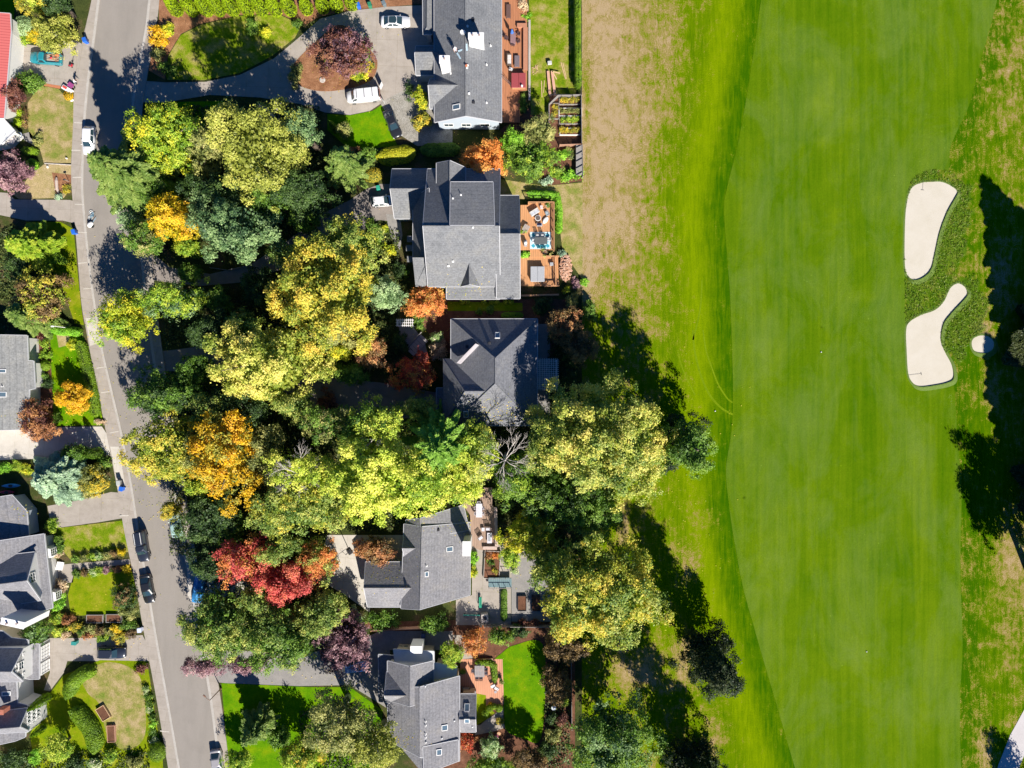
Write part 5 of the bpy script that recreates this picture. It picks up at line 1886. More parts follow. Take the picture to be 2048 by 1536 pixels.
def sofa(label, px, py, w, rz, z=0.3, cush=(0.6, 0.57, 0.52), frame=(0.1, 0.07, 0.05), d=.8, name="patio_sofa"):
    p = P(px, py, z + .45)
    t = thing(name, label, "sofa", (p.x, p.y, z), math.radians(rz))
    fm = plain("frame_%d" % int(frame[0] * 100), frame, .6)
    cm = plain("cushion_%d_%d" % (int(cush[0] * 100), int(cush[2] * 100)), cush, .9)
    MB().box((0, 0, .2), (w, d, .25), bev=.02).build("frame", fm, t)
    MB().box((0, d / 2 - .08, .55), (w, .12, .5), bev=.03).build("backrest", fm, t)
    for s in (-1, 1):
        MB().box((s * (w / 2 - .06), 0, .45), (.12, d, .32), bev=.03).build("armrest", fm, t)
        MB().box((s * w * .22, -.04, .4), (w * .42, d * .8, .16), bev=.05).build("cushion", cm, t)
    return t

def planter(label, px, py, w, d, rz=0.0, h=.45, mat=None, soil=True, name="raised_bed", cat="raised bed"):
    p = P(px, py, h)
    t = thing(name, label, cat, (p.x, p.y, 0.04), rz)
    m = mat or PALEWOOD
    for dx, dy, a, b in ((0, d / 2, w + .08, .08), (0, -d / 2, w + .08, .08), (-w / 2, 0, .08, d - .08), (w / 2, 0, .08, d - .08)):
        MB().box((dx, dy, h / 2), (a, b, h)).build("side_board", m, t)
    if soil:
        MB().box((0, 0, h / 2 - .06), (w - .08, d - .08, h - .08)).build("soil", M_DMULCH, t)
    return t

def deck(label, pts, z, mat, rails=(), name="deck", post=PALEWOOD, railh=.95, steps=None):
    w = [P(x, y, z) for x, y in pts]
    if poly_area(w) < 0:
        w.reverse()
    t = thing(name, label, "deck", (w[0].x, w[0].y, 0))
    off = tuple(t.location)
    MB().prism([(p.x, p.y) for p in w], z - .16, z).build("deck_boards", mat, t, off)
    c = sum(w, Vector()) / len(w)
    MB().prism([(p.x + (c.x - p.x) * .04, p.y + (c.y - p.y) * .04) for p in w], -.05, z - .17).build("base", GREYWOOD, t, off)
    for (a, b) in rails:
        a, b = P(*a, z + railh), P(*b, z + railh)
        mb = MB()
        L = (b - a).length
        n = max(1, round(L / 1.6))
        u = (b - a).normalized()
        ang = math.atan2(u.y, u.x)
        for i in range(n + 1):
            q = a.lerp(b, i / n)
            mb.box((q.x, q.y, z + railh / 2 - .03), (.11, .11, railh), ang)
        m = (a + b) / 2
        mb.box((m.x, m.y, z + railh), (L + .1, .14, .05), ang)
        mb.box((m.x, m.y, z + .12), (L, .05, .08), ang)
        mb.box((m.x, m.y, z + railh - .12), (L, .05, .08), ang)
        k = int(L / .22)
        for i in range(k):
            q = a.lerp(b, (i + .5) / k)
            mb.box((q.x, q.y, z + railh * .5), (.035, .035, railh - .2), ang)
        mb.build("railing", post, t, off)
    return t

D_RED = planks("red_deck_boards", (0.40, 0.17, 0.085), .28, 'X', .2)
D_ORG = planks("cedar_deck_boards", (0.52, 0.26, 0.12), .3, 'X', .18)
D_BRN = planks("brown_deck_boards", (0.36, 0.25, 0.19), .3, 'X', .2)
CEDAR = plain("cedar_rail", (0.52, 0.27, 0.13), .75, var=.2)
# deck 1
deck("long red brown deck with benches along the east wall of the ranch roof", [(1000, -60), (1054, -60), (1054, 180), (1040, 182), (1040, 245), (1000, 245)], 0.5, D_RED)
def bench(label, px0, py0, px1, py1, wpx, z, h, col, name="built_in_bench"):
    a, b = P(px0, py0, z + h), P(px1, py1, z + h)
    m = (a + b) / 2
    u = b - a
    t = thing(name, label, "bench", (m.x, m.y, z), math.atan2(u.y, u.x))
    MB().box((0, 0, h - .03), (u.length, wpx / S, .06), bev=.01).build("seat", col, t)
    MB().box((0, -wpx / S * .42, h / 2 - .03), (u.length * .98, .06, h - .07)).build("front_panel", col, t)
    MB().box((0, wpx / S * .42, h / 2 - .03), (u.length * .98, .06, h - .07)).build("back_panel", col, t)
    return t
RD = plain("red_brown_wood", (0.42, 0.19, 0.11), .75)
bench("long red brown bench on the outer edge of the long deck", 1051, 54, 1051, 140, 9, .5, .55, RD)
bench("short red brown bench across the deck above the round barbecue", 1034, 50, 1054, 50, 8, .5, .55, RD)
structure(MB().box(P(1059, 120, .1), (.35, 13.5, .2)).build("deck_path_edging", M_KERB))
table("red brown oblong table near the top of the long deck", 1017, 22, .75, 2.3, 0, .5, .5, (0.12, 0.07, 0.06), name="deck_table")
table("brown dining table under the folded blue parasol", 1026, 76, .9, 2.0, 0, .5, .74, (0.25, 0.15, 0.15))
for i, (x, y, r) in enumerate(((1007, 68, 100), (1013, 76, 60), (1037, 67, -90), (1036, 82, -60), (1026, 88, 170))):
    chair(["dark wooden chair nearest the wall at the dining table on the long deck", "dark wooden chair left of the foot of the dining table on the long deck", "dark wooden chair right of the blue parasol", "dark wooden chair turned away at the lower right of the dining table", "dark wooden chair at the foot of the dining table on the long deck"][i], x, y, r, .5, (0.09, 0.05, 0.05), group="chairs round the dining table on the long deck")
def parasol(label, px, py, z, h, r, col, folded=True):
    p = P(px, py, z + h * .75)
    t = thing("parasol", label, "parasol", (p.x, p.y, z))
    MB().tube([(0, 0, 0), (0, 0, h)], .03, 8).build("pole", GREYWOOD, t)
    MB().lathe((0, 0, 0), [(.26, 0), (.26, .06), (.08, .1)], 12).build("base", DARK, t)
    m = plain("canvas_%d" % int(col[2] * 100), col, .9)
    prof = [(r * .55, h * .45), (r, h * .55), (r * .6, h * .8), (.05, h + .02)] if folded else [(r, h * .8), (r * .98, h * .82), (.05, h)]
    MB().lathe((0, 0, 0), prof, 10).build("canopy", m, t)
parasol("folded blue parasol standing through the deck dining table", 1024, 62, .5, 2.4, .3, (0.06, 0.16, 0.5))
sofa("cream cushioned sofa on the red brown deck", 1018, 119, 1.9, 90, .5, (0.6, 0.55, 0.52))
table("dark oblong fire table beside the cream sofa", 1034, 122, .85, 1.9, 0, .5, .5, (0.16, 0.13, 0.14), name="fire_table")
chair("small white chair at the lower end of the cream sofa", 1022, 138, 160, .5, (0.6, 0.58, 0.56), (0.7, 0.7, 0.7))
def hot_tub(label, px, py, w, d, z, h, cov, side, rz=0):
    p = P(px, py, z + h)
    t = thing("hot_tub", label, "hot tub", (p.x, p.y, z), rz)
    MB().box((0, 0, h / 2), (w * .96, d * .96, h), bev=.12).build("shell", side, t)
    for s in (-1, 1):
        if w > d * 1.2 or True:
            MB().box((s * w * .2505, 0, h + .06), (w * .495, d, .12), bev=.05).build("cover", cov, t)
    return t
hot_tub("hot tub under a dark red folding cover on the long deck", 1037, 161, 2.4, 2.5, .5, .85, plain("red_vinyl", (0.30, 0.06, 0.065), .5), WOOD)
b_ = thing("bucket", "white bucket on the corner of the dark red hot tub cover", "bucket", P(1044, 173, 1.5))
MB().lathe((0, 0, 0), [(.15, 0), (.18, .35)], 14).build("pail", WHITE, b_)
MB().tube([(-.18, 0, .33), (0, .1, .48), (.18, 0, .33)], .012, 5).build("handle", CHROME, b_)
# ladder from the deck to the eave
def ladder(label, a, b, w=.45, mat=CHROME, n=12):
    a, b = Vector(a), Vector(b)
    t = thing("ladder", label, "ladder", a)
    u = (b - a).normalized()
    s = u.cross(Vector((0, 0, 1))).normalized() * w / 2
    for q in (-1, 1):
        MB().tube([s * q, b - a + s * q], .035, 6).build("rail", mat, t)
    mb = MB()
    for i in range(1, n):
        c = (b - a) * (i / n)
        mb.tube([c - s, c + s], .022, 5)
    mb.build("rung", mat, t)
ladder("aluminium ladder leaning from the red deck against the ranch roof eave", P(1025, 172, .5), P(1004, 152, 4.9))
# rooftop items
pr, nr_ = on_roof(926, 69)
d_ = thing("satellite_dish", "white satellite dish beside the upper white chimney", "satellite dish", pr)
MB().lathe((0, 0, .55), [(.05, 0), (.3, .06), (.42, .18), (.4, .2), (.28, .1)], 18).build("dish", WHITE, d_)
MB().tube([(0, 0, -.05), (0, 0, .55)], .035, 6).build("mast", CHROME, d_)
MB().tube([(.1, -.1, .65), (.3, -.35, .95)], .02, 5).build("arm", DARK, d_)
for lab, a, b in (("pale blue scaffold plank lying across the ridge of the ranch roof", (916, 103), (935, 97)), ("pale blue scaffold plank beside the roofer's feet on the ranch roof", (914, 106), (921, 118)), ("pale blue board standing along the ranch roof ridge", (933, 88), (934, 102))):
    A_, B_ = on_roof(*a)[0], on_roof(*b)[0]
    u = B_ - A_
    t = thing("plank", lab, "plank", A_, math.atan2(u.y, u.x))
    MB().loft([[(0, -.13, .08), (0, .13, .08), (0, .13, .14), (0, -.13, .14)], [(u.xy.length, -.13, .08 + u.z), (u.xy.length, .13, .08 + u.z), (u.xy.length, .13, .14 + u.z), (u.xy.length, -.13, .14 + u.z)]]).build("board", plain("pale_blue_board", (0.42, 0.55, 0.62), .6), t)
pb, _ = on_roof(933, 133)
b_ = thing("tool_bucket", "orange tool bucket on the ridge of the ranch roof", "bucket", pb)
MB().lathe((0, 0, 0), [(.17, 0), (.21, .42)], 14).build("pail", plain("orange_plastic", (0.6, 0.2, 0.1), .5), b_)
MB().box((.1, -.25, .1), (.3, .25, .2), bev=.03).build("pouch", WHITE, b_)
MB().tube([(-.2, 0, .4), (0, .1, .56), (.2, 0, .4)], .012, 5).build("handle", DARK, b_)

# ---- people ----
def skinned(name, pts, edges, radii, mat, parent, root=0, sub=2):
    me = bpy.data.meshes.new(name)
    me.from_pydata(pts, edges, [])
    me.materials.append(mat)
    o = bpy.data.objects.new(name, me)
    link(o, parent)
    o.modifiers.new("skin", 'SKIN')
    me.skin_vertices.new() if not me.skin_vertices else None
    for i, r in enumerate(radii):
        me.skin_vertices[0].data[i].radius = (r, r) if not isinstance(r, tuple) else r
        me.skin_vertices[0].data[i].use_root = (i == root)
    s = o.modifiers.new("smooth", 'SUBSURF')
    s.levels = s.render_levels = sub
    return o

def person(label, loc, rz, shirt, trousers, hair, J, hat=None):
    """J: joint positions for the pose (metres, local)"""
    t = thing("person", label, "person", loc, rz)
    skin = plain("skin", (0.45, 0.27, 0.19), .6, var=.05)
    order = ['pelvis', 'chest', 'neck', 'head', 'top', 'shl', 'ell', 'wrl', 'hal', 'shr', 'elr', 'wrr', 'har', 'hil', 'knl', 'anl', 'tol', 'hir', 'knr', 'anr', 'tor']
    idx = {k: i for i, k in enumerate(order)}
    E = [('pelvis', 'chest'), ('chest', 'neck'), ('neck', 'head'), ('head', 'top'), ('chest', 'shl'), ('shl', 'ell'), ('ell', 'wrl'), ('wrl', 'hal'), ('chest', 'shr'), ('shr', 'elr'), ('elr', 'wrr'), ('wrr', 'har'),
         ('pelvis', 'hil'), ('hil', 'knl'), ('knl', 'anl'), ('anl', 'tol'), ('pelvis', 'hir'), ('hir', 'knr'), ('knr', 'anr'), ('anr', 'tor')]
    R = dict(pelvis=.13, chest=.15, neck=.055, head=.095, top=.07, shl=.065, ell=.045, wrl=.03, hal=.03, shr=.065, elr=.045, wrr=.03, har=.03, hil=.1, knl=.06, anl=.045, tol=.035, hir=.1, knr=.06, anr=.045, tor=.035)
    pts = [J[k] for k in order]
    body = skinned("body", pts, [(idx[a], idx[b]) for a, b in E], [R[k] for k in order], skin, t)
    # fingers and thumb
    for s in 'lr':
        h_, w_ = Vector(J['ha' + s]), Vector(J['wr' + s])
        d = (h_ - w_).normalized()
        u = d.orthogonal().normalized()
        fp, fe, fr = [tuple(h_)], [], [.022]
        for i, (off, ln) in enumerate(((-.03, .07), (-.01, .08), (.01, .075), (.03, .06))):
            fp += [tuple(h_ + u * off + d * ln * .5), tuple(h_ + u * off + d * ln + d.cross(u) * .02)]
            n = len(fp)
            fe += [(0, n - 2), (n - 2, n - 1)]
            fr += [.009, .008]
        fp.append(tuple(h_ - u * .05 + d * .02))
        fe.append((0, len(fp) - 1))
        fr.append(.01)
        skinned("hand", fp, fe, fr, skin, body, sub=1)
    def part(name, keys, edges, k, mat):
        ii = {q: i for i, q in enumerate(keys)}
        return skinned(name, [J[q] for q in keys], [(ii[a], ii[b]) for a, b in edges], [R[q] * k + .012 for q in keys], mat, t)
    part("shirt", ['pelvis', 'chest', 'shl', 'ell', 'shr', 'elr'], [('pelvis', 'chest'), ('chest', 'shl'), ('shl', 'ell'), ('chest', 'shr'), ('shr', 'elr')], 1.12, shirt)
    part("trousers", ['pelvis', 'hil', 'knl', 'anl', 'hir', 'knr', 'anr'], [('pelvis', 'hil'), ('hil', 'knl'), ('knl', 'anl'), ('pelvis', 'hir'), ('hir', 'knr'), ('knr', 'anr')], 1.12, trousers)
    hd, tp = Vector(J['head']), Vector(J['top'])
    MB().lathe(hd + Vector((0, 0, .02)), [(.105, 0), (.115, .05), (.1, .11), (.05, .145)], 12).build("hat" if hat else "hair", hat or hair, t)
    f = MB()
    f.box(hd + Vector((0, -.105, -.01)), (.025, .04, .04))
    for s in (-1, 1):
        f.lathe(hd + Vector((s * .035, -.095, .015)), [(.012, 0), (.012, .015)], 6)
        f.box(hd + Vector((s * .105, 0, 0)), (.02, .03, .05))
    f.box(hd + Vector((0, -.095, -.05)), (.05, .015, .012))
    f.build("face", skin, t)
    return t
STAND = dict(pelvis=(0, 0, .95), chest=(0, -.02, 1.3), neck=(0, -.02, 1.5), head=(0, -.05, 1.63), top=(0, -.04, 1.73), shl=(.19, 0, 1.42), ell=(.27, -.05, 1.15), wrl=(.22, -.25, 1.02), hal=(.19, -.33, 1.0),
             shr=(-.19, 0, 1.42), elr=(-.27, -.02, 1.15), wrr=(-.26, -.18, .95), har=(-.25, -.25, .9), hil=(.1, 0, .88), knl=(.12, -.06, .5), anl=(.13, .02, .1), tol=(.14, -.14, .05), hir=(-.1, 0, .88), knr=(-.11, -.02, .5), anr=(-.12, .06, .1), tor=(-.13, -.1, .05))
BEND = dict(pelvis=(0, .1, .88), chest=(0, -.2, 1.15), neck=(0, -.36, 1.27), head=(0, -.48, 1.33), top=(0, -.55, 1.4), shl=(.19, -.24, 1.22), ell=(.24, -.38, .95), wrl=(.18, -.5, .75), hal=(.16, -.56, .68),
            shr=(-.19, -.24, 1.22), elr=(-.26, -.4, .98), wrr=(-.2, -.55, .8), har=(-.18, -.6, .72), hil=(.1, .08, .82), knl=(.14, -.1, .48), anl=(.14, .05, .1), tol=(.15, -.12, .05), hir=(-.1, .08, .82), knr=(-.13, -.06, .48), anr=(-.14, .1, .1), tor=(-.14, -.07, .05))
pw, _ = on_roof(911, 104)
person("roofer in pale clothes standing on the west slope of the ranch roof", pw, .4, plain("pale_shirt", (0.6, 0.55, 0.58), .9), plain("pale_trousers", (0.45, 0.42, 0.45), .9), DARK, STAND, WHITE)
person("person in white bending over the clutter at the end of the upper left driveway", P(155, 168, .06), 2.0, WHITE, plain("dark_trousers", (0.05, 0.05, 0.08), .9), DARK, BEND)

# driveway clutter upper left
def mower(label, px, py, rz, col):
    t = thing("lawn_mower", label, "lawn mower", P(px, py, .05), rz)
    m = plain("mower_red", col, .4)
    MB().box((0, 0, .2), (.5, .65, .2), bev=.06).build("deck", m, t)
    MB().lathe((0, 0, .3), [(.16, 0), (.17, .12), (.1, .18)], 12).build("engine", DARK, t)
    for sx in (-1, 1):
        for sy in (-1, 1):
            MB().tube([(sx * .27, sy * .27, .12), (sx * .33, sy * .27, .12)], .12, 10).build("wheel", RUBBER, t)
    MB().tube([(-.2, -.3, .3), (-.22, -.95, .95), (.22, -.95, .95), (.2, -.3, .3)], .02, 6).build("handle", DARK, t)
mower("red push mower behind the tailgate of the teal pickup", 143, 131, 1.2, (0.5, 0.03, 0.05))
t = thing("string_trimmer", "orange and white string trimmer standing beside the red mower", "garden tool", P(151, 117, .05), .8)
MB().tube([(-.7, 0, .1), (.6, 0, .9)], .02, 6).build("shaft", DARK, t)
MB().box((.62, 0, .92), (.3, .24, .26), bev=.06).build("motor", plain("orange_white", (0.7, 0.5, 0.45), .5), t)
MB().lathe((-.7, 0, .05), [(.16, 0), (.14, .06)], 12).build("guard", DARK, t)
t = thing("cool_box", "white box with a red lid lying at the foot of the upper left driveway", "box", P(137, 180, .05), -.55)
MB().box((0, 0, .25), (1.9, .75, .5), bev=.05).build("box", WHITE, t)
MB().box((-.4, .05, .53), (.8, .4, .06), bev=.02).build("lid", plain("red_lid", (0.6, 0.07, 0.06), .5), t)
t = thing("garden_barrow", "purple cart beside the white box with the red lid", "cart", P(145, 173, .05), -.6)
MB().loft([[(x * .3, y * .25, .25) for x, y in ((-1, -1), (1, -1), (1, 1), (-1, 1))], [(x * .5, y * .38, .55) for x, y in ((-1, -1), (1, -1), (1, 1), (-1, 1))]]).build("tray", plain("purple_plastic", (0.3, 0.06, 0.2), .5), t)
MB().tube([(.5, 0, .16), (.56, 0, .16)], .16, 10).build("wheel", RUBBER, t)
MB().tube([(-.5, -.2, .5), (-1.0, -.24, .6)], .02, 5).build("handle", DARK, t)
ballshrub("bright yellow rounded shrub beside the white box by the pavement", 137, 191, 10, .7, 'gold')
t = thing("stepping_block", "small white block at the pavement end of the first lawn", "block", P(145, 201, .05), .3)
MB().box((0, 0, .12), (.55, .35, .24), bev=.06).build("block", WHITE, t)
t = thing("garden_tub", "small bright green tub in front of the white garage door", "tub", P(29, 104, .05))
MB().lathe((0, 0, 0), [(.28, 0), (.4, .4), (.44, .42), (.38, .42), (.3, .1)], 18).build("tub", plain("green_plastic", (0.03, 0.45, 0.13), .4), t)
MB().tube([(-.3, 0, .4), (0, .1, .46), (.3, .1, .4)], .03, 6).build("hose", plain("hose_green", (0.02, 0.3, 0.1), .5), t)
t = thing("patio_umbrella", "pale six sided canvas shade below the white porch at the left edge", "parasol", P(37, 286, .05))
MB().lathe((0, 0, 2.0), [(1.0, 0), (.98, .03), (.05, .55)], 6).build("canopy", plain("cream_canvas", (0.62, 0.56, 0.53), .9), t)
MB().tube([(0, 0, 0), (0, 0, 2.4)], .03, 6).build("pole", GREYWOOD, t)
table("round grey glass table above the pale six sided shade", 38, 270, 1.05, 1, 0, .05, .72, (0.3, 0.35, 0.42), True)
# mailbox
t = thing("mailbox", "dark mailbox on a slanting post at the bark bed by the pavement", "mailbox", P(138, 363, .05), .3)
MB().tube([(0, 0, 0), (0, 0, 1.15)], .05, 6).build("post", GREYWOOD, t)
MB().box((0, 0, 1.25), (.5, .22, .22), bev=.07).build("box", DARK, t)
MB().box((.12, .13, 1.38), (.03, .02, .15)).build("flag", plain("flag_red", (.5, .05, .04)), t)
for lab, x, y, sx, sy in (("white rock on the dry lawn edge below the first lawn", 96, 334, .5, .35), ("small pale rock at the lower corner of the first lawn", 134, 317, .35, .3)):
    t = thing("rock", lab, "rock", P(x, y, .04), random.uniform(0, 3))
    MB().lathe((0, 0, 0), [(.5, 0), (.55, .12), (.35, .3), (.1, .36)], 7, sx, sy).build("stone", plain("pale_rock", (0.62, 0.57, 0.52), .9), t)
w_ = [P(90, 327), P(143, 330)]
t = thing("garden_edging", "thin pale stone edging between the first lawn and the parched lawn", "edging", (w_[0].x, w_[0].y, 0))
MB().tube([w_[0] + Vector((0, 0, .08)), w_[1] + Vector((0, 0, .08))], .1, 6).build("stones", STONE, t, tuple(t.location))
t = thing("driftwood_log", "grey driftwood log lying on the bark bed by the mailbox", "log", P(116, 372, .08), 1.75)
MB().tube([(-1.4, 0, .18), (-.4, .12, .22), (.8, 0, .2), (1.4, -.1, .15)], [.14, .24, .26, .12], 8).build("log", plain("driftwood", (0.5, 0.4, 0.34), .9), t)
MB().tube([(-.4, .1, .25), (-.8, .5, .5)], [.08, .03], 6).build("branch_stub", plain("driftwood", (0.5, 0.4, 0.34), .9), t)

# lamp posts
def lamp(label, px, py, rz, h=4.2, arm=1.2, mat=WHITE):
    t = thing("street_lamp", label, "street lamp", P(px, py, .1), rz)
    MB().tube([(0, 0, 0), (0, 0, h)], [.09, .055], 8).build("post", mat, t)
    MB().lathe((0, 0, 0), [(.18, 0), (.14, .25)], 10).build("base", mat, t)
    MB().tube([(0, 0, h - .05), (arm * .5, 0, h + .15), (arm, 0, h + .1)], .04, 6).build("arm", mat, t)
    MB().box((arm + .2, 0, h + .08), (.55, .26, .14), bev=.05).build("lamp_head", mat, t)
    return t
lamp("white lamp post in front of the brown olive tree on the left", 139, 656, math.pi, 3.6, .3)
lamp("brown lamp post with a short arm at the corner of the lower green lawn", 442, 1377, 2.4, 4.5, .9, plain("brown_post", (0.22, 0.12, 0.08), .7))

# child's bicycle and trailer lying at the kerb
t = thing("bicycle", "pale blue bicycle lying in dappled shade at the west kerb", "bicycle", P(187, 431, .05), 1.4)
for x in (-.48, .48):
    vs = [(x + math.cos(a) * .32, .42 + math.sin(a) * .32, .1) for a in np.linspace(0, 2 * math.pi, 21)]
    wv = MB().tube(vs, .035, 6, False).build("wheel", plain("pale_tyre", (0.55, 0.6, 0.62), .6), t)
    sp = MB()
    for k in range(8):
        a = k * math.pi / 4
        sp.tube([(x, .42, .1), (x + math.cos(a) * .3, .42 + math.sin(a) * .3, .1)], .008, 4)
    sp.build("spoke", CHROME, wv)
fr = MB()
for a, b in (((-.48, .42, .12), (-.1, -.05, .15)), ((-.1, -.05, .15), (.4, .0, .15)), ((.48, .42, .12), (.42, -.05, .15)), ((-.48, .42, .12), (-.05, .35, .15)), ((-.05, .35, .15), (-.12, -.1, .15)), ((-.05, .35, .15), (.4, .0, .15))):
    fr.tube([a, b], .03, 6)
fr.build("frame", plain("sky_blue_paint", (0.15, 0.35, 0.5), .4), t)
MB().tube([(.42, -.05, .15), (.5, -.3, .2), (.3, -.4, .3)], .025, 6).build("handlebar", DARK, t)
MB().box((-.14, -.18, .17), (.25, .12, .08), bev=.03).build("saddle", DARK, t)
t = thing("bicycle_trailer", "white domed trailer beside the pale blue bicycle at the kerb", "trailer", P(183, 450, .05), .8)
MB().lathe((0, 0, .2), [(.45, 0), (.5, .12), (.42, .35), (.2, .48), (.05, .5)], 16, 1.15, .85).build("hood", WHITE, t)
MB().tube([(0, -.5, .25), (0, .5, .25)], .03, 6).build("axle", DARK, t)
for s in (-1, 1):
    MB().tube([(0, s * .5, .25), (0, s * .56, .25)], .24, 14).build("wheel", RUBBER, t)
MB().tube([(.5, 0, .3), (1.5, .15, .3)], .03, 6).build("tow_bar", plain("sky_blue_paint", (0.15, 0.35, 0.5), .4), t)

# kayaks
def kayak(label, px, py, rz, col, L=3.0, sx=.36):
    t = thing("kayak", label, "kayak", P(px, py, .3), rz)
    loops = []
    for i in range(9):
        x = -L / 2 + L * i / 8
        w = sx * math.sin(math.pi * (i + .35) / 8.7) ** .7
        loops.append([(x, math.cos(a) * w, .2 + math.sin(a) * .17) for a in np.linspace(0, 2 * math.pi, 9)[:-1]])
    MB().loft(loops).build("hull", plain("kayak_%d" % int(col[2] * 100), col, .35), t, None, True)
    MB().lathe((0, 0, .34), [(.22, 0), (.26, .05), (.2, .06)], 14, 1.5, .9).build("cockpit", DARK, t)
kayak("sky blue kayak beside the blue spruce at the left edge", 24, 971, .03, (0.05, 0.30, 0.62))
kayak("dark red kayak just below the sky blue kayak", 16, 984, .03, (0.35, 0.02, 0.06), 2.4, .3)

# raised beds lower left
for lab, x, y, w, d, r in (("grey edged raised bed of bare soil, left of the two below the square lawn", 189, 1238, 2.7, 1.3, 0), ("grey edged raised bed of bare soil, right of the two below the square lawn", 227, 1237, 2.5, 1.3, 0),
                           ("raised bed set at a slant on the dry lawn beside the banana shaped hedge", 206, 1427, 1.5, 2.3, .55), ("upright raised bed with a reddish edge on the dry lawn", 222, 1468, 1.3, 2.7, .05)):
    planter(lab, x, y, w, d, r, .4, GREYWOOD if y < 1300 else (PALEWOOD if y < 1450 else plain("red_board", (0.45, 0.25, 0.17), .8)))
t = thing("garden_bench", "white garden bench on the front path of the dormered house", "bench", P(124, 1160, .05), .05)
MB().box((0, 0, .43), (1.5, .45, .05)).build("seat", WHITE, t)
MB().box((0, -.24, .68), (1.5, .05, .45)).build("backrest", WHITE, t)
for s in (-1, 1):
    MB().box((s * .68, 0, .21), (.06, .42, .42)).build("leg", WHITE, t)
def porch_steps(label, px, py, rz, w=1.4):
    t = thing("porch_steps", label, "steps", P(px, py, 0), rz)
    for i in range(3):
        MB().box((0, -i * .32, .42 - i * .14 - .0), (w, .32, .14)).build("tread", WHITE, t)
    MB().box((0, .1, .2), (w, .1, .4)).build("riser", WHITE, t)
porch_steps("white porch steps before the door of the dormered house", 118, 1130, 1.3)

# fences
def fence(label, pts, h, mat, name="fence", boards=True, wpx=1.0):
    w = [P(x, y, h) for x, y in pts]
    t = thing(name, label, "fence", (w[0].x, w[0].y, 0))
    off = tuple(t.location)
    mb, pm = MB(), MB()
    for a, b in zip(w[:-1], w[1:]):
        L = (b - a).length
        u = (b - a).normalized()
        ang = math.atan2(u.y, u.x)
        n = max(1, round(L / 2.0))
        for i in range(n + 1):
            q = a.lerp(b, i / n)
            pm.box((q.x, q.y, h / 2 + .05), (.11, .11, h + .1), ang)
        k = max(1, int(L / .16))
        for i in range(k):
            q = a.lerp(b, (i + .5) / k)
            mb.box((q.x, q.y, h / 2), (.13 if boards else .03, .03, h - .08), ang)
        m = (a + b) / 2
        mb.box((m.x, m.y, h), (L, .07 * wpx, .05), ang)
    mb.build("panel", mat, t, off)
    pm.build("post", mat, t, off)
    return t
fence("thin black fence on the golf side of the clipped boundary hedge", [(1162, -60), (1163, 188)], 1.5, DARK, boards=False)
fence("black wire fence across the foot of the lumber lawn", [(1100, 189), (1145, 189)], 1.3, DARK, boards=False)
fence("weathered fence closing the kitchen garden from the golf rough", [(1163, 190), (1164, 288)], 1.3, GREYWOOD)
fence("reddish board fence between the kitchen garden and the small vegetable plot", [(1120, 289), (1164, 288)], 1.3, plain("red_board", (0.45, 0.25, 0.17), .8))
fence("grey fence on the golf side of the small vegetable plot", [(1165, 290), (1166, 352)], 1.3, GREYWOOD)
fence("weathered fence round the pointed corner of the kitchen garden", [(1160, 189), (1116, 190), (1098, 208), (1098, 245)], 1.2, GREYWOOD)
fence("pale wooden fence at the edge of the shaded yard by the golf rough", [(1143, 1318), (1144, 1460)], 1.5, GREYWOOD)
fence("white top rail fence below the sunken court", [(960, 1254), (1100, 1255)], 1.4, GREYWOOD)
fence("reddish fence above the shaded driveway near the porch", [(742, 1262), (857, 1257)], 1.4, plain("red_board", (0.45, 0.25, 0.17), .8))
fence("low picket fence on the bank beside the side road", [(420, 535), (455, 540), (500, 530)], .8, GREYWOOD)
# trellis / slatted bench in small plot
t = thing("slatted_rack", "long grey slatted rack along the fence of the vegetable plot", "rack", P(1158, 322, .6))
MB().box((0, 0, .55), (1.1, 5.0, .05)).build("shelf", GREYWOOD, t)
m_ = MB()
for i in range(5):
    m_.box((0, -2.3 + i * 1.15, .66), (1.1, .07, .12), .5)
m_.build("slat", DARK, t)
for s in (-1, 1):
    MB().box((0, s * 2.4, .25), (1.0, .08, .55)).build("leg", GREYWOOD, t)

# kitchen garden beds
for i, (x, y, w, d, lab) in enumerate(((1140, 202, 3.6, 1.1, "top bed of the kitchen garden with dry yellow stalks"), (1141, 224, 3.8, 1.3, "second bed of the kitchen garden with bronze leaves"), (1140, 241, 3.6, 1.1, "third bed of the kitchen garden full of bright leaves"), (1140, 263, 3.4, 1.1, "lowest bed of the kitchen garden"), (1108, 222, 1.6, 2.6, "side bed by the pointed corner of the kitchen garden"))):
    planter(lab, x, y, w, d, 0, .35, WHITE if i in (1, 3) else GREYWOOD)
    pal = ['olivegold', 'oliv', 'limegreen', 'olivegold', 'olivegold'][i]
    for k in range(4 if w > 2 else 2):
        dx = (k - 1.5) * 10 if w > 2 else random.uniform(-4, 4)
        dy = 0 if w > 2 else (k - .5) * 14
        nk = ("leftmost", "second from left", "third from left", "rightmost")[k] if w > 2 else ("upper", "lower")[k]
        bed = ("top", "second", "third", "lowest", "side")[i]
        shrub("%s leafy plant in the %s bed of the kitchen garden" % (nk, bed), x + dx, y - 2 + dy, 6, .75, pal, "vegetable_plant", "vegetable plant", group="plants in the %s bed of the kitchen garden" % bed)
shrub("large green squash plant in the small vegetable plot", 1125, 310, 17, .9, 'brightgreen', "vegetable_plant", "vegetable plant", ry=10)
shrub("ragged yellowing plant next to the slatted rack", 1142, 306, 12, .9, 'oliv', "vegetable_plant", "vegetable plant")

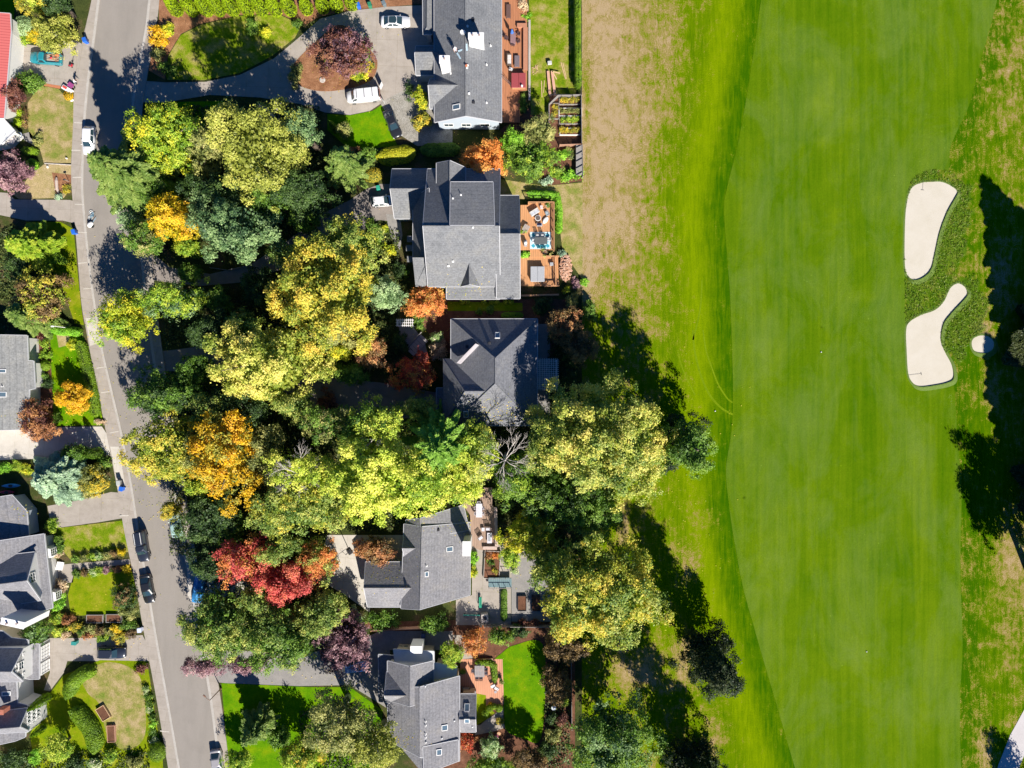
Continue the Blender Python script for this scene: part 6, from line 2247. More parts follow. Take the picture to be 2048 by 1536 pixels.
# lumber on the lawn
for i, (lab, x0, y0, x1, y1, w) in enumerate((("thick pink timber beam, left of the pair on the lawn", 1096, 143, 1100, 192, .42), ("thick pink timber beam, right of the pair on the lawn", 1104, 143, 1110, 192, .42),
        ("thin batten lying left of the timber beams", 1083, 161, 1084, 194, .12), ("short batten lying close left of the timber beams", 1089, 160, 1087, 185, .1), ("plank slanting near the boundary hedge, left of the crossed pair", 1122, 124, 1131, 157, .12), ("plank slanting near the boundary hedge, right of the crossed pair", 1126, 125, 1133, 157, .1),
        ("short board across the top of the timber beams", 1102, 144, 1120, 148, .16), ("short board leaning off the right timber beam", 1104, 144, 1113, 160, .18))):
    a, b = P(x0, y0, .2), P(x1, y1, .2)
    u = b - a
    t = thing("timber_beam" if w > .3 else "plank", lab, "timber" if w > .3 else "plank", ((a.x + b.x) / 2, (a.y + b.y) / 2, .06 + (.42 if i > 5 else 0)), math.atan2(u.y, u.x))
    if w > .3:
        for k in range(2):
            for j in range(2):
                MB().box((0, (k - .5) * w * .5, .1 + j * .19), (u.length, w * .47, .17)).build("board", plain("pink_lumber", (0.62, 0.36, 0.25), .8), t)
    else:
        MB().box((0, 0, .03), (u.length, w, .05)).build("board", PALEWOOD, t)
        MB().box((u.length * .3, 0, -.0), (.1, w, .04)).build("cleat", PALEWOOD, t)
t = thing("sawhorse_table", "small grey work box above the timber beams", "work box", P(1099, 128, .06), .1)
MB().box((0, 0, .45), (.7, .6, .3), bev=.04).build("box", plain("grey_plastic", (0.5, 0.5, 0.48), .6), t)
for s in (-1, 1):
    MB().box((s * .28, 0, .15), (.06, .5, .3)).build("leg", DARK, t)
t = thing("wood_scraps", "scatter of pale wood scraps on the lawn beside the deck", "wood scraps", P(1069, 141, .06))
m_ = MB()
for i in range(16):
    m_.box((random.uniform(-.5, .5), random.uniform(-.7, .7), .05 + i * .006), (random.uniform(.2, .5), .08, .03), random.uniform(0, 3))
m_.build("scrap", PALEWOOD, t)

# ---- deck 2 and 3 ----
deck("upper cedar deck with railings beside the rambling grey house", [(1041, 410), (1056, 410), (1056, 404), (1107, 404), (1107, 500), (1041, 500)], 1.0, D_ORG, rails=[((1057, 404), (1107, 404)), ((1108, 404), (1108, 500))], post=CEDAR)
deck("cedar step platform between the upper and lower decks", [(1060, 500), (1084, 500), (1090, 514), (1060, 514)], .7, D_ORG)
deck("lower cedar deck around the grey hot tub", [(1041, 514), (1116, 512), (1118, 572), (1041, 572)], .55, D_ORG, rails=[((1089, 512), (1118, 512)), ((1110, 512), (1112, 570)), ((1090, 572), (1118, 571))], post=CEDAR)
bench("cedar rail bench below the lower deck in the shade", 1042, 591, 1118, 589, 3, .2, .7, CEDAR)
hot_tub("hot tub under a pale grey folding cover on the lower cedar deck", 1075, 548, 2.35, 2.55, .55, .85, plain("grey_vinyl", (0.36, 0.37, 0.39), .5), GREYWOOD)
t = thing("rug", "turquoise and white rug under the dark dining table on the cedar deck", "rug", P(1081, 481, 1.01))
MB().box((0, 0, .012), (3.5, 2.85, .02)).build("border", plain("pale_turquoise", (0.50, 0.66, 0.70), .9), t)
m_ = MB()
for i in range(4):
    for j in range(3):
        m_.box((-1.2 + i * .8, -.9 + j * .9, .026), (.5, .55, .008), .785)
m_.build("pattern", plain("turquoise", (0.04, 0.30, 0.40), .9), t)
DG = (0.10, 0.11, 0.11)
table("dark grey dining table on the turquoise rug", 1082, 481, 2.1, 1.15, 0, 1.04, .74, DG)
for i, (x, y, r) in enumerate(((1075, 471, 0), (1085, 471, 0), (1068, 482, 90), (1098, 479, -90), (1078, 493, 180), (1088, 493, 180))):
    chair(["grey chair left on the upper side of the rug table", "grey chair right on the upper side of the rug table", "white chair at the left end of the rug table", "white chair at the right end of the rug table", "teal chair left on the lower side of the rug table", "teal chair right on the lower side of the rug table"][i],
          x, y, r, 1.04, (0.1, 0.1, 0.11) if i < 2 else ((0.6, 0.62, 0.62) if i < 4 else (0.04, 0.25, 0.3)), (0.45, 0.45, 0.46) if i < 2 else None, group="chairs round the rug table")
table("round fire pit table with a white rim on the cedar deck", 1076, 436, .85, 1, 0, 1.0, .5, (0.12, 0.10, 0.09), True, name="fire_pit_table", rim=WHITE)
sofa("grey two seat sofa turned towards the fire pit", 1069, 424, 1.6, 32, 1.0, (0.42, 0.44, 0.48), (0.45, 0.42, 0.38))
chair("grey armchair on the upper right of the fire pit", 1094, 427, -65, 1.0, (0.35, 0.38, 0.4), (0.3, 0.36, 0.4), w=.75, name="armchair")
chair("navy seated chair below the fire pit", 1079, 449, 180, 1.0, (0.5, 0.5, 0.52), (0.03, 0.05, 0.14), w=.85, name="armchair")
t = thing("lounge_pouf", "white oval ottoman right of the fire pit", "ottoman", P(1091, 441, 1.02), .9)
MB().lathe((0, 0, 0), [(.4, 0), (.5, .12), (.46, .32), (.2, .38)], 18, 1.3, .7).build("pouf", WHITE, t)
table("small pink topped side table behind the sofa", 1083, 414, .45, .6, 10, 1.0, .5, (0.62, 0.5, 0.48), name="side_table")
table("slatted grey table against the wall on the cedar deck", 1052, 456, 1.0, 1.1, -30, 1.0, .7, (0.35, 0.3, 0.27), slats=True)
def pot(label, px, py, r, h, z, col, pal=None, pr=8, ph=.6):
    t = thing("plant_pot", label, "plant pot", P(px, py, z))
    MB().lathe((0, 0, 0), [(r * .7, 0), (r, h), (r * 1.08, h), (r * .9, h), (r * .85, h - .08)], 14).build("pot", plain("pot_%d_%d" % (int(col[0] * 100), int(col[2] * 100)), col, .7), t)
    MB().lathe((0, 0, 0), [(r * .8, h - .1), (r * .1, h - .06)], 12).build("soil", M_MULCH, t)
    if pal:
        c, nr2, lv, lc, lr = blob_pts((t.location.x, t.location.y, z + h + ph * .3), (pr / S, pr / S, ph * .5), 260, .12, 6)
        leaf_mesh("plant", c, nr2, RNG.uniform(.1, .2, len(c)), RNG.uniform(.06, .12, len(c)), lv, leaf(pal), t, tuple(t.location))
    return t
pot("white round pot in the corner of the cedar deck railing", 1095, 412, .3, .4, 1.0, (0.6, 0.6, 0.6), 'green', 4)
pot("yellow green potted plant beside the slatted table", 1047, 465, .25, .3, 1.0, (0.3, 0.3, 0.3), 'limegreen', 9)
pot("pot of mixed foliage at the lower corner of the turquoise rug", 1090, 505, .4, .4, .8, (0.3, 0.2, 0.15), 'oliv', 12)
t = thing("barbecue", "covered grill with a white lid by the wall on the cedar deck", "barbecue", P(1051, 488, 1.0))
MB().box((0, 0, .45), (.5, .9, .9), bev=.04).build("cabinet", plain("steel_grey", (0.3, 0.31, 0.34), .4), t)
MB().lathe((0, 0, .9), [(.28, 0), (.26, .15), (.1, .24)], 14).build("lid", WHITE, t)
t = thing("storage_box", "small grey box on the lower cedar deck", "box", P(1103, 529, .55))
MB().box((0, 0, .25), (.55, .5, .5), bev=.03).build("box", plain("grey_vinyl", (0.36, 0.37, 0.39), .5), t)
MB().box((0, 0, .52), (.6, .55, .05), bev=.02).build("lid", plain("grey_vinyl", (0.36, 0.37, 0.39), .5), t)
# wood pile
t = thing("firewood_stack", "heap of split pinkish firewood outside the lower cedar deck", "firewood stack", P(1130, 537, 0))
pts = RNG.uniform(-1, 1, (420, 2))
m1, m2 = MB(), MB()
k = 0
for u, v in pts:
    if u * u + v * v > 1:
        continue
    x, y = u * 1.05 + .1, v * 2.3
    zz = .1 + .75 * (1 - u * u * .7) * (1 - v * v * .6) * random.uniform(.75, 1.05)
    a = random.uniform(-.9, .9)
    (m1 if k % 2 else m2).box((x, y, zz), (random.uniform(.3, .42), random.uniform(.1, .16), .13), a)
    k += 1
m1.build("split_logs", plain("split_wood", (0.60, 0.38, 0.27), .85, var=.25), t)
m2.build("weathered_logs", plain("split_wood_dark", (0.48, 0.26, 0.16), .85, var=.3), t)

# pergola
def lattice(name, label, x0, y0, x1, y1, z, nx, ny, over=.3, cat="pergola", mat=WHITE, post=True, bw=.07):
    a, b = P(x0, y0, z), P(x1, y1, z)
    t = thing(name, label, cat, ((a.x + b.x) / 2, (a.y + b.y) / 2, 0))
    W_, H_ = abs(b.x - a.x), abs(b.y - a.y)
    m = MB()
    for i in range(ny):
        m.box((0, -H_ / 2 + H_ * i / (ny - 1), z), (W_ + over * 2, bw, .12))
    m.build("rafter", mat, t)
    m = MB()
    for i in range(nx):
        m.box((-W_ / 2 + W_ * i / (nx - 1), 0, z + .1), (bw, H_ + over * 2, .07))
    m.build("batten", mat, t)
    for sx in (-1, 1):
        m = MB()
        m.box((sx * W_ / 2 * .96, 0, z - .16), (.12, H_, .2))
        m.build("beam", mat, t)
        for sy in (-1, 1):
            MB().box((sx * W_ / 2 * .96, sy * H_ / 2 * .95, (z - .26) / 2), (.14, .14, z - .26)).build("post", mat, t)
    return t
lattice("pergola", "white lattice pergola on the golf side of the dark hip roof", 1078, 720, 1114, 777, 3.0, 11, 16)
lattice("garden_arbour", "small white slatted arbour over the path left of the red orange tree", 794, 640, 825, 651, 2.4, 9, 3, .2, "arbour", bw=.09)
# steps down to path
t = thing("garden_steps", "curved grey garden steps below the white arbour", "steps", P(836, 690, 0), -.75)
for i in range(6):
    MB().box((0, -1.6 + i * .6, .5 - i * .09), (1.6, .5, .12)).build("tread", plain("step_stone", (0.35, 0.33, 0.32), .8), t)
MB().box((-1.0, 0, .35), (.08, 4.0, .6)).build("side_rail", GREYWOOD, t)

# ---- deck 4 & yard ----
deck("brown sun deck east of the pale grey roof with white chimney", [(920, 975), (985, 975), (985, 1010), (992, 1020), (994, 1100), (958, 1100), (944, 1092), (940, 1030), (928, 1012)], .5, D_BRN)
bench("brown bench along the outer edge of the sun deck", 991, 1014, 993, 1094, 6, .5, .45, plain("pale_brown_wood", (0.5, 0.38, 0.33), .8))
bench("brown bench across the foot of the sun deck", 966, 1096, 994, 1096, 6, .5, .45, plain("pale_brown_wood", (0.5, 0.38, 0.33), .8))
WC = (0.6, 0.57, 0.62)
t = table("white dining table on the brown sun deck", 958, 1021, 1.05, 2.3, 0, .5, .74, WC)
chair("white chair at the head of the sun deck dining table", 958, 1006, 0, .5, WC)
for i, (x, y, r) in enumerate(((952, 1016, 90), (952, 1027, 90), (965, 1016, -90), (965, 1027, -90))):
    chair(["upper left", "lower left", "upper right", "lower right"][i] + " pale chair tucked at the white sun deck table", x, y, r, .5, (0.4, 0.36, 0.38), group="chairs tucked at the white sun deck table")
chair("white armchair with a cushion above the long white coffee table", 976, 1058, 0, .5, (0.2, 0.18, 0.18), WC, w=.85, name="armchair")
chair("white armchair left of the long white coffee table", 961, 1076, 40, .5, (0.2, 0.18, 0.18), WC, w=.85, name="armchair")
table("small white side table between the two white armchairs", 966, 1059, .5, .6, 0, .5, .45, WC, name="side_table")
table("long white coffee table with a dark inset on the sun deck", 979, 1076, .8, 1.75, 0, .5, .45, WC, name="coffee_table")
t = thing("tray", "slate tray on the long white coffee table", "tray", P(979, 1076, .97))
MB().box((0, 0, .02), (.35, 1.1, .03)).build("base", plain("slate", (.3, .32, .36), .5), t)
MB().box((0, .55, .04), (.35, .03, .05)).build("rim", plain("slate", (.3, .32, .36), .5), t)
planter("stone edged flower bed below the sun deck", 984, 1130, 2.6, 4.6, -.05, .5, STONE)
for lab, x, y, r, pal in (("rusty red plant in the stone edged flower bed", 975, 1112, 6, 'rust'), ("orange plant in the stone edged flower bed", 990, 1112, 6, 'orange'), ("green plant in the stone edged flower bed", 981, 1124, 8, 'green'), ("yellowish plant low in the stone edged flower bed", 990, 1141, 7, 'olivegold')):
    shrub(lab, x, y, r, 1.0, pal)
t = thing("footbridge", "shaded teal boarded footbridge crossing beside the terrace", "footbridge", P(1000, 1164, .4))
MB().box((0, 0, .3), (3.9, 1.6, .08)).build("deck_boards", planks("teal_boards", (0.16, 0.24, 0.26), .35, 'X'), t)
for s in (-1, 1):
    m_ = MB()
    m_.box((0, s * .8, 1.0), (3.9, .07, .07))
    for i in range(5):
        m_.box((-1.85 + i * .92, s * .8, .66), (.07, .07, .64))
    m_.build("railing", GREYWOOD, t)
t = thing("lawn_loom", "green tubular garden seat on the grey terrace", "seat", P(961, 1203, .05), .0)
MB().box((0, 0, .45), (.45, 1.8, .06), bev=.02).build("seat", plain("green_paint", (0.02, 0.28, 0.17), .5), t)
for s in (-1, 1):
    MB().tube([(s * .2, -.8, 0), (s * .2, -.8, .8), (s * .2, .8, .8), (s * .2, .8, 0)], .03, 6).build("frame", plain("green_paint", (0.02, 0.28, 0.17), .5), t)
t = thing("green_rail", "turquoise green pole lying across the grey terrace", "pole", P(943, 1230, .3), 0)
MB().tube([(-1.4, 0, .1), (1.4, 0, .1)], .09, 8).build("pole", plain("turq_paint", (0.05, 0.42, 0.32), .5), t)
for s in (-1, 1):
    MB().box((s * 1.2, 0, -.1), (.1, .5, .3)).build("foot", DARK, t)
t = thing("storage_shed", "small stone barbecue block at the foot of the grey terrace", "barbecue", P(970, 1233, 0), .1)
MB().box((0, 0, .5), (1.2, 1.5, 1.0), bev=.08).build("block", STONE, t)
MB().box((0, 0, 1.03), (.5, .6, .08)).build("grill", DARK, t)
for lab, x in (("left one of the two dark framed cold frames in the sunken court", 1044), ("right one of the two dark framed cold frames in the sunken court", 1072)):
    planter(lab, x, 1207, 1.4, 2.5, 0, .4, DARK, name="cold_frame", cat="cold frame")
t = thing("air_conditioner", "pale air conditioning unit above the light grey roof", "air conditioner", P(865, 1011, .1))
MB().box((0, 0, .4), (1.5, .7, .8), bev=.05).build("casing", plain("putty", (0.4, 0.4, 0.38), .6), t)
MB().lathe((0, 0, .8), [(.28, 0), (.28, .04), (.05, .05)], 16).build("fan_grille", DARK, t)
t = thing("garden_chest", "grey wooden chest beside the air conditioning unit", "chest", P(891, 1007, .1))
MB().box((0, 0, .45), (1.9, 1.2, .9)).build("chest", GREYWOOD, t)
for s in (-1, 1):
    MB().box((s * .48, 0, .93), (.93, 1.25, .06)).build("lid", GREYWOOD, t)
# basketball hoop
t = thing("basketball_hoop", "portable basketball hoop on the bright concrete forecourt", "basketball hoop", P(699, 1102, .05), 2.2)
MB().tube([(0, 0, 0), (0, 0, 2.6), (.7, 0, 3.1)], .06, 8).build("pole", DARK, t)
MB().box((.8, 0, 3.1), (.05, 1.3, .85)).build("backboard", plain("smoked_board", (0.08, 0.08, 0.09), .3), t)
MB().tube([(1.05 + math.cos(a) * .22, math.sin(a) * .22, 2.85) for a in np.linspace(0, 2 * math.pi, 15)], .015, 5, False).build("rim", plain("rim_orange", (.6, .15, .03), .5), t)
MB().box((-.1, 0, .1), (1.0, .8, .2), bev=.08).build("base", DARK, t)
# added low mound: blue shade of the east pavement put into its colour
t = thing("shade_mound", "added blue mound standing in for pavement shade at the east kerb", "shade_mound", P(399, 1175, .05), -.12)
mb_ = MB()
mb_.loft([[(x, -.9, 0), (x, -.7, .8 + .1 * math.sin(x * 3)), (x, 0, 1.05 + .08 * math.cos(x * 4)), (x, .7, .75), (x, .95, 0)] for x in np.linspace(-2.3, 2.3, 9)])
for o_ in (mb_,):
    o_.v = [(v[1], v[0], v[2]) for v in o_.v]
    o_.f = [f_[::-1] for f_ in o_.f]
mb_.build("sheet", plain("shade_blue", (0.04, 0.25, 0.55), .5, var=.2, sc=3), t)  # this blue is the pavement's shade, painted on an added form
MB().tube([(-.9, -2.2, .1), (0, -2.1, .95), (.9, -2.2, .1)], .02, 5).build("white_band", WHITE, t)

# ---- yard 5 ----
table("grey slatted dining table on the brick patio", 959, 1343, 1.65, 1.9, 0, .1, .74, (0.30, 0.28, 0.28), slats=True)
for i, (x, y, r) in enumerate(((946, 1342, 90), (972, 1339, -90), (972, 1347, -90), (954, 1356, 180), (962, 1356, 180), (958, 1331, 0))):
    chair(["dark chair on the left side of the slatted patio table", "dark chair upper right of the slatted patio table", "dark chair lower right of the slatted patio table", "dark chair below the slatted patio table on the left", "dark chair below the slatted patio table on the right", "dark chair above the slatted patio table"][i], x, y, r, .1, (0.07, 0.06, 0.08), group="chairs round the slatted patio table")
chair("white sun chair left of the pair on the brick patio", 986, 1372, 20, .1, (0.6, 0.6, 0.62), (0.7, 0.68, 0.72), w=.7, name="armchair")
chair("white sun chair right of the pair on the brick patio", 993, 1377, -30, .1, (0.6, 0.6, 0.62), (0.7, 0.68, 0.72), w=.7, name="armchair")
table("small grey stool beside the pair of white sun chairs", 991, 1384, .45, .4, 30, .1, .4, (0.35, 0.33, 0.35), name="side_table")
sofa("beige cushioned bench against the annex wall", 932, 1380, 1.4, 180, .1, (0.4, 0.36, 0.3), (0.2, 0.17, 0.14))
t = thing("barbecue", "silver domed grill beside the annex wall", "barbecue", P(947, 1382, .1))
MB().box((0, 0, .4), (.9, .55, .8), bev=.03).build("cabinet", plain("steel_grey", (0.3, 0.31, 0.34), .4), t)
MB().lathe((0, 0, .8), [(.36, 0), (.34, .15), (.15, .28)], 16).build("lid", CHROME, t)
planter("low boxwood bed above the slatted patio table", 968, 1324, 3.0, .9, .05, .3, PALEWOOD, True)
hedge("clipped green hedge bent round the corner of the slatted table", [(951, 1323), (980, 1324), (988, 1330), (990, 1362)], 12, .75, 'hedge')
for lab, x, y, r in (("clipped ball shrub nearest the annex by the brick patio", 970, 1427, 8), ("clipped ball shrub second from the annex by the brick patio", 979, 1417, 8), ("small clipped ball shrub in the middle by the brick patio", 988, 1413, 6), ("clipped ball shrub at the right end by the brick patio", 998, 1416, 8)):
    ballshrub(lab, x, y, r, 1.0, 'hedge')
ballshrub("yellow ball shrub at the lower edge of the brick patio", 981, 1409, 5, .6, 'gold')
pot("round terracotta pot at the top right of the brick patio", 1002, 1359, .28, .5, .1, (0.3, 0.3, 0.12), 'oliv', 5)
def ornament(label, px, py, col):
    t = thing("garden_ornament", label, "garden ornament", P(px, py, .1))
    MB().tube([(0, 0, 0), (0, 0, .9)], .02, 5).build("stake", DARK, t)
    m = MB()
    for k in range(8):
        a = k * math.pi / 4
        m.box((math.cos(a) * .2, math.sin(a) * .2, .95), (.24, .13, .03), a)
    m.build("petals", plain("petal_%d" % int(col[2] * 100), col, .5), t)
    MB().lathe((0, 0, .95), [(.08, 0), (.06, .06)], 10).build("centre", WHITE, t)
ornament("pink flower ornament on a stake among the shrubs below the patio", 993, 1468, (0.75, 0.1, 0.3))
ornament("peach flower ornament on a stake among the shrubs below the patio", 998, 1462, (0.75, 0.4, 0.2))
t = thing("bird_bath", "pale bird bath in the shaded flower border by the fence", "bird bath", P(1107, 1412, .05))
MB().lathe((0, 0, 0), [(.2, 0), (.08, .1), (.08, .6), (.38, .72), (.4, .8), (.33, .76)], 18).build("bowl", plain("pale_stone", (.5, .55, .58), .8), t)
MB().lathe((0, 0, .74), [(.32, 0), (.3, .015)], 18).build("water", GLASS, t)

# golf things
t = thing("bunker_rake", "rake lying in the upper bunker at its top edge", "rake", P(1846, 371, .1), 1.5)
MB().tube([(-.8, 0, .03), (.8, 0, .03)], .018, 5).build("handle", GREYWOOD, t)
MB().box((-.8, 0, .03), (.04, .5, .04)).build("rake_head", GREYWOOD, t)
t = thing("bunker_rake", "rake lying across the foot of the lower bunker", "rake", P(1832, 749, .1), .12)
MB().tube([(-1.2, 0, .03), (.9, 0, .03)], .018, 5).build("handle", GREYWOOD, t)
MB().box((.9, 0, .03), (.04, .45, .04)).build("rake_head", DARK, t)
for lab, x, y in (("white marker ball on the fairway level with the lower bunker", 1642, 704), ("white marker ball low on the fairway near the bottom of the photo", 1733, 1303), ("white marker post on the rough beside the fairway edge", 1430, 822)):
    t = thing("golf_marker", lab, "marker", P(x, y, .03))
    MB().lathe((0, 0, 0), [(.05, 0), (.1, .05), (.1, .1), (.06, .15), (.02, .16)], 14).build("ball", WHITE, t, None, True)
    MB().lathe((0, 0, 0), [(.12, 0), (.12, .02)], 10).build("base", DARK, t)
# ---------------- trees ----------------
T = tree
# central wood
T("maple_tree", "yellow green maple at the north end of the street side wood", 335, 275, 78, 13, 'limegreen', ry=68, pal2='yellowgreen')
T("maple_tree", "smaller olive maple beside the driveway mouth near the street", 275, 290, 34, 10, 'maplegreen')
conifer("spruce_tree", "leaning green spruce whose boughs reach over the white suv", 178, 312, 92, 19, 'spruce', droop=.32, wid=.36)
T("pine_tree", "tall khaki tree with bare dead tops beside the loop driveway", 520, 300, 100, 20, 'khaki', ry=100, flat=.9, dens=1.15)
T("fir_tree", "blue green tree tucked against the right flank of the khaki tree", 608, 262, 38, 14, 'bluegreen')
conifer("fir_tree", "mid green fir between the khaki tree and the gold clipped hedge", 668, 305, 52, 11, 'spruce')
T("tree", "dark evergreen below the khaki tree beside the parking area", 610, 390, 72, 13, 'darkgreen', ry=48)
T("tree", "dark evergreen filling the gap between the leaning spruce and the yellow tree", 430, 390, 62, 12, 'darkgreen', ry=42)
T("tree", "deep green tree just right of the leaning spruce", 310, 385, 36, 10, 'green')
T("maple_tree", "bright yellow tree beside the blue green spreading tree", 345, 440, 48, 13, 'yellow', pal2='gold')
T("tree", "lime green small tree below the bright yellow tree", 375, 495, 24, 6, 'limegreen')
T("cedar_tree", "broad blue green spreading tree above the side road", 470, 458, 98, 14, 'bluegreen', ry=72, flat=.6)
T("tree", "sage and green tree at the street corner of the side road", 292, 480, 46, 11, 'green', ry=38, pal2='oliv')
T("tree", "pale sage shrub tree by the kerb opposite the blue bicycle", 262, 440, 26, 9, 'sage')
T("cedar_tree", "brilliant yellow green tree reaching over the street opposite the west hedge", 250, 645, 62, 11, 'yellowgreen', ry=60, pal2='limegreen')
T("cedar_tree", "mid green tree joined to the brilliant yellow green tree", 350, 602, 68, 12, 'limegreen', ry=38, pal2='bluegreen')
T("maple_tree", "large orange tinted maple in front of the rambling grey house", 650, 595, 112, 17, 'mapleorange', ry=112, dens=1.2)
T("maple_tree", "greener maple at the top right of the large orange tinted maple", 700, 500, 66, 13, 'maplegreen', pal2='maple')
T("tree", "round pale green tree left of the red orange tree", 772, 588, 36, 9, 'sage', pal2='bluegreen')
T("maple_tree", "large pale cream and green maple in the middle of the wood", 538, 728, 112, 17, 'palemaple', ry=92, dens=1.2)
T("tree", "soft green tree between the two largest maples", 668, 668, 42, 12, 'oliv')
T("tree", "small bright yellow tree beside the brown orange tree", 684, 704, 24, 9, 'yellowgreen')
T("tree", "brown orange tree left of the red maple", 744, 706, 38, 8, 'rust', pal2='brown')
T("maple_tree", "scarlet japanese maple left of the dark hip roof", 826, 752, 46, 6, 'red', ry=40, pal2='redorange')
T("maple_tree", "red orange round tree at the corner of the rambling grey house", 848, 604, 41, 6, 'redorange', ry=35, pal2='orange')
T("maple_tree", "vivid orange tree between the ranch roof and the rambling roof", 972, 323, 49, 6, 'orange', ry=44, dens=1.2)
T("tree", "dark green shaded tree beside the side road", 520, 578, 44, 6, 'darkgreen')
T("tree", "dark tree in deep shade north of the pale cream maple", 430, 660, 52, 9, 'darkgreen', ry=50)
T("tree", "dark green top of the tree above the olive gold street tree", 335, 790, 82, 13, 'green', ry=52, pal2='darkgreen')
T("maple_tree", "olive gold tree with bare limbs overhanging the street", 335, 895, 84, 14, 'maple', ry=72, bark=PALEBARK, dens=.9)
T("maple_tree", "golden orange tree next to the olive gold street tree", 456, 912, 72, 16, 'gold', ry=96, pal2='olivegold', dens=1.1)
T("tree", "dark understorey tree above the golden orange tree", 500, 830, 48, 11, 'darkgreen')
T("tree", "green leafy tree above the bright lime trees", 665, 850, 62, 14, 'green', ry=46, pal2='oliv')
T("tree", "yellow green tree with grey twigs above the bright lime trees", 755, 842, 66, 15, 'lime', ry=46, pal2='green')
T("tree", "olive brown tree on the lower left of the bright lime trees", 610, 1010, 98, 15, 'maplegreen', ry=62, pal2='maple')
T("birch_tree", "wispy pale tree with bare twigs left of the bright lime trees", 600, 940, 72, 15, 'lime', ry=50, bark=PALEBARK, dens=.75)
T("birch_tree", "biggest bright lime tree above the white chimney house", 745, 950, 108, 18, 'lime', ry=90, dens=1.25)
T("birch_tree", "lime tree whose crown reaches the deck of the white chimney house", 850, 960, 72, 17, 'lime', ry=72, pal2='limegreen')
conifer("cedar_tree", "bright green cedar with long fern like boughs below the dark hip roof", 868, 905, 88, 22, 'cedar', droop=.12, wid=.17, starry=.8, dens=1.15)
T("birch_tree", "lime green tree between the cedar and the bare white branched tree", 955, 905, 52, 14, 'lime', pal2='maplegreen', ry=58)
T("birch_tree", "yellow green drooping tree beside the upper end of the sun deck", 930, 975, 44, 12, 'lime', ry=34)
bare_tree("dead_tree", "bare white branched tree standing among the green crowns", 1010, 922, 58, 15, PALEBARK, nb=9)
T("tree", "green tree under the bare white branched tree", 1035, 960, 54, 11, 'green', pal2='limegreen', ry=58)
T("maple_tree", "huge speckled maple beside the dark hip roof and the fairway", 1208, 880, 142, 19, 'palemaple', ry=122, pal2='maplegreen', dens=1.3)
T("tree", "deep green tree below the huge speckled maple", 1130, 1000, 84, 12, 'green', ry=56, pal2='darkgreen')
T("maple_tree", "huge golden green maple at the edge of the rough near the sunken court", 1195, 1178, 138, 18, 'maple', ry=114, pal2='maplegreen', dens=1.25)
T("maple_tree", "glowing yellow green tree beside the sun deck benches", 1058, 1068, 52, 10, 'yellowgreen', pal2='olivegold', ry=54)
T("tree", "dark lime shrub tree right of the stone edged flower bed", 1022, 1110, 24, 6, 'limegreen')
T("oak_tree", "sparse dark tree standing on the rough left of the fairway", 1374, 892, 62, 18.5, 'pine', ry=66, dens=.95, pal2='green', flat=2)
T("pine_tree", "lone dark pine on the rough near the lower fairway edge", 1428, 1332, 60, 19, 'pine', ry=60, dens=1.0, flat=2)
T("tree", "dark leafy tree with pale leaf tips at the bottom of the rough", 1222, 1478, 92, 14, 'green', ry=86, pal2='bluegreen')
T("pine_tree", "dark pine rising over the bottom edge beside the rough", 1400, 1560, 62, 18, 'pine', ry=60, flat=2)
T("tree", "brown leaved tree shaded beside the pale fence", 1130, 1290, 52, 7, 'brown', ry=40, dens=.8)
T("tree", "brown bushy tree shaded in the lower border by the fence", 1112, 1370, 34, 5, 'brown', ry=42, dens=.8)
T("tree", "rusty brown tree behind the dark hip roof near the patio", 1128, 648, 40, 6, 'brown', ry=34, dens=.8, pal2='rust')
T("tree", "grey brown feathery tree right of the lattice pergola top", 1160, 695, 38, 6, 'brown', ry=40, dens=.7)
T("maple_tree", "red and brown maple above the crimson maple", 492, 1122, 62, 11, 'crimson', ry=50, pal2='redorange')
T("maple_tree", "crimson maple in the middle of the lower wood", 580, 1162, 72, 11, 'crimson', ry=52, dens=1.2)
T("maple_tree", "orange red maple beside the bright concrete forecourt", 635, 1122, 46, 9, 'redorange', ry=52, pal2='maplegreen')
T("tree", "olive green tree between the red maples", 560, 1100, 50, 11, 'maplegreen', ry=30)
T("tree", "green tree overhanging the east kerb below the blue shade mound", 440, 1245, 74, 11, 'maplegreen', ry=72, pal2='green')
T("tree", "broad green tree above the shaded lower driveway", 565, 1275, 92, 12, 'green', ry=66, pal2='maplegreen')
T("tree", "leafy green tree left of the purple plum tree", 640, 1225, 50, 11, 'maplegreen', ry=50)
T("plum_tree", "purple plum tree hanging over the light blue car", 692, 1285, 60, 8, 'purple', ry=62, pal2='mauve')
T("plum_tree", "purple plum foliage at the street end of the shaded lower driveway", 412, 1332, 44, 7, 'mauve', ry=18)
T("plum_tree", "purple plum foliage along the shaded lower driveway", 500, 1328, 42, 7, 'purple', ry=15, pal2='mauve')
T("tree", "dark shaded tree by the pale green car", 420, 1040, 62, 10, 'darkgreen', ry=52)
T("tree", "yellow brown small tree at the kerb above the pale green car", 345, 1018, 22, 6, 'olivegold')
T("tree", "green small tree just below the golden orange tree", 400, 975, 34, 8, 'limegreen', ry=20)
T("tree", "mid green shaded tree above the red maples", 460, 1060, 34, 7, 'green', ry=44)
T("tree", "dark blue green tree above the blue shade mound", 428, 1125, 46, 9, 'darkgreen', ry=44)
T("maple_tree", "brown orange round tree on the forecourt of the white chimney house", 754, 1100, 41, 5, 'rust', ry=31, pal2='brown')
T("maple_tree", "salmon red round tree above the slatted patio table", 946, 1284, 28, 4, 'redorange', ry=28, pal2='rust')
T("tree", "lime leaved small tree next to the white flat porch roof", 903, 1308, 26, 5, 'limegreen')
T("tree", "green shrub tree right of the salmon red tree", 1000, 1272, 26, 3.5, 'green', pal2='limegreen', ry=18)
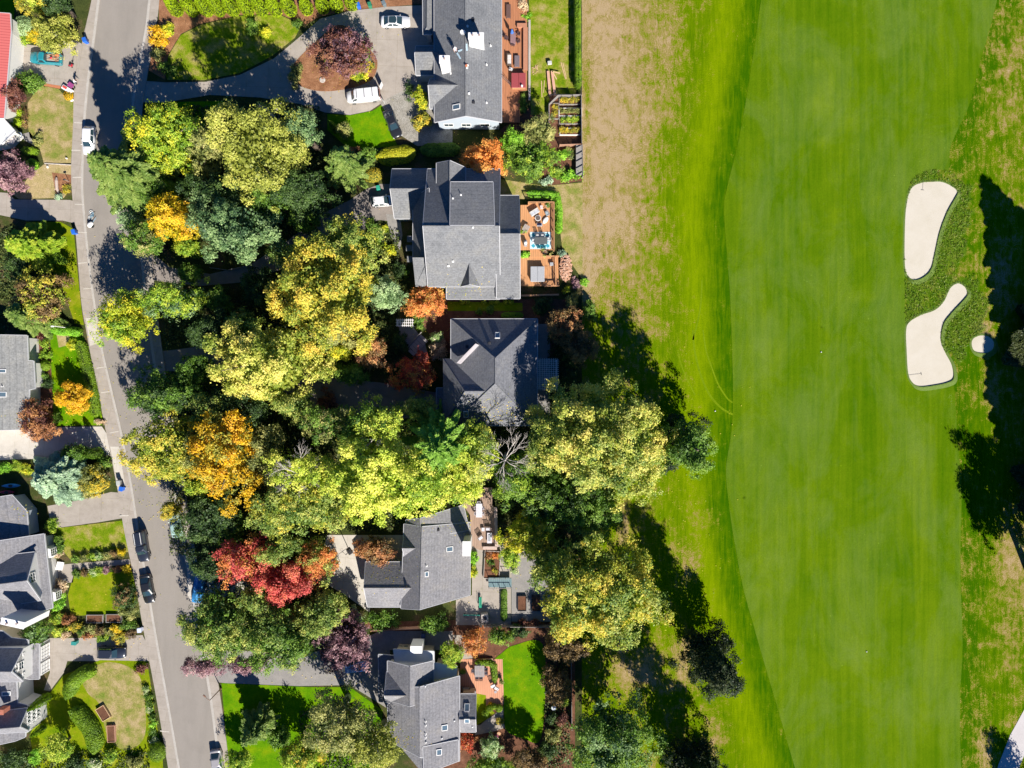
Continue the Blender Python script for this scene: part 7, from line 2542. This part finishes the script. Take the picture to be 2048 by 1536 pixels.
T("birch_tree", "tall wispy olive birch left of the light grey roof at the bottom", 672, 1440, 72, 14, 'oliv', ry=72, bark=PALEBARK, dens=.75)
T("birch_tree", "olive birch leaning against the light grey roof at the bottom edge", 752, 1490, 60, 13, 'khaki', ry=46, bark=PALEBARK, dens=.8)
T("tree", "bright green tree with orange tips at the bottom centre left", 600, 1510, 46, 7, 'limegreen', ry=34, pal2='olivegold')
conifer("fir_tree", "dark green conifer at the bottom of the lower green lawn", 486, 1490, 38, 9, 'spruce')
T("cypress_tree", "yellow green conifer at the bottom edge beside the east pavement", 478, 1524, 28, 5, 'limegreen')
T("tree", "olive tree behind the bottom edge right of the garden", 1060, 1520, 40, 6, 'brown', ry=30)
T("tree", "green shrubby tree below the pale round shrub at the bottom", 985, 1532, 54, 4, 'limegreen', ry=24, pal2='green')
T("tree", "pale grey green rounded tree below the pink flower ornament", 983, 1492, 24, 4, 'sage', pal2='white')
T("tree", "rusty red shrub tree below the small annex roof", 934, 1482, 22, 3, 'red', ry=19, pal2='rust')
# east side of the ranch
T("tree", "fresh green tree at the south east corner of the red brown deck", 1028, 285, 28, 5, 'brightgreen', ry=26)
T("tree", "olive leaved tree between the deck and the kitchen garden", 1080, 262, 36, 6, 'oliv', ry=34)
T("tree", "broad mid green tree right of the vivid orange tree", 1062, 322, 52, 6, 'green', ry=42, pal2='limegreen')
for lab, x, y, r, hh, pal, ry_ in (("mid green tree wedged between the street side maple and the khaki tree", 412, 300, 46, 11, 'oliv', 50), ("green tree low behind the broad blue green spreading tree", 545, 402, 46, 11, 'green', 34),
        ("green small tree where the side road meets the parking area", 610, 440, 36, 8, 'green', 24), ("soft green tree filling the wood left of the pale cream maple", 478, 655, 38, 10, 'maplegreen', 34),
        ("olive tree between the pale cream maple and the green upper leafy tree", 590, 812, 46, 12, 'maplegreen', 32), ("green tree squeezed between the golden orange tree and the lime trees", 535, 905, 34, 12, 'oliv', 60),
        ("olive tree at the left foot of the lime trees", 545, 1040, 40, 11, 'maplegreen', 34), ("lime green tree beside the left side of the speckled maple", 1085, 880, 46, 14, 'maplegreen', 60),
        ("green tree between the two huge maples", 1195, 1035, 60, 11, 'green', 34), ("mid green tree at the left side of the golden green maple", 1092, 1120, 36, 10, 'maplegreen', 44),
        ("olive tree along the street between the dark shaded trees", 395, 900, 38, 12, 'oliv', 50), ("mixed green tree below the olive tree joining the red maples", 520, 1195, 46, 10, 'maplegreen', 30),
        ("deep green tree over the driveway mouth beside the street", 395, 742, 46, 9, 'green', 34), ("dark green tree between the driveway mouth and the pale cream maple", 455, 800, 46, 10, 'darkgreen', 32),
        ("green tree leaning over the middle of the side road", 385, 548, 30, 6, 'green', 22), ("olive tree spanning the side road bend", 566, 512, 30, 9, 'maplegreen', 30),
        ("green tree above the shaded driveway by the scarlet maple", 700, 748, 36, 8, 'green', 26), ("olive green tree over the far end of the shaded driveway", 840, 815, 40, 9, 'maplegreen', 24),
        ("small green tree on the bank left of the dark shaded tree by the side road", 440, 600, 32, 6, 'green', 26), ("green tree behind the brown orange tree", 716, 655, 34, 8, 'maplegreen', 24),
        ("olive tree between the dark top tree and the golden orange tree", 425, 830, 44, 12, 'maplegreen', 46)):
    T("tree", lab, x, y, r, hh, pal, ry=ry_)
# off to the right: their shadows and some boughs fall into view
for lab, gx, gy, r, hh, pal in (("tall dark fir just outside the right edge level with the upper bunker", 2108, 668, 112, 21, 'pine'), ("tall dark fir just outside the right edge level with the lower bunker", 2140, 800, 96, 17, 'pine'),
                                ("tall dark fir outside the right edge below the small round bunker", 2116, 985, 112, 21, 'pine')):
    k = HC / (HC - hh)
    conifer("fir_tree", lab, 1024 + (gx - 1024) * k, 768 + (gy - 768) * k, r, hh, pal, wid=.62, dens=1.5)
T("oak_tree", "dark round tree touching the right edge above the dry turf", 2150, 1170, 76, 17, 'darkgreen', ry=80, dens=1.4)
T("pine_tree", "dark pine just below the frame under the rough", 1500, 1810, 90, 18, 'pine', ry=70, flat=2)
T("pine_tree", "small dark pine just below the frame beside the cart path", 2120, 1680, 40, 11, 'pine')

shrub("dark bush cut by the right edge above the dry turf", 2050, 1082, 15, 2.4, 'green')
# island and loop driveway
T("plum_tree", "dusky purple plum tree with grey twigs on the planting island", 688, 106, 60, 6.5, 'maroon', ry=58, pal2='purple', bark=PALEBARK, dens=.85)
shrub("lime shrub on the planting island beside the white van", 719, 145, 20, 1.6, 'yellowgreen')
shrub("orange tinged shrub at the right tip of the planting island", 739, 134, 9, 1.0, 'olivegold')
shrub("low green shrub edging the left end of the planting island", 591, 150, 14, 1.1, 'oliv', ry=24)
shrub("green creeping shrub along the right side of the planting island", 733, 100, 9, .8, 'brightgreen', ry=24)
shrub("tiny blue green plant at the right tip of the planting island", 745, 129, 5, .5, 'bluegreen')
shrub("small green shrub under the purple plum tree", 658, 126, 8, .7, 'limegreen')
t = thing("stepping_stone", "round pale stone disc on the planting island", "stone", P(645, 160, .07))
MB().lathe((0, 0, 0), [(.5, 0), (.5, .1), (.42, .14)], 14).build("disc", STONE, t)
# columnar row along the top
xs = (352, 383, 412, 442, 470, 499, 527, 555, 584, 616, 648, 676, 706)
nm = ("first", "second", "third", "fourth", "fifth", "sixth", "seventh", "eighth", "ninth", "tenth", "eleventh", "twelfth", "thirteenth")
for i, x in enumerate(xs):
    column("arborvitae", "%s lime green columnar arborvitae from the left in the row along the top edge" % nm[i], x + (6 if x < 420 else 0), 25 - (i > 8) * (i - 8) * 3.0, 13.5, 5.4 if i < 9 else 3.6, 'hedgelime', group="columnar arborvitae along the top edge")
T("tree", "tall dark conifer casting shade on the oval lawn at the top", 345, -55, 40, 14, 'darkgreen')
shrub("orange yellow shrub at the street corner of the oval lawn", 318, 72, 20, 1.6, 'gold', ry=22)
shrub("yellow green shrub joined to the orange yellow corner shrub", 338, 62, 14, 1.5, 'yellowgreen')
shrub("small olive shrub below the orange yellow corner shrub", 316, 106, 14, 1.2, 'oliv')
shrub("dark green shrub at the driveway mouth below the oval lawn", 336, 138, 18, 1.4, 'green', ry=12)
shrub("lime shrub on the tip of the oval lawn", 530, 64, 12, 1.3, 'yellowgreen')
shrub("dark green small shrub left of the lime shrub on the oval lawn", 505, 55, 12, 1.8, 'green', ry=18)
shrub("green shrub at the right end of the oval lawn", 594, 48, 10, 1.5, 'green')
# lawn by the dark sedan
shrub("wispy small tree shadowing the lawn by the black sedan", 690, 262, 15, 3.5, 'oliv')
column("cypress", "narrow dark cypress on the green lawn above the gold hedge", 672, 262, 8, 4.5, 'green')
shrub("yellow leaved shrub between the green lawn and the driveway shrubs", 696, 328, 16, 1.6, 'yellow', ry=22)
shrub("bronze leaved shrub beside the yellow leaved shrub", 706, 302, 12, 1.4, 'rust')
shrub("green shrub left of the gold hedge", 735, 312, 20, 1.6, 'green', ry=16, pal2=None) if False else shrub("green shrub left of the gold hedge", 735, 312, 20, 1.6, 'green', ry=16)
ballshrub("square clipped speckled shrub beside the green bin", 745, 350, 21, 1.6, 'olivegold', ry=15)
hedge("golden clipped hedge above the rambling grey house", [(755, 318), (790, 312), (832, 306)], 36, 1.5, 'goldhedge', rnd=.35)
hedge("dark hedge shaded beneath the ranch roof gable", [(842, 302), (920, 300)], 26, 1.2, 'green')
shrub("sunlit yellow green shrub at the west wall of the ranch roof", 843, 198, 17, 3.0, 'yellowgreen', ry=24)
shrub("golden olive ball shrub below the sunlit wall shrub", 846, 240, 20, 2.2, 'olivegold', ry=19)
shrub("dark tangled vine at the gravel edge by the porch of the ranch roof", 818, 180, 9, 1.4, 'darkgreen', ry=22, dens=.4)
# front of house 2
shrub("green shrub in the round bed below the parked white car", 746, 458, 16, 1.2, 'green', ry=18)
shrub("yellow green shrub near the path posts below the parked white car", 770, 460, 8, 1.0, 'yellowgreen')
shrub("lime shrub lower left in the bed in front of the rambling house", 755, 486, 12, 1.2, 'limegreen')
shrub("yellow fern like shrub in front of the awnings", 776, 500, 14, 1.2, 'yellowgreen')
shrub("green shrub by the wall under the awnings", 800, 545, 14, 1.6, 'darkgreen', ry=20)
shrub("dark round shrub at the front corner of the rambling house", 808, 548, 10, 1.3, 'green')
shrub("green shrub below the red orange tree", 835, 640, 16, 1.6, 'green')
shrub("pale pink leaved shrub by the dark hip roof", 877, 700, 20, 2.5, 'pinkish', ry=20)
shrub("cream leaved shrub above the pale pink leaved shrub", 876, 675, 17, 2.5, 'white', ry=12)
shrub("dark green shrub right of the garden steps", 800, 690, 20, 2.0, 'darkgreen')
shrub("dark red shrub in the shade below the pale cream maple", 655, 820, 24, 2.5, 'maroon', ry=34)
# strip between houses
for i, x in enumerate((924, 934, 968, 984, 993, 1012, 1022)):
    ballshrub(["yellow cushion shrub under the rambling roof, outermost left", "yellow cushion shrub under the rambling roof, second from the left", "yellow cushion shrub under the rambling roof, third from the left", "yellow cushion shrub under the rambling roof, middle pair left", "yellow cushion shrub under the rambling roof, middle pair right", "yellow cushion shrub under the rambling roof, next to last", "yellow cushion shrub under the rambling roof, outermost right"][i], x, 603, 6, .6, 'yellowgreen', group="yellow cushion shrubs along the shaded strip")
shrub("green shrub in the shaded strip above the dark hip roof", 980, 621, 12, 1.0, 'green', ry=9)
shrub("small green shrub left in the shaded strip above the dark hip roof", 957, 623, 7, .8, 'green')
hedge("dark clipped hedge above the dark hip roof", [(1003, 631), (1046, 631)], 12, .8, 'hedge')
hedge("green hedge bent round the outer corner of the cedar deck", [(1054, 388), (1090, 390), (1113, 392), (1117, 420), (1117, 468)], 15, 1.1, 'brightgreen', rnd=.4)
shrub("green shrub between the two cedar decks against the wall", 1050, 508, 10, 1.1, 'brightgreen', ry=9)
shrub("blue grey shrub above the firewood heap", 1122, 507, 9, .8, 'bluespruce', ry=7)
shrub("yellow cushion plant below the firewood heap", 1134, 580, 8, .8, 'yellowgreen')
shrub("purple leaved plant right of the yellow cushion plant", 1152, 565, 9, .9, 'mauve', ry=12)
shrub("bright green shrub at the outer point of the firewood border", 1168, 565, 8, .9, 'brightgreen', ry=10)
shrub("mixed green shrub below the yellow cushion plant", 1145, 600, 14, 1.0, 'oliv')
shrub("tall green shrub at the rough edge beside the brown trees", 1181, 622, 14, 2.2, 'green', ry=22)
shrub("dark green shrub beside the patio of the dark hip roof", 1085, 612, 22, 1.6, 'darkgreen', ry=18)
shrub("dark shrub right of the lattice pergola", 1135, 745, 24, 2.0, 'darkgreen', ry=28)
shrub("silver leaved plant near the foot of the vegetable plot", 1093, 362, 12, .7, 'bluespruce', ry=10)
shrub("bright green bush at the foot of the vegetable plot", 1140, 350, 24, 1.1, 'brightgreen', ry=11)
shrub("lime bush left of the bright green bush in the vegetable plot", 1110, 348, 12, 1.1, 'limegreen')
shrub("orange flowering plants at the upper end of the long deck", 1045, 10, 11, 1.2, 'pinkish', ry=14)
shrub("green leafy clump below the flowering plants of the long deck", 1053, 34, 10, .8, 'brightgreen', ry=6)
shrub("dark potted climbers in the planter at the foot of the long deck", 1046, 205, 8, 1.2, 'green', ry=18)
hedge("tall clipped boundary hedge between the lumber lawn and the golf rough", [(1154, -70), (1154, 60), (1155, 184)], 13, 1.9, 'hedge', rnd=.12)
# yard 4
shrub("bright green shrub against the wall below the white chimney", 948, 1116, 10, 1.6, 'brightgreen', ry=16)
shrub("yellowing shrub below the bright green wall shrub", 948, 1142, 8, 1.1, 'yellowgreen', ry=13)
shrub("fluffy pale grass tuft at the edge of the sunken court", 1030, 1142, 8, .9, 'white')
shrub("rounded green shrub below the pale grey garage roofs", 870, 1246, 30, 2.2, 'green', ry=20)
shrub("dark green ferny shrub below the garage wing", 765, 1240, 36, 1.8, 'green', ry=18)
shrub("pale green shrub left of the ferny shrub", 712, 1233, 16, 2.0, 'sage')
shrub("dark red azalea in the court, left of two", 1044, 1245, 14, .9, 'maroon', ry=7)
shrub("dark red azalea in the court, right of two", 1070, 1246, 14, .9, 'maroon', ry=7)
hedge("narrow strip hedge between the terrace and the court", [(1008, 1175), (1008, 1240)], 12, .8, 'green')
shrub("green shrub between the porch and the path to the brick patio", 925, 1345, 6, .7, 'green')
shrub("mixed border shrub at the bottom left of the lawn crescent", 1000, 1442, 8, .8, 'olivegold')
shrub("green shrub at the upper end of the lawn crescent", 1040, 1265, 22, 1.8, 'darkgreen', ry=14)
shrub("dark leafy shrub at the lower end of the lawn crescent", 1095, 1500, 22, 2.0, 'darkgreen')
shrub("olive shrub at the bottom beside the mossy lawn tip", 1105, 1470, 16, 1.8, 'oliv')
shrub("dark shrub in the flower border by the pale fence", 1105, 1436, 14, 1.5, 'darkgreen')
shrub("lime shrub in the flower border by the pale fence", 1130, 1400, 8, 1.4, 'limegreen', ry=12)
shrub("maroon shrub in the flower border by the pale fence", 1124, 1440, 13, 1.4, 'maroon')
shrub("green shrub left of the olive birch trees on the lower lawn", 560, 1480, 22, 1.6, 'green', ry=26)
shrub("pale green cushion plant near the stump bed on the lower lawn", 637, 1485, 7, .6, 'sage')

# ---- west side planting ----
T("tree", "olive tree with pale twigs behind the teal pickup", 112, 68, 42, 6.5, 'khaki', ry=40, bark=PALEBARK, dens=.9)
T("tree", "yellow leaved tree at the top left corner", 70, 8, 38, 5, 'olivegold', ry=22, pal2='lime')
T("tree", "dark tree at the top edge beside the street", 108, -2, 30, 9, 'darkgreen', ry=28)
ballshrub("smooth sage green ball shrub beside the salmon red roof", 47, 52, 20, 1.8, 'sage')
shrub("yellow bush beside the sage green ball shrub", 67, 70, 16, 1.4, 'yellow')
shrub("yellow green bush below the sage green ball shrub", 46, 80, 16, 1.1, 'limegreen', ry=10)
shrub("dense mid green conifer shrub below the teal pickup", 60, 166, 28, 2.4, 'green', ry=22)
T("plum_tree", "dark maroon tree against the salmon red roof", 24, 192, 31, 4.5, 'maroon', ry=28, dens=1.2)
T("plum_tree", "dusty mauve tree below the pale six sided shade", 20, 345, 44, 6, 'mauve', ry=42, dens=1.1, pal2='purple')
shrub("lime shrub below the dark maroon tree", 38, 226, 14, .9, 'hedgelime', ry=6)
shrub("lime yellow shrub beside the white porch", 33, 244, 14, 1.2, 'hedgelime', ry=11)
shrub("brown dry shrub strip right of the lime yellow shrub", 50, 238, 6, .8, 'brown', ry=20)
hedge("green oval hedge below the pale six sided shade", [(50, 304), (80, 304)], 16, 1.1, 'hedge')
hedge("bright square hedge right of the dusty mauve tree", [(59, 331), (81, 331)], 24, 1.2, 'brightgreen', rnd=.12)
shrub("olive shrub at the left corner of the first lawn", 76, 278, 10, 1.0, 'oliv', ry=14)
shrub("pale blue green shrub at the corner of the second driveway", 119, 394, 9, .8, 'bluespruce', ry=7)
shrub("ochre groundcover on the bark bed by the mailbox", 133, 378, 9, .4, 'olivegold', ry=8)
conifer("cedar_tree", "bright yellow green cedar on the left below the second driveway", 14, 480, 56, 9, 'limegreen', droop=.2, wid=.4, dens=1.3)
T("tree", "brown olive tree in the middle of the left gardens", 90, 592, 52, 8, 'brown', ry=56, pal2='maple', dens=1.1)
conifer("fir_tree", "green fir with a pale bare limb left of the brown olive tree", 10, 625, 46, 10, 'spruce')
T("tree", "dark tree in shade between the bright cedar and the brown olive tree", 45, 530, 34, 5, 'darkgreen', ry=40)
ballshrub("smooth green rounded shrub at the corner of the pale grey roof", 66, 661, 15, 1.0, 'hedge', ry=8)
hedge("bright green hedge running to the pavement above the long hedge", [(108, 660), (168, 665)], 18, 1.5, 'brightgreen', rnd=.3)
hedge("long clipped hedge along the pavement beside the golden maple", [(163, 682), (176, 730), (188, 785), (196, 833)], 21, 1.0, 'hedge', rnd=.1)
shrub("yellow shrub at the top of the small square lawn", 145, 690, 10, 1.2, 'yellowgreen', ry=12)
shrub("upper of two lime shrubs by the pale grey roof", 90, 688, 13, 1.1, 'limegreen', ry=9)
shrub("lower of two lime shrubs by the pale grey roof", 91, 710, 13, 1.1, 'limegreen', ry=10)
shrub("dark red shrub tip above the two lime shrubs", 84, 674, 8, .9, 'maroon', ry=7)
ballshrub("round green ball shrub below the two lime shrubs", 91, 731, 11, 1.3, 'hedge')
shrub("dark green shrub below the round ball shrub", 89, 752, 9, 1.2, 'green', ry=8)
shrub("dark rounded shrub beside the porch of the pale grey roof", 94, 766, 11, 1.4, 'darkgreen')
T("maple_tree", "golden maple on the small square lawn", 147, 797, 36, 4.5, 'gold', ry=32, dens=1.2)
T("maple_tree", "maroon brown maple at the corner of the pale grey roof", 76, 843, 40, 5, 'rust', ry=40, pal2='maroon', dens=1.1)
shrub("green shrub right of the maroon brown maple", 112, 836, 10, 1.2, 'green', ry=14)
shrub("small flowering shrub at the corner by the third driveway", 200, 843, 10, .6, 'pinkish', ry=6)
column("cypress", "slim cypress shading the third driveway", 200, 905, 12, 4.6, 'green')
T("tree", "green tree in shade along the third driveway", 150, 905, 34, 4, 'green', ry=16)
shrub("lime shrub farthest left below the third driveway", 12, 936, 15, 1.3, 'brightgreen', ry=12)
shrub("lime yellow shrub second from the left below the third driveway", 35, 930, 12, 1.4, 'limegreen', ry=12)
shrub("yellow shrub third from the left below the third driveway", 53, 938, 12, 1.2, 'yellowgreen', ry=12)
conifer("blue_spruce", "silvery blue spruce overhanging the fourth driveway", 74, 965, 66, 8, 'bluespruce', droop=.22, wid=.42, dens=1.5)
T("tree", "olive gold shrub tree between the blue spruce and the pavement", 184, 958, 34, 3.6, 'olivegold', ry=34, pal2='oliv')
shrub("green shrub at the pavement above the olive gold shrub tree", 208, 925, 14, 1.8, 'green', ry=14)
shrub("green shrub by the garage corner of the dormered house", 104, 1050, 12, 1.4, 'limegreen', ry=16)
shrub("dark green shrub on the left edge of the framed lawn", 118, 1090, 11, 1.4, 'green', ry=22)
shrub("salmon pink flowering shrub by the porch of the dormered house", 112, 1108, 14, 1.2, 'pinkish', ry=9)
shrub("pale cream and pink shrub below the white bench", 122, 1172, 16, 1.4, 'pinkish', ry=15)
shrub("bright green bush under the lower bay window", 118, 1205, 18, 2.0, 'brightgreen', ry=18)
shrub("lime bush below the bright green bay window bush", 112, 1235, 16, 1.6, 'limegreen', ry=12)
T("tree", "round green tree at the lower corner of the dormered house", 74, 1264, 31, 4.0, 'green', ry=28, pal2='bluegreen')
cols = ['green', 'oliv', 'limegreen', 'white', 'oliv', 'brown', 'yellow']
adj = ['dark green', 'olive', 'lime', 'pale', 'grey olive', 'brown', 'yellow']
for i, x in enumerate((152, 168, 184, 199, 214, 229, 246)):
    shrub("%s shrub in the upper planted row between the two framed lawns" % adj[i], x, 1118 - i * 2.3, 9, 1.0, cols[i], ry=8)
cols2 = ['green', 'brown', 'white', 'limegreen', 'mauve', 'rust', 'yellow']
adj2 = ['green', 'brown', 'whitish', 'lime', 'mauve', 'rusty', 'yellow']
for i, x in enumerate((152, 170, 184, 197, 213, 235, 253)):
    shrub("%s shrub in the lower planted row between the two framed lawns" % adj2[i], x, 1147 - i * 1.5, 9, .9, cols2[i], ry=8)
T("tree", "small dark leaved tree on the square lawn by the black sedan", 250, 1192, 24, 4, 'darkgreen', ry=28, pal2='brown')
T("tree", "pale twiggy small tree below the small dark leaved tree", 256, 1222, 22, 3.4, 'oliv', ry=16, bark=PALEBARK, dens=.7)
mix = [(138, 1240, 14, 'rust', 'rusty shrub at the left of the mixed border above the dark suv'), (150, 1256, 14, 'olivegold', 'golden olive shrub in the mixed border, second from the left'), (166, 1262, 12, 'green', 'green shrub in the mixed border under the left raised bed'), (182, 1258, 13, 'oliv', 'grey olive shrub in the mixed border under the left raised bed'),
       (178, 1270, 12, 'rust', 'reddish low shrub at the driveway edge of the mixed border'), (200, 1262, 13, 'brown', 'brown shrub in the middle of the mixed border'), (205, 1274, 12, 'limegreen', 'lime shrub at the driveway edge by the dark suv'), (222, 1262, 13, 'oliv', 'olive shrub under the right raised bed'),
       (232, 1256, 13, 'yellow', 'bright yellow shrub in the right part of the mixed border'), (240, 1275, 15, 'olivegold', 'golden shrub hanging over the dark suv'), (256, 1250, 16, 'green', 'dark shrub at the right of the mixed border'), (262, 1266, 12, 'brown', 'brown shrub at the street end of the mixed border'), (120, 1262, 14, 'lime', 'pale lime shrub right of the round green tree'), (132, 1270, 10, 'pinkish', 'pinkish low shrub by the top of the driveway')]
for x, y, r, pal, lab in mix:
    shrub(lab, x, y, r, 1.3, pal, ry=r * .75)
shrub("small dark red bush on the dry lawn near the pavement", 281, 1338, 12, 1.0, 'maroon', ry=10)
hedge("arching clipped hedge beside the fifth driveway", [(196, 1336), (170, 1345), (148, 1365), (143, 1392)], 28, 1.7, 'hedge', curve=True, rnd=.3)
hedge("banana shaped clipped hedge on the dry lawn", [(148, 1414), (168, 1432), (188, 1460), (197, 1500)], 34, 1.6, 'hedge', curve=True, rnd=.3)
column("cypress", "leaning column cypress beside the small square window house", 98, 1392, 10, 5.2, 'hedge')
column("cypress", "low column conifer under the twelve pane gable window", 90, 1452, 8, 3.6, 'hedge')
T("tree", "lime leaved round tree in the bottom left garden", 118, 1492, 31, 5, 'limegreen', pal2='lime')
shrub("dark shrub mass at the bottom left corner", 30, 1520, 34, 2.5, 'darkgreen', ry=22)
shrub("bright green spiky shrub at the bottom left", 70, 1515, 9, 2.5, 'brightgreen', ry=18)
shrub("whitish flowering shrub at the bottom below the banana shaped hedge", 190, 1525, 16, 1.4, 'white', ry=12)
shrub("lime shrub at the bottom right of the banana shaped hedge", 224, 1512, 14, 1.5, 'limegreen', ry=16)
shrub("olive shrub at the bottom near the pavement ball shrub", 270, 1526, 20, 1.5, 'oliv', ry=14)
ballshrub("round green ball shrub at the bottom beside the pavement", 314, 1504, 18, 1.8, 'hedge', ry=20)
shrub("green shrub in shade between the lower lawn trees", 150, 1530, 20, 2.0, 'darkgreen')
fl = [(293, 1378, 'white', 'white flowering shrub, top of the row beside the pavement'), (296, 1393, 'green', 'green shrub, second in the row beside the pavement'), (299, 1408, 'green', 'deep green shrub, third in the row beside the pavement'), (301, 1420, 'white', 'white flowering shrub, fourth in the row beside the pavement'),
      (304, 1434, 'green', 'green shrub, fifth in the row beside the pavement'), (306, 1448, 'brightgreen', 'bright green shrub, sixth in the row beside the pavement'), (307, 1464, 'green', 'green shrub, seventh in the row beside the pavement'), (309, 1480, 'white', 'white flowering shrub, last in the row beside the pavement')]
for x, y, pal, lab in fl:
    shrub(lab, x, y, 8, .8, pal, ry=7, group="flowering shrub row beside the pavement")
xs_, ys_ = [], []
for x, y, r, k in ((456, 930, 110, 500), (345, 460, 80, 260), (148, 810, 60, 260), (650, 600, 150, 500), (580, 1160, 120, 400), (972, 330, 70, 220), (848, 610, 60, 200), (330, 900, 140, 500), (360, 1010, 60, 200), (1195, 1180, 170, 600), (1208, 880, 170, 500), (685, 1300, 90, 260), (675, 112, 80, 220), (260, 640, 100, 300), (225, 1262, 60, 160)):
    xs_.append(RNG.normal(x, r * .6, k))
    ys_.append(RNG.normal(y, r * .6, k))
x, y = np.concatenate(xs_), np.concatenate(ys_)
c = np.stack([(x - 1024) / S, (768 - y) / S, np.full(len(x), 0.145)], 1)
nr = np.tile([0, 0, 1.0], (len(x), 1)) + RNG.normal(size=(len(x), 3)) * .15
l = RNG.uniform(0.09, 0.2, len(x))
o = leaf_mesh("fallen_leaves", c, nr, l, l * .8, RNG.uniform(0, 1, len(x)), leaf('mapleorange'), None, (0, 0, 0))
tag(o, "yellow and brown fallen leaves scattered below the autumn trees", "fallen leaves")
o["kind"] = "stuff"
rc, rn = [], []
for x, y, r, k in ((985, 830, 75, 300), (930, 1045, 40, 90), (840, 1040, 40, 80), (800, 1480, 40, 90), (905, 580, 60, 60), (60, 840, 30, 50), (780, 1150, 50, 60), (30, 1020, 30, 40)):
    for _ in range(k):
        p_, n_ = on_roof(random.gauss(x, r * .6), random.gauss(y, r * .3))
        if p_.z > 2:
            rc.append(tuple(p_ + n_ * .03))
            rn.append(tuple(n_))
l = RNG.uniform(0.1, 0.24, len(rc))
o = leaf_mesh("fallen_leaves", np.array(rc), np.array(rn), l, l * .8, RNG.uniform(0, 1, len(rc)), leaf('mapleorange'), None, (0, 0, 0))
tag(o, "yellow and brown leaf litter lying on the house roofs under the trees", "leaf litter")
o["kind"] = "stuff"
# bare twigs and dead tops showing above crowns
bare_tree("dead_tree", "dead grey top sticking out of the khaki tree", 528, 212, 26, 18, PALEBARK, nb=5)
bare_tree("dead_tree", "fan of bare white limbs in the lime trees left of centre", 592, 950, 48, 16.5, PALEBARK, nb=9)
bare_tree("dead_tree", "small bare grey crown above the lime trees", 742, 880, 26, 16, PALEBARK, nb=6)
# a lawn post and stump bed
t = thing("tree_stump", "sawn stump in the bark circle on the lower green lawn", "stump", P(655, 1500, .02))
MB().lathe((0, 0, 0), [(.5, 0), (.36, .15), (.34, .4), (.3, .41)], 14).build("stump", BARK, t)
MB().lathe((0, 0, .41), [(.3, 0), (.29, .015)], 14).build("cut_face", PALEWOOD, t)
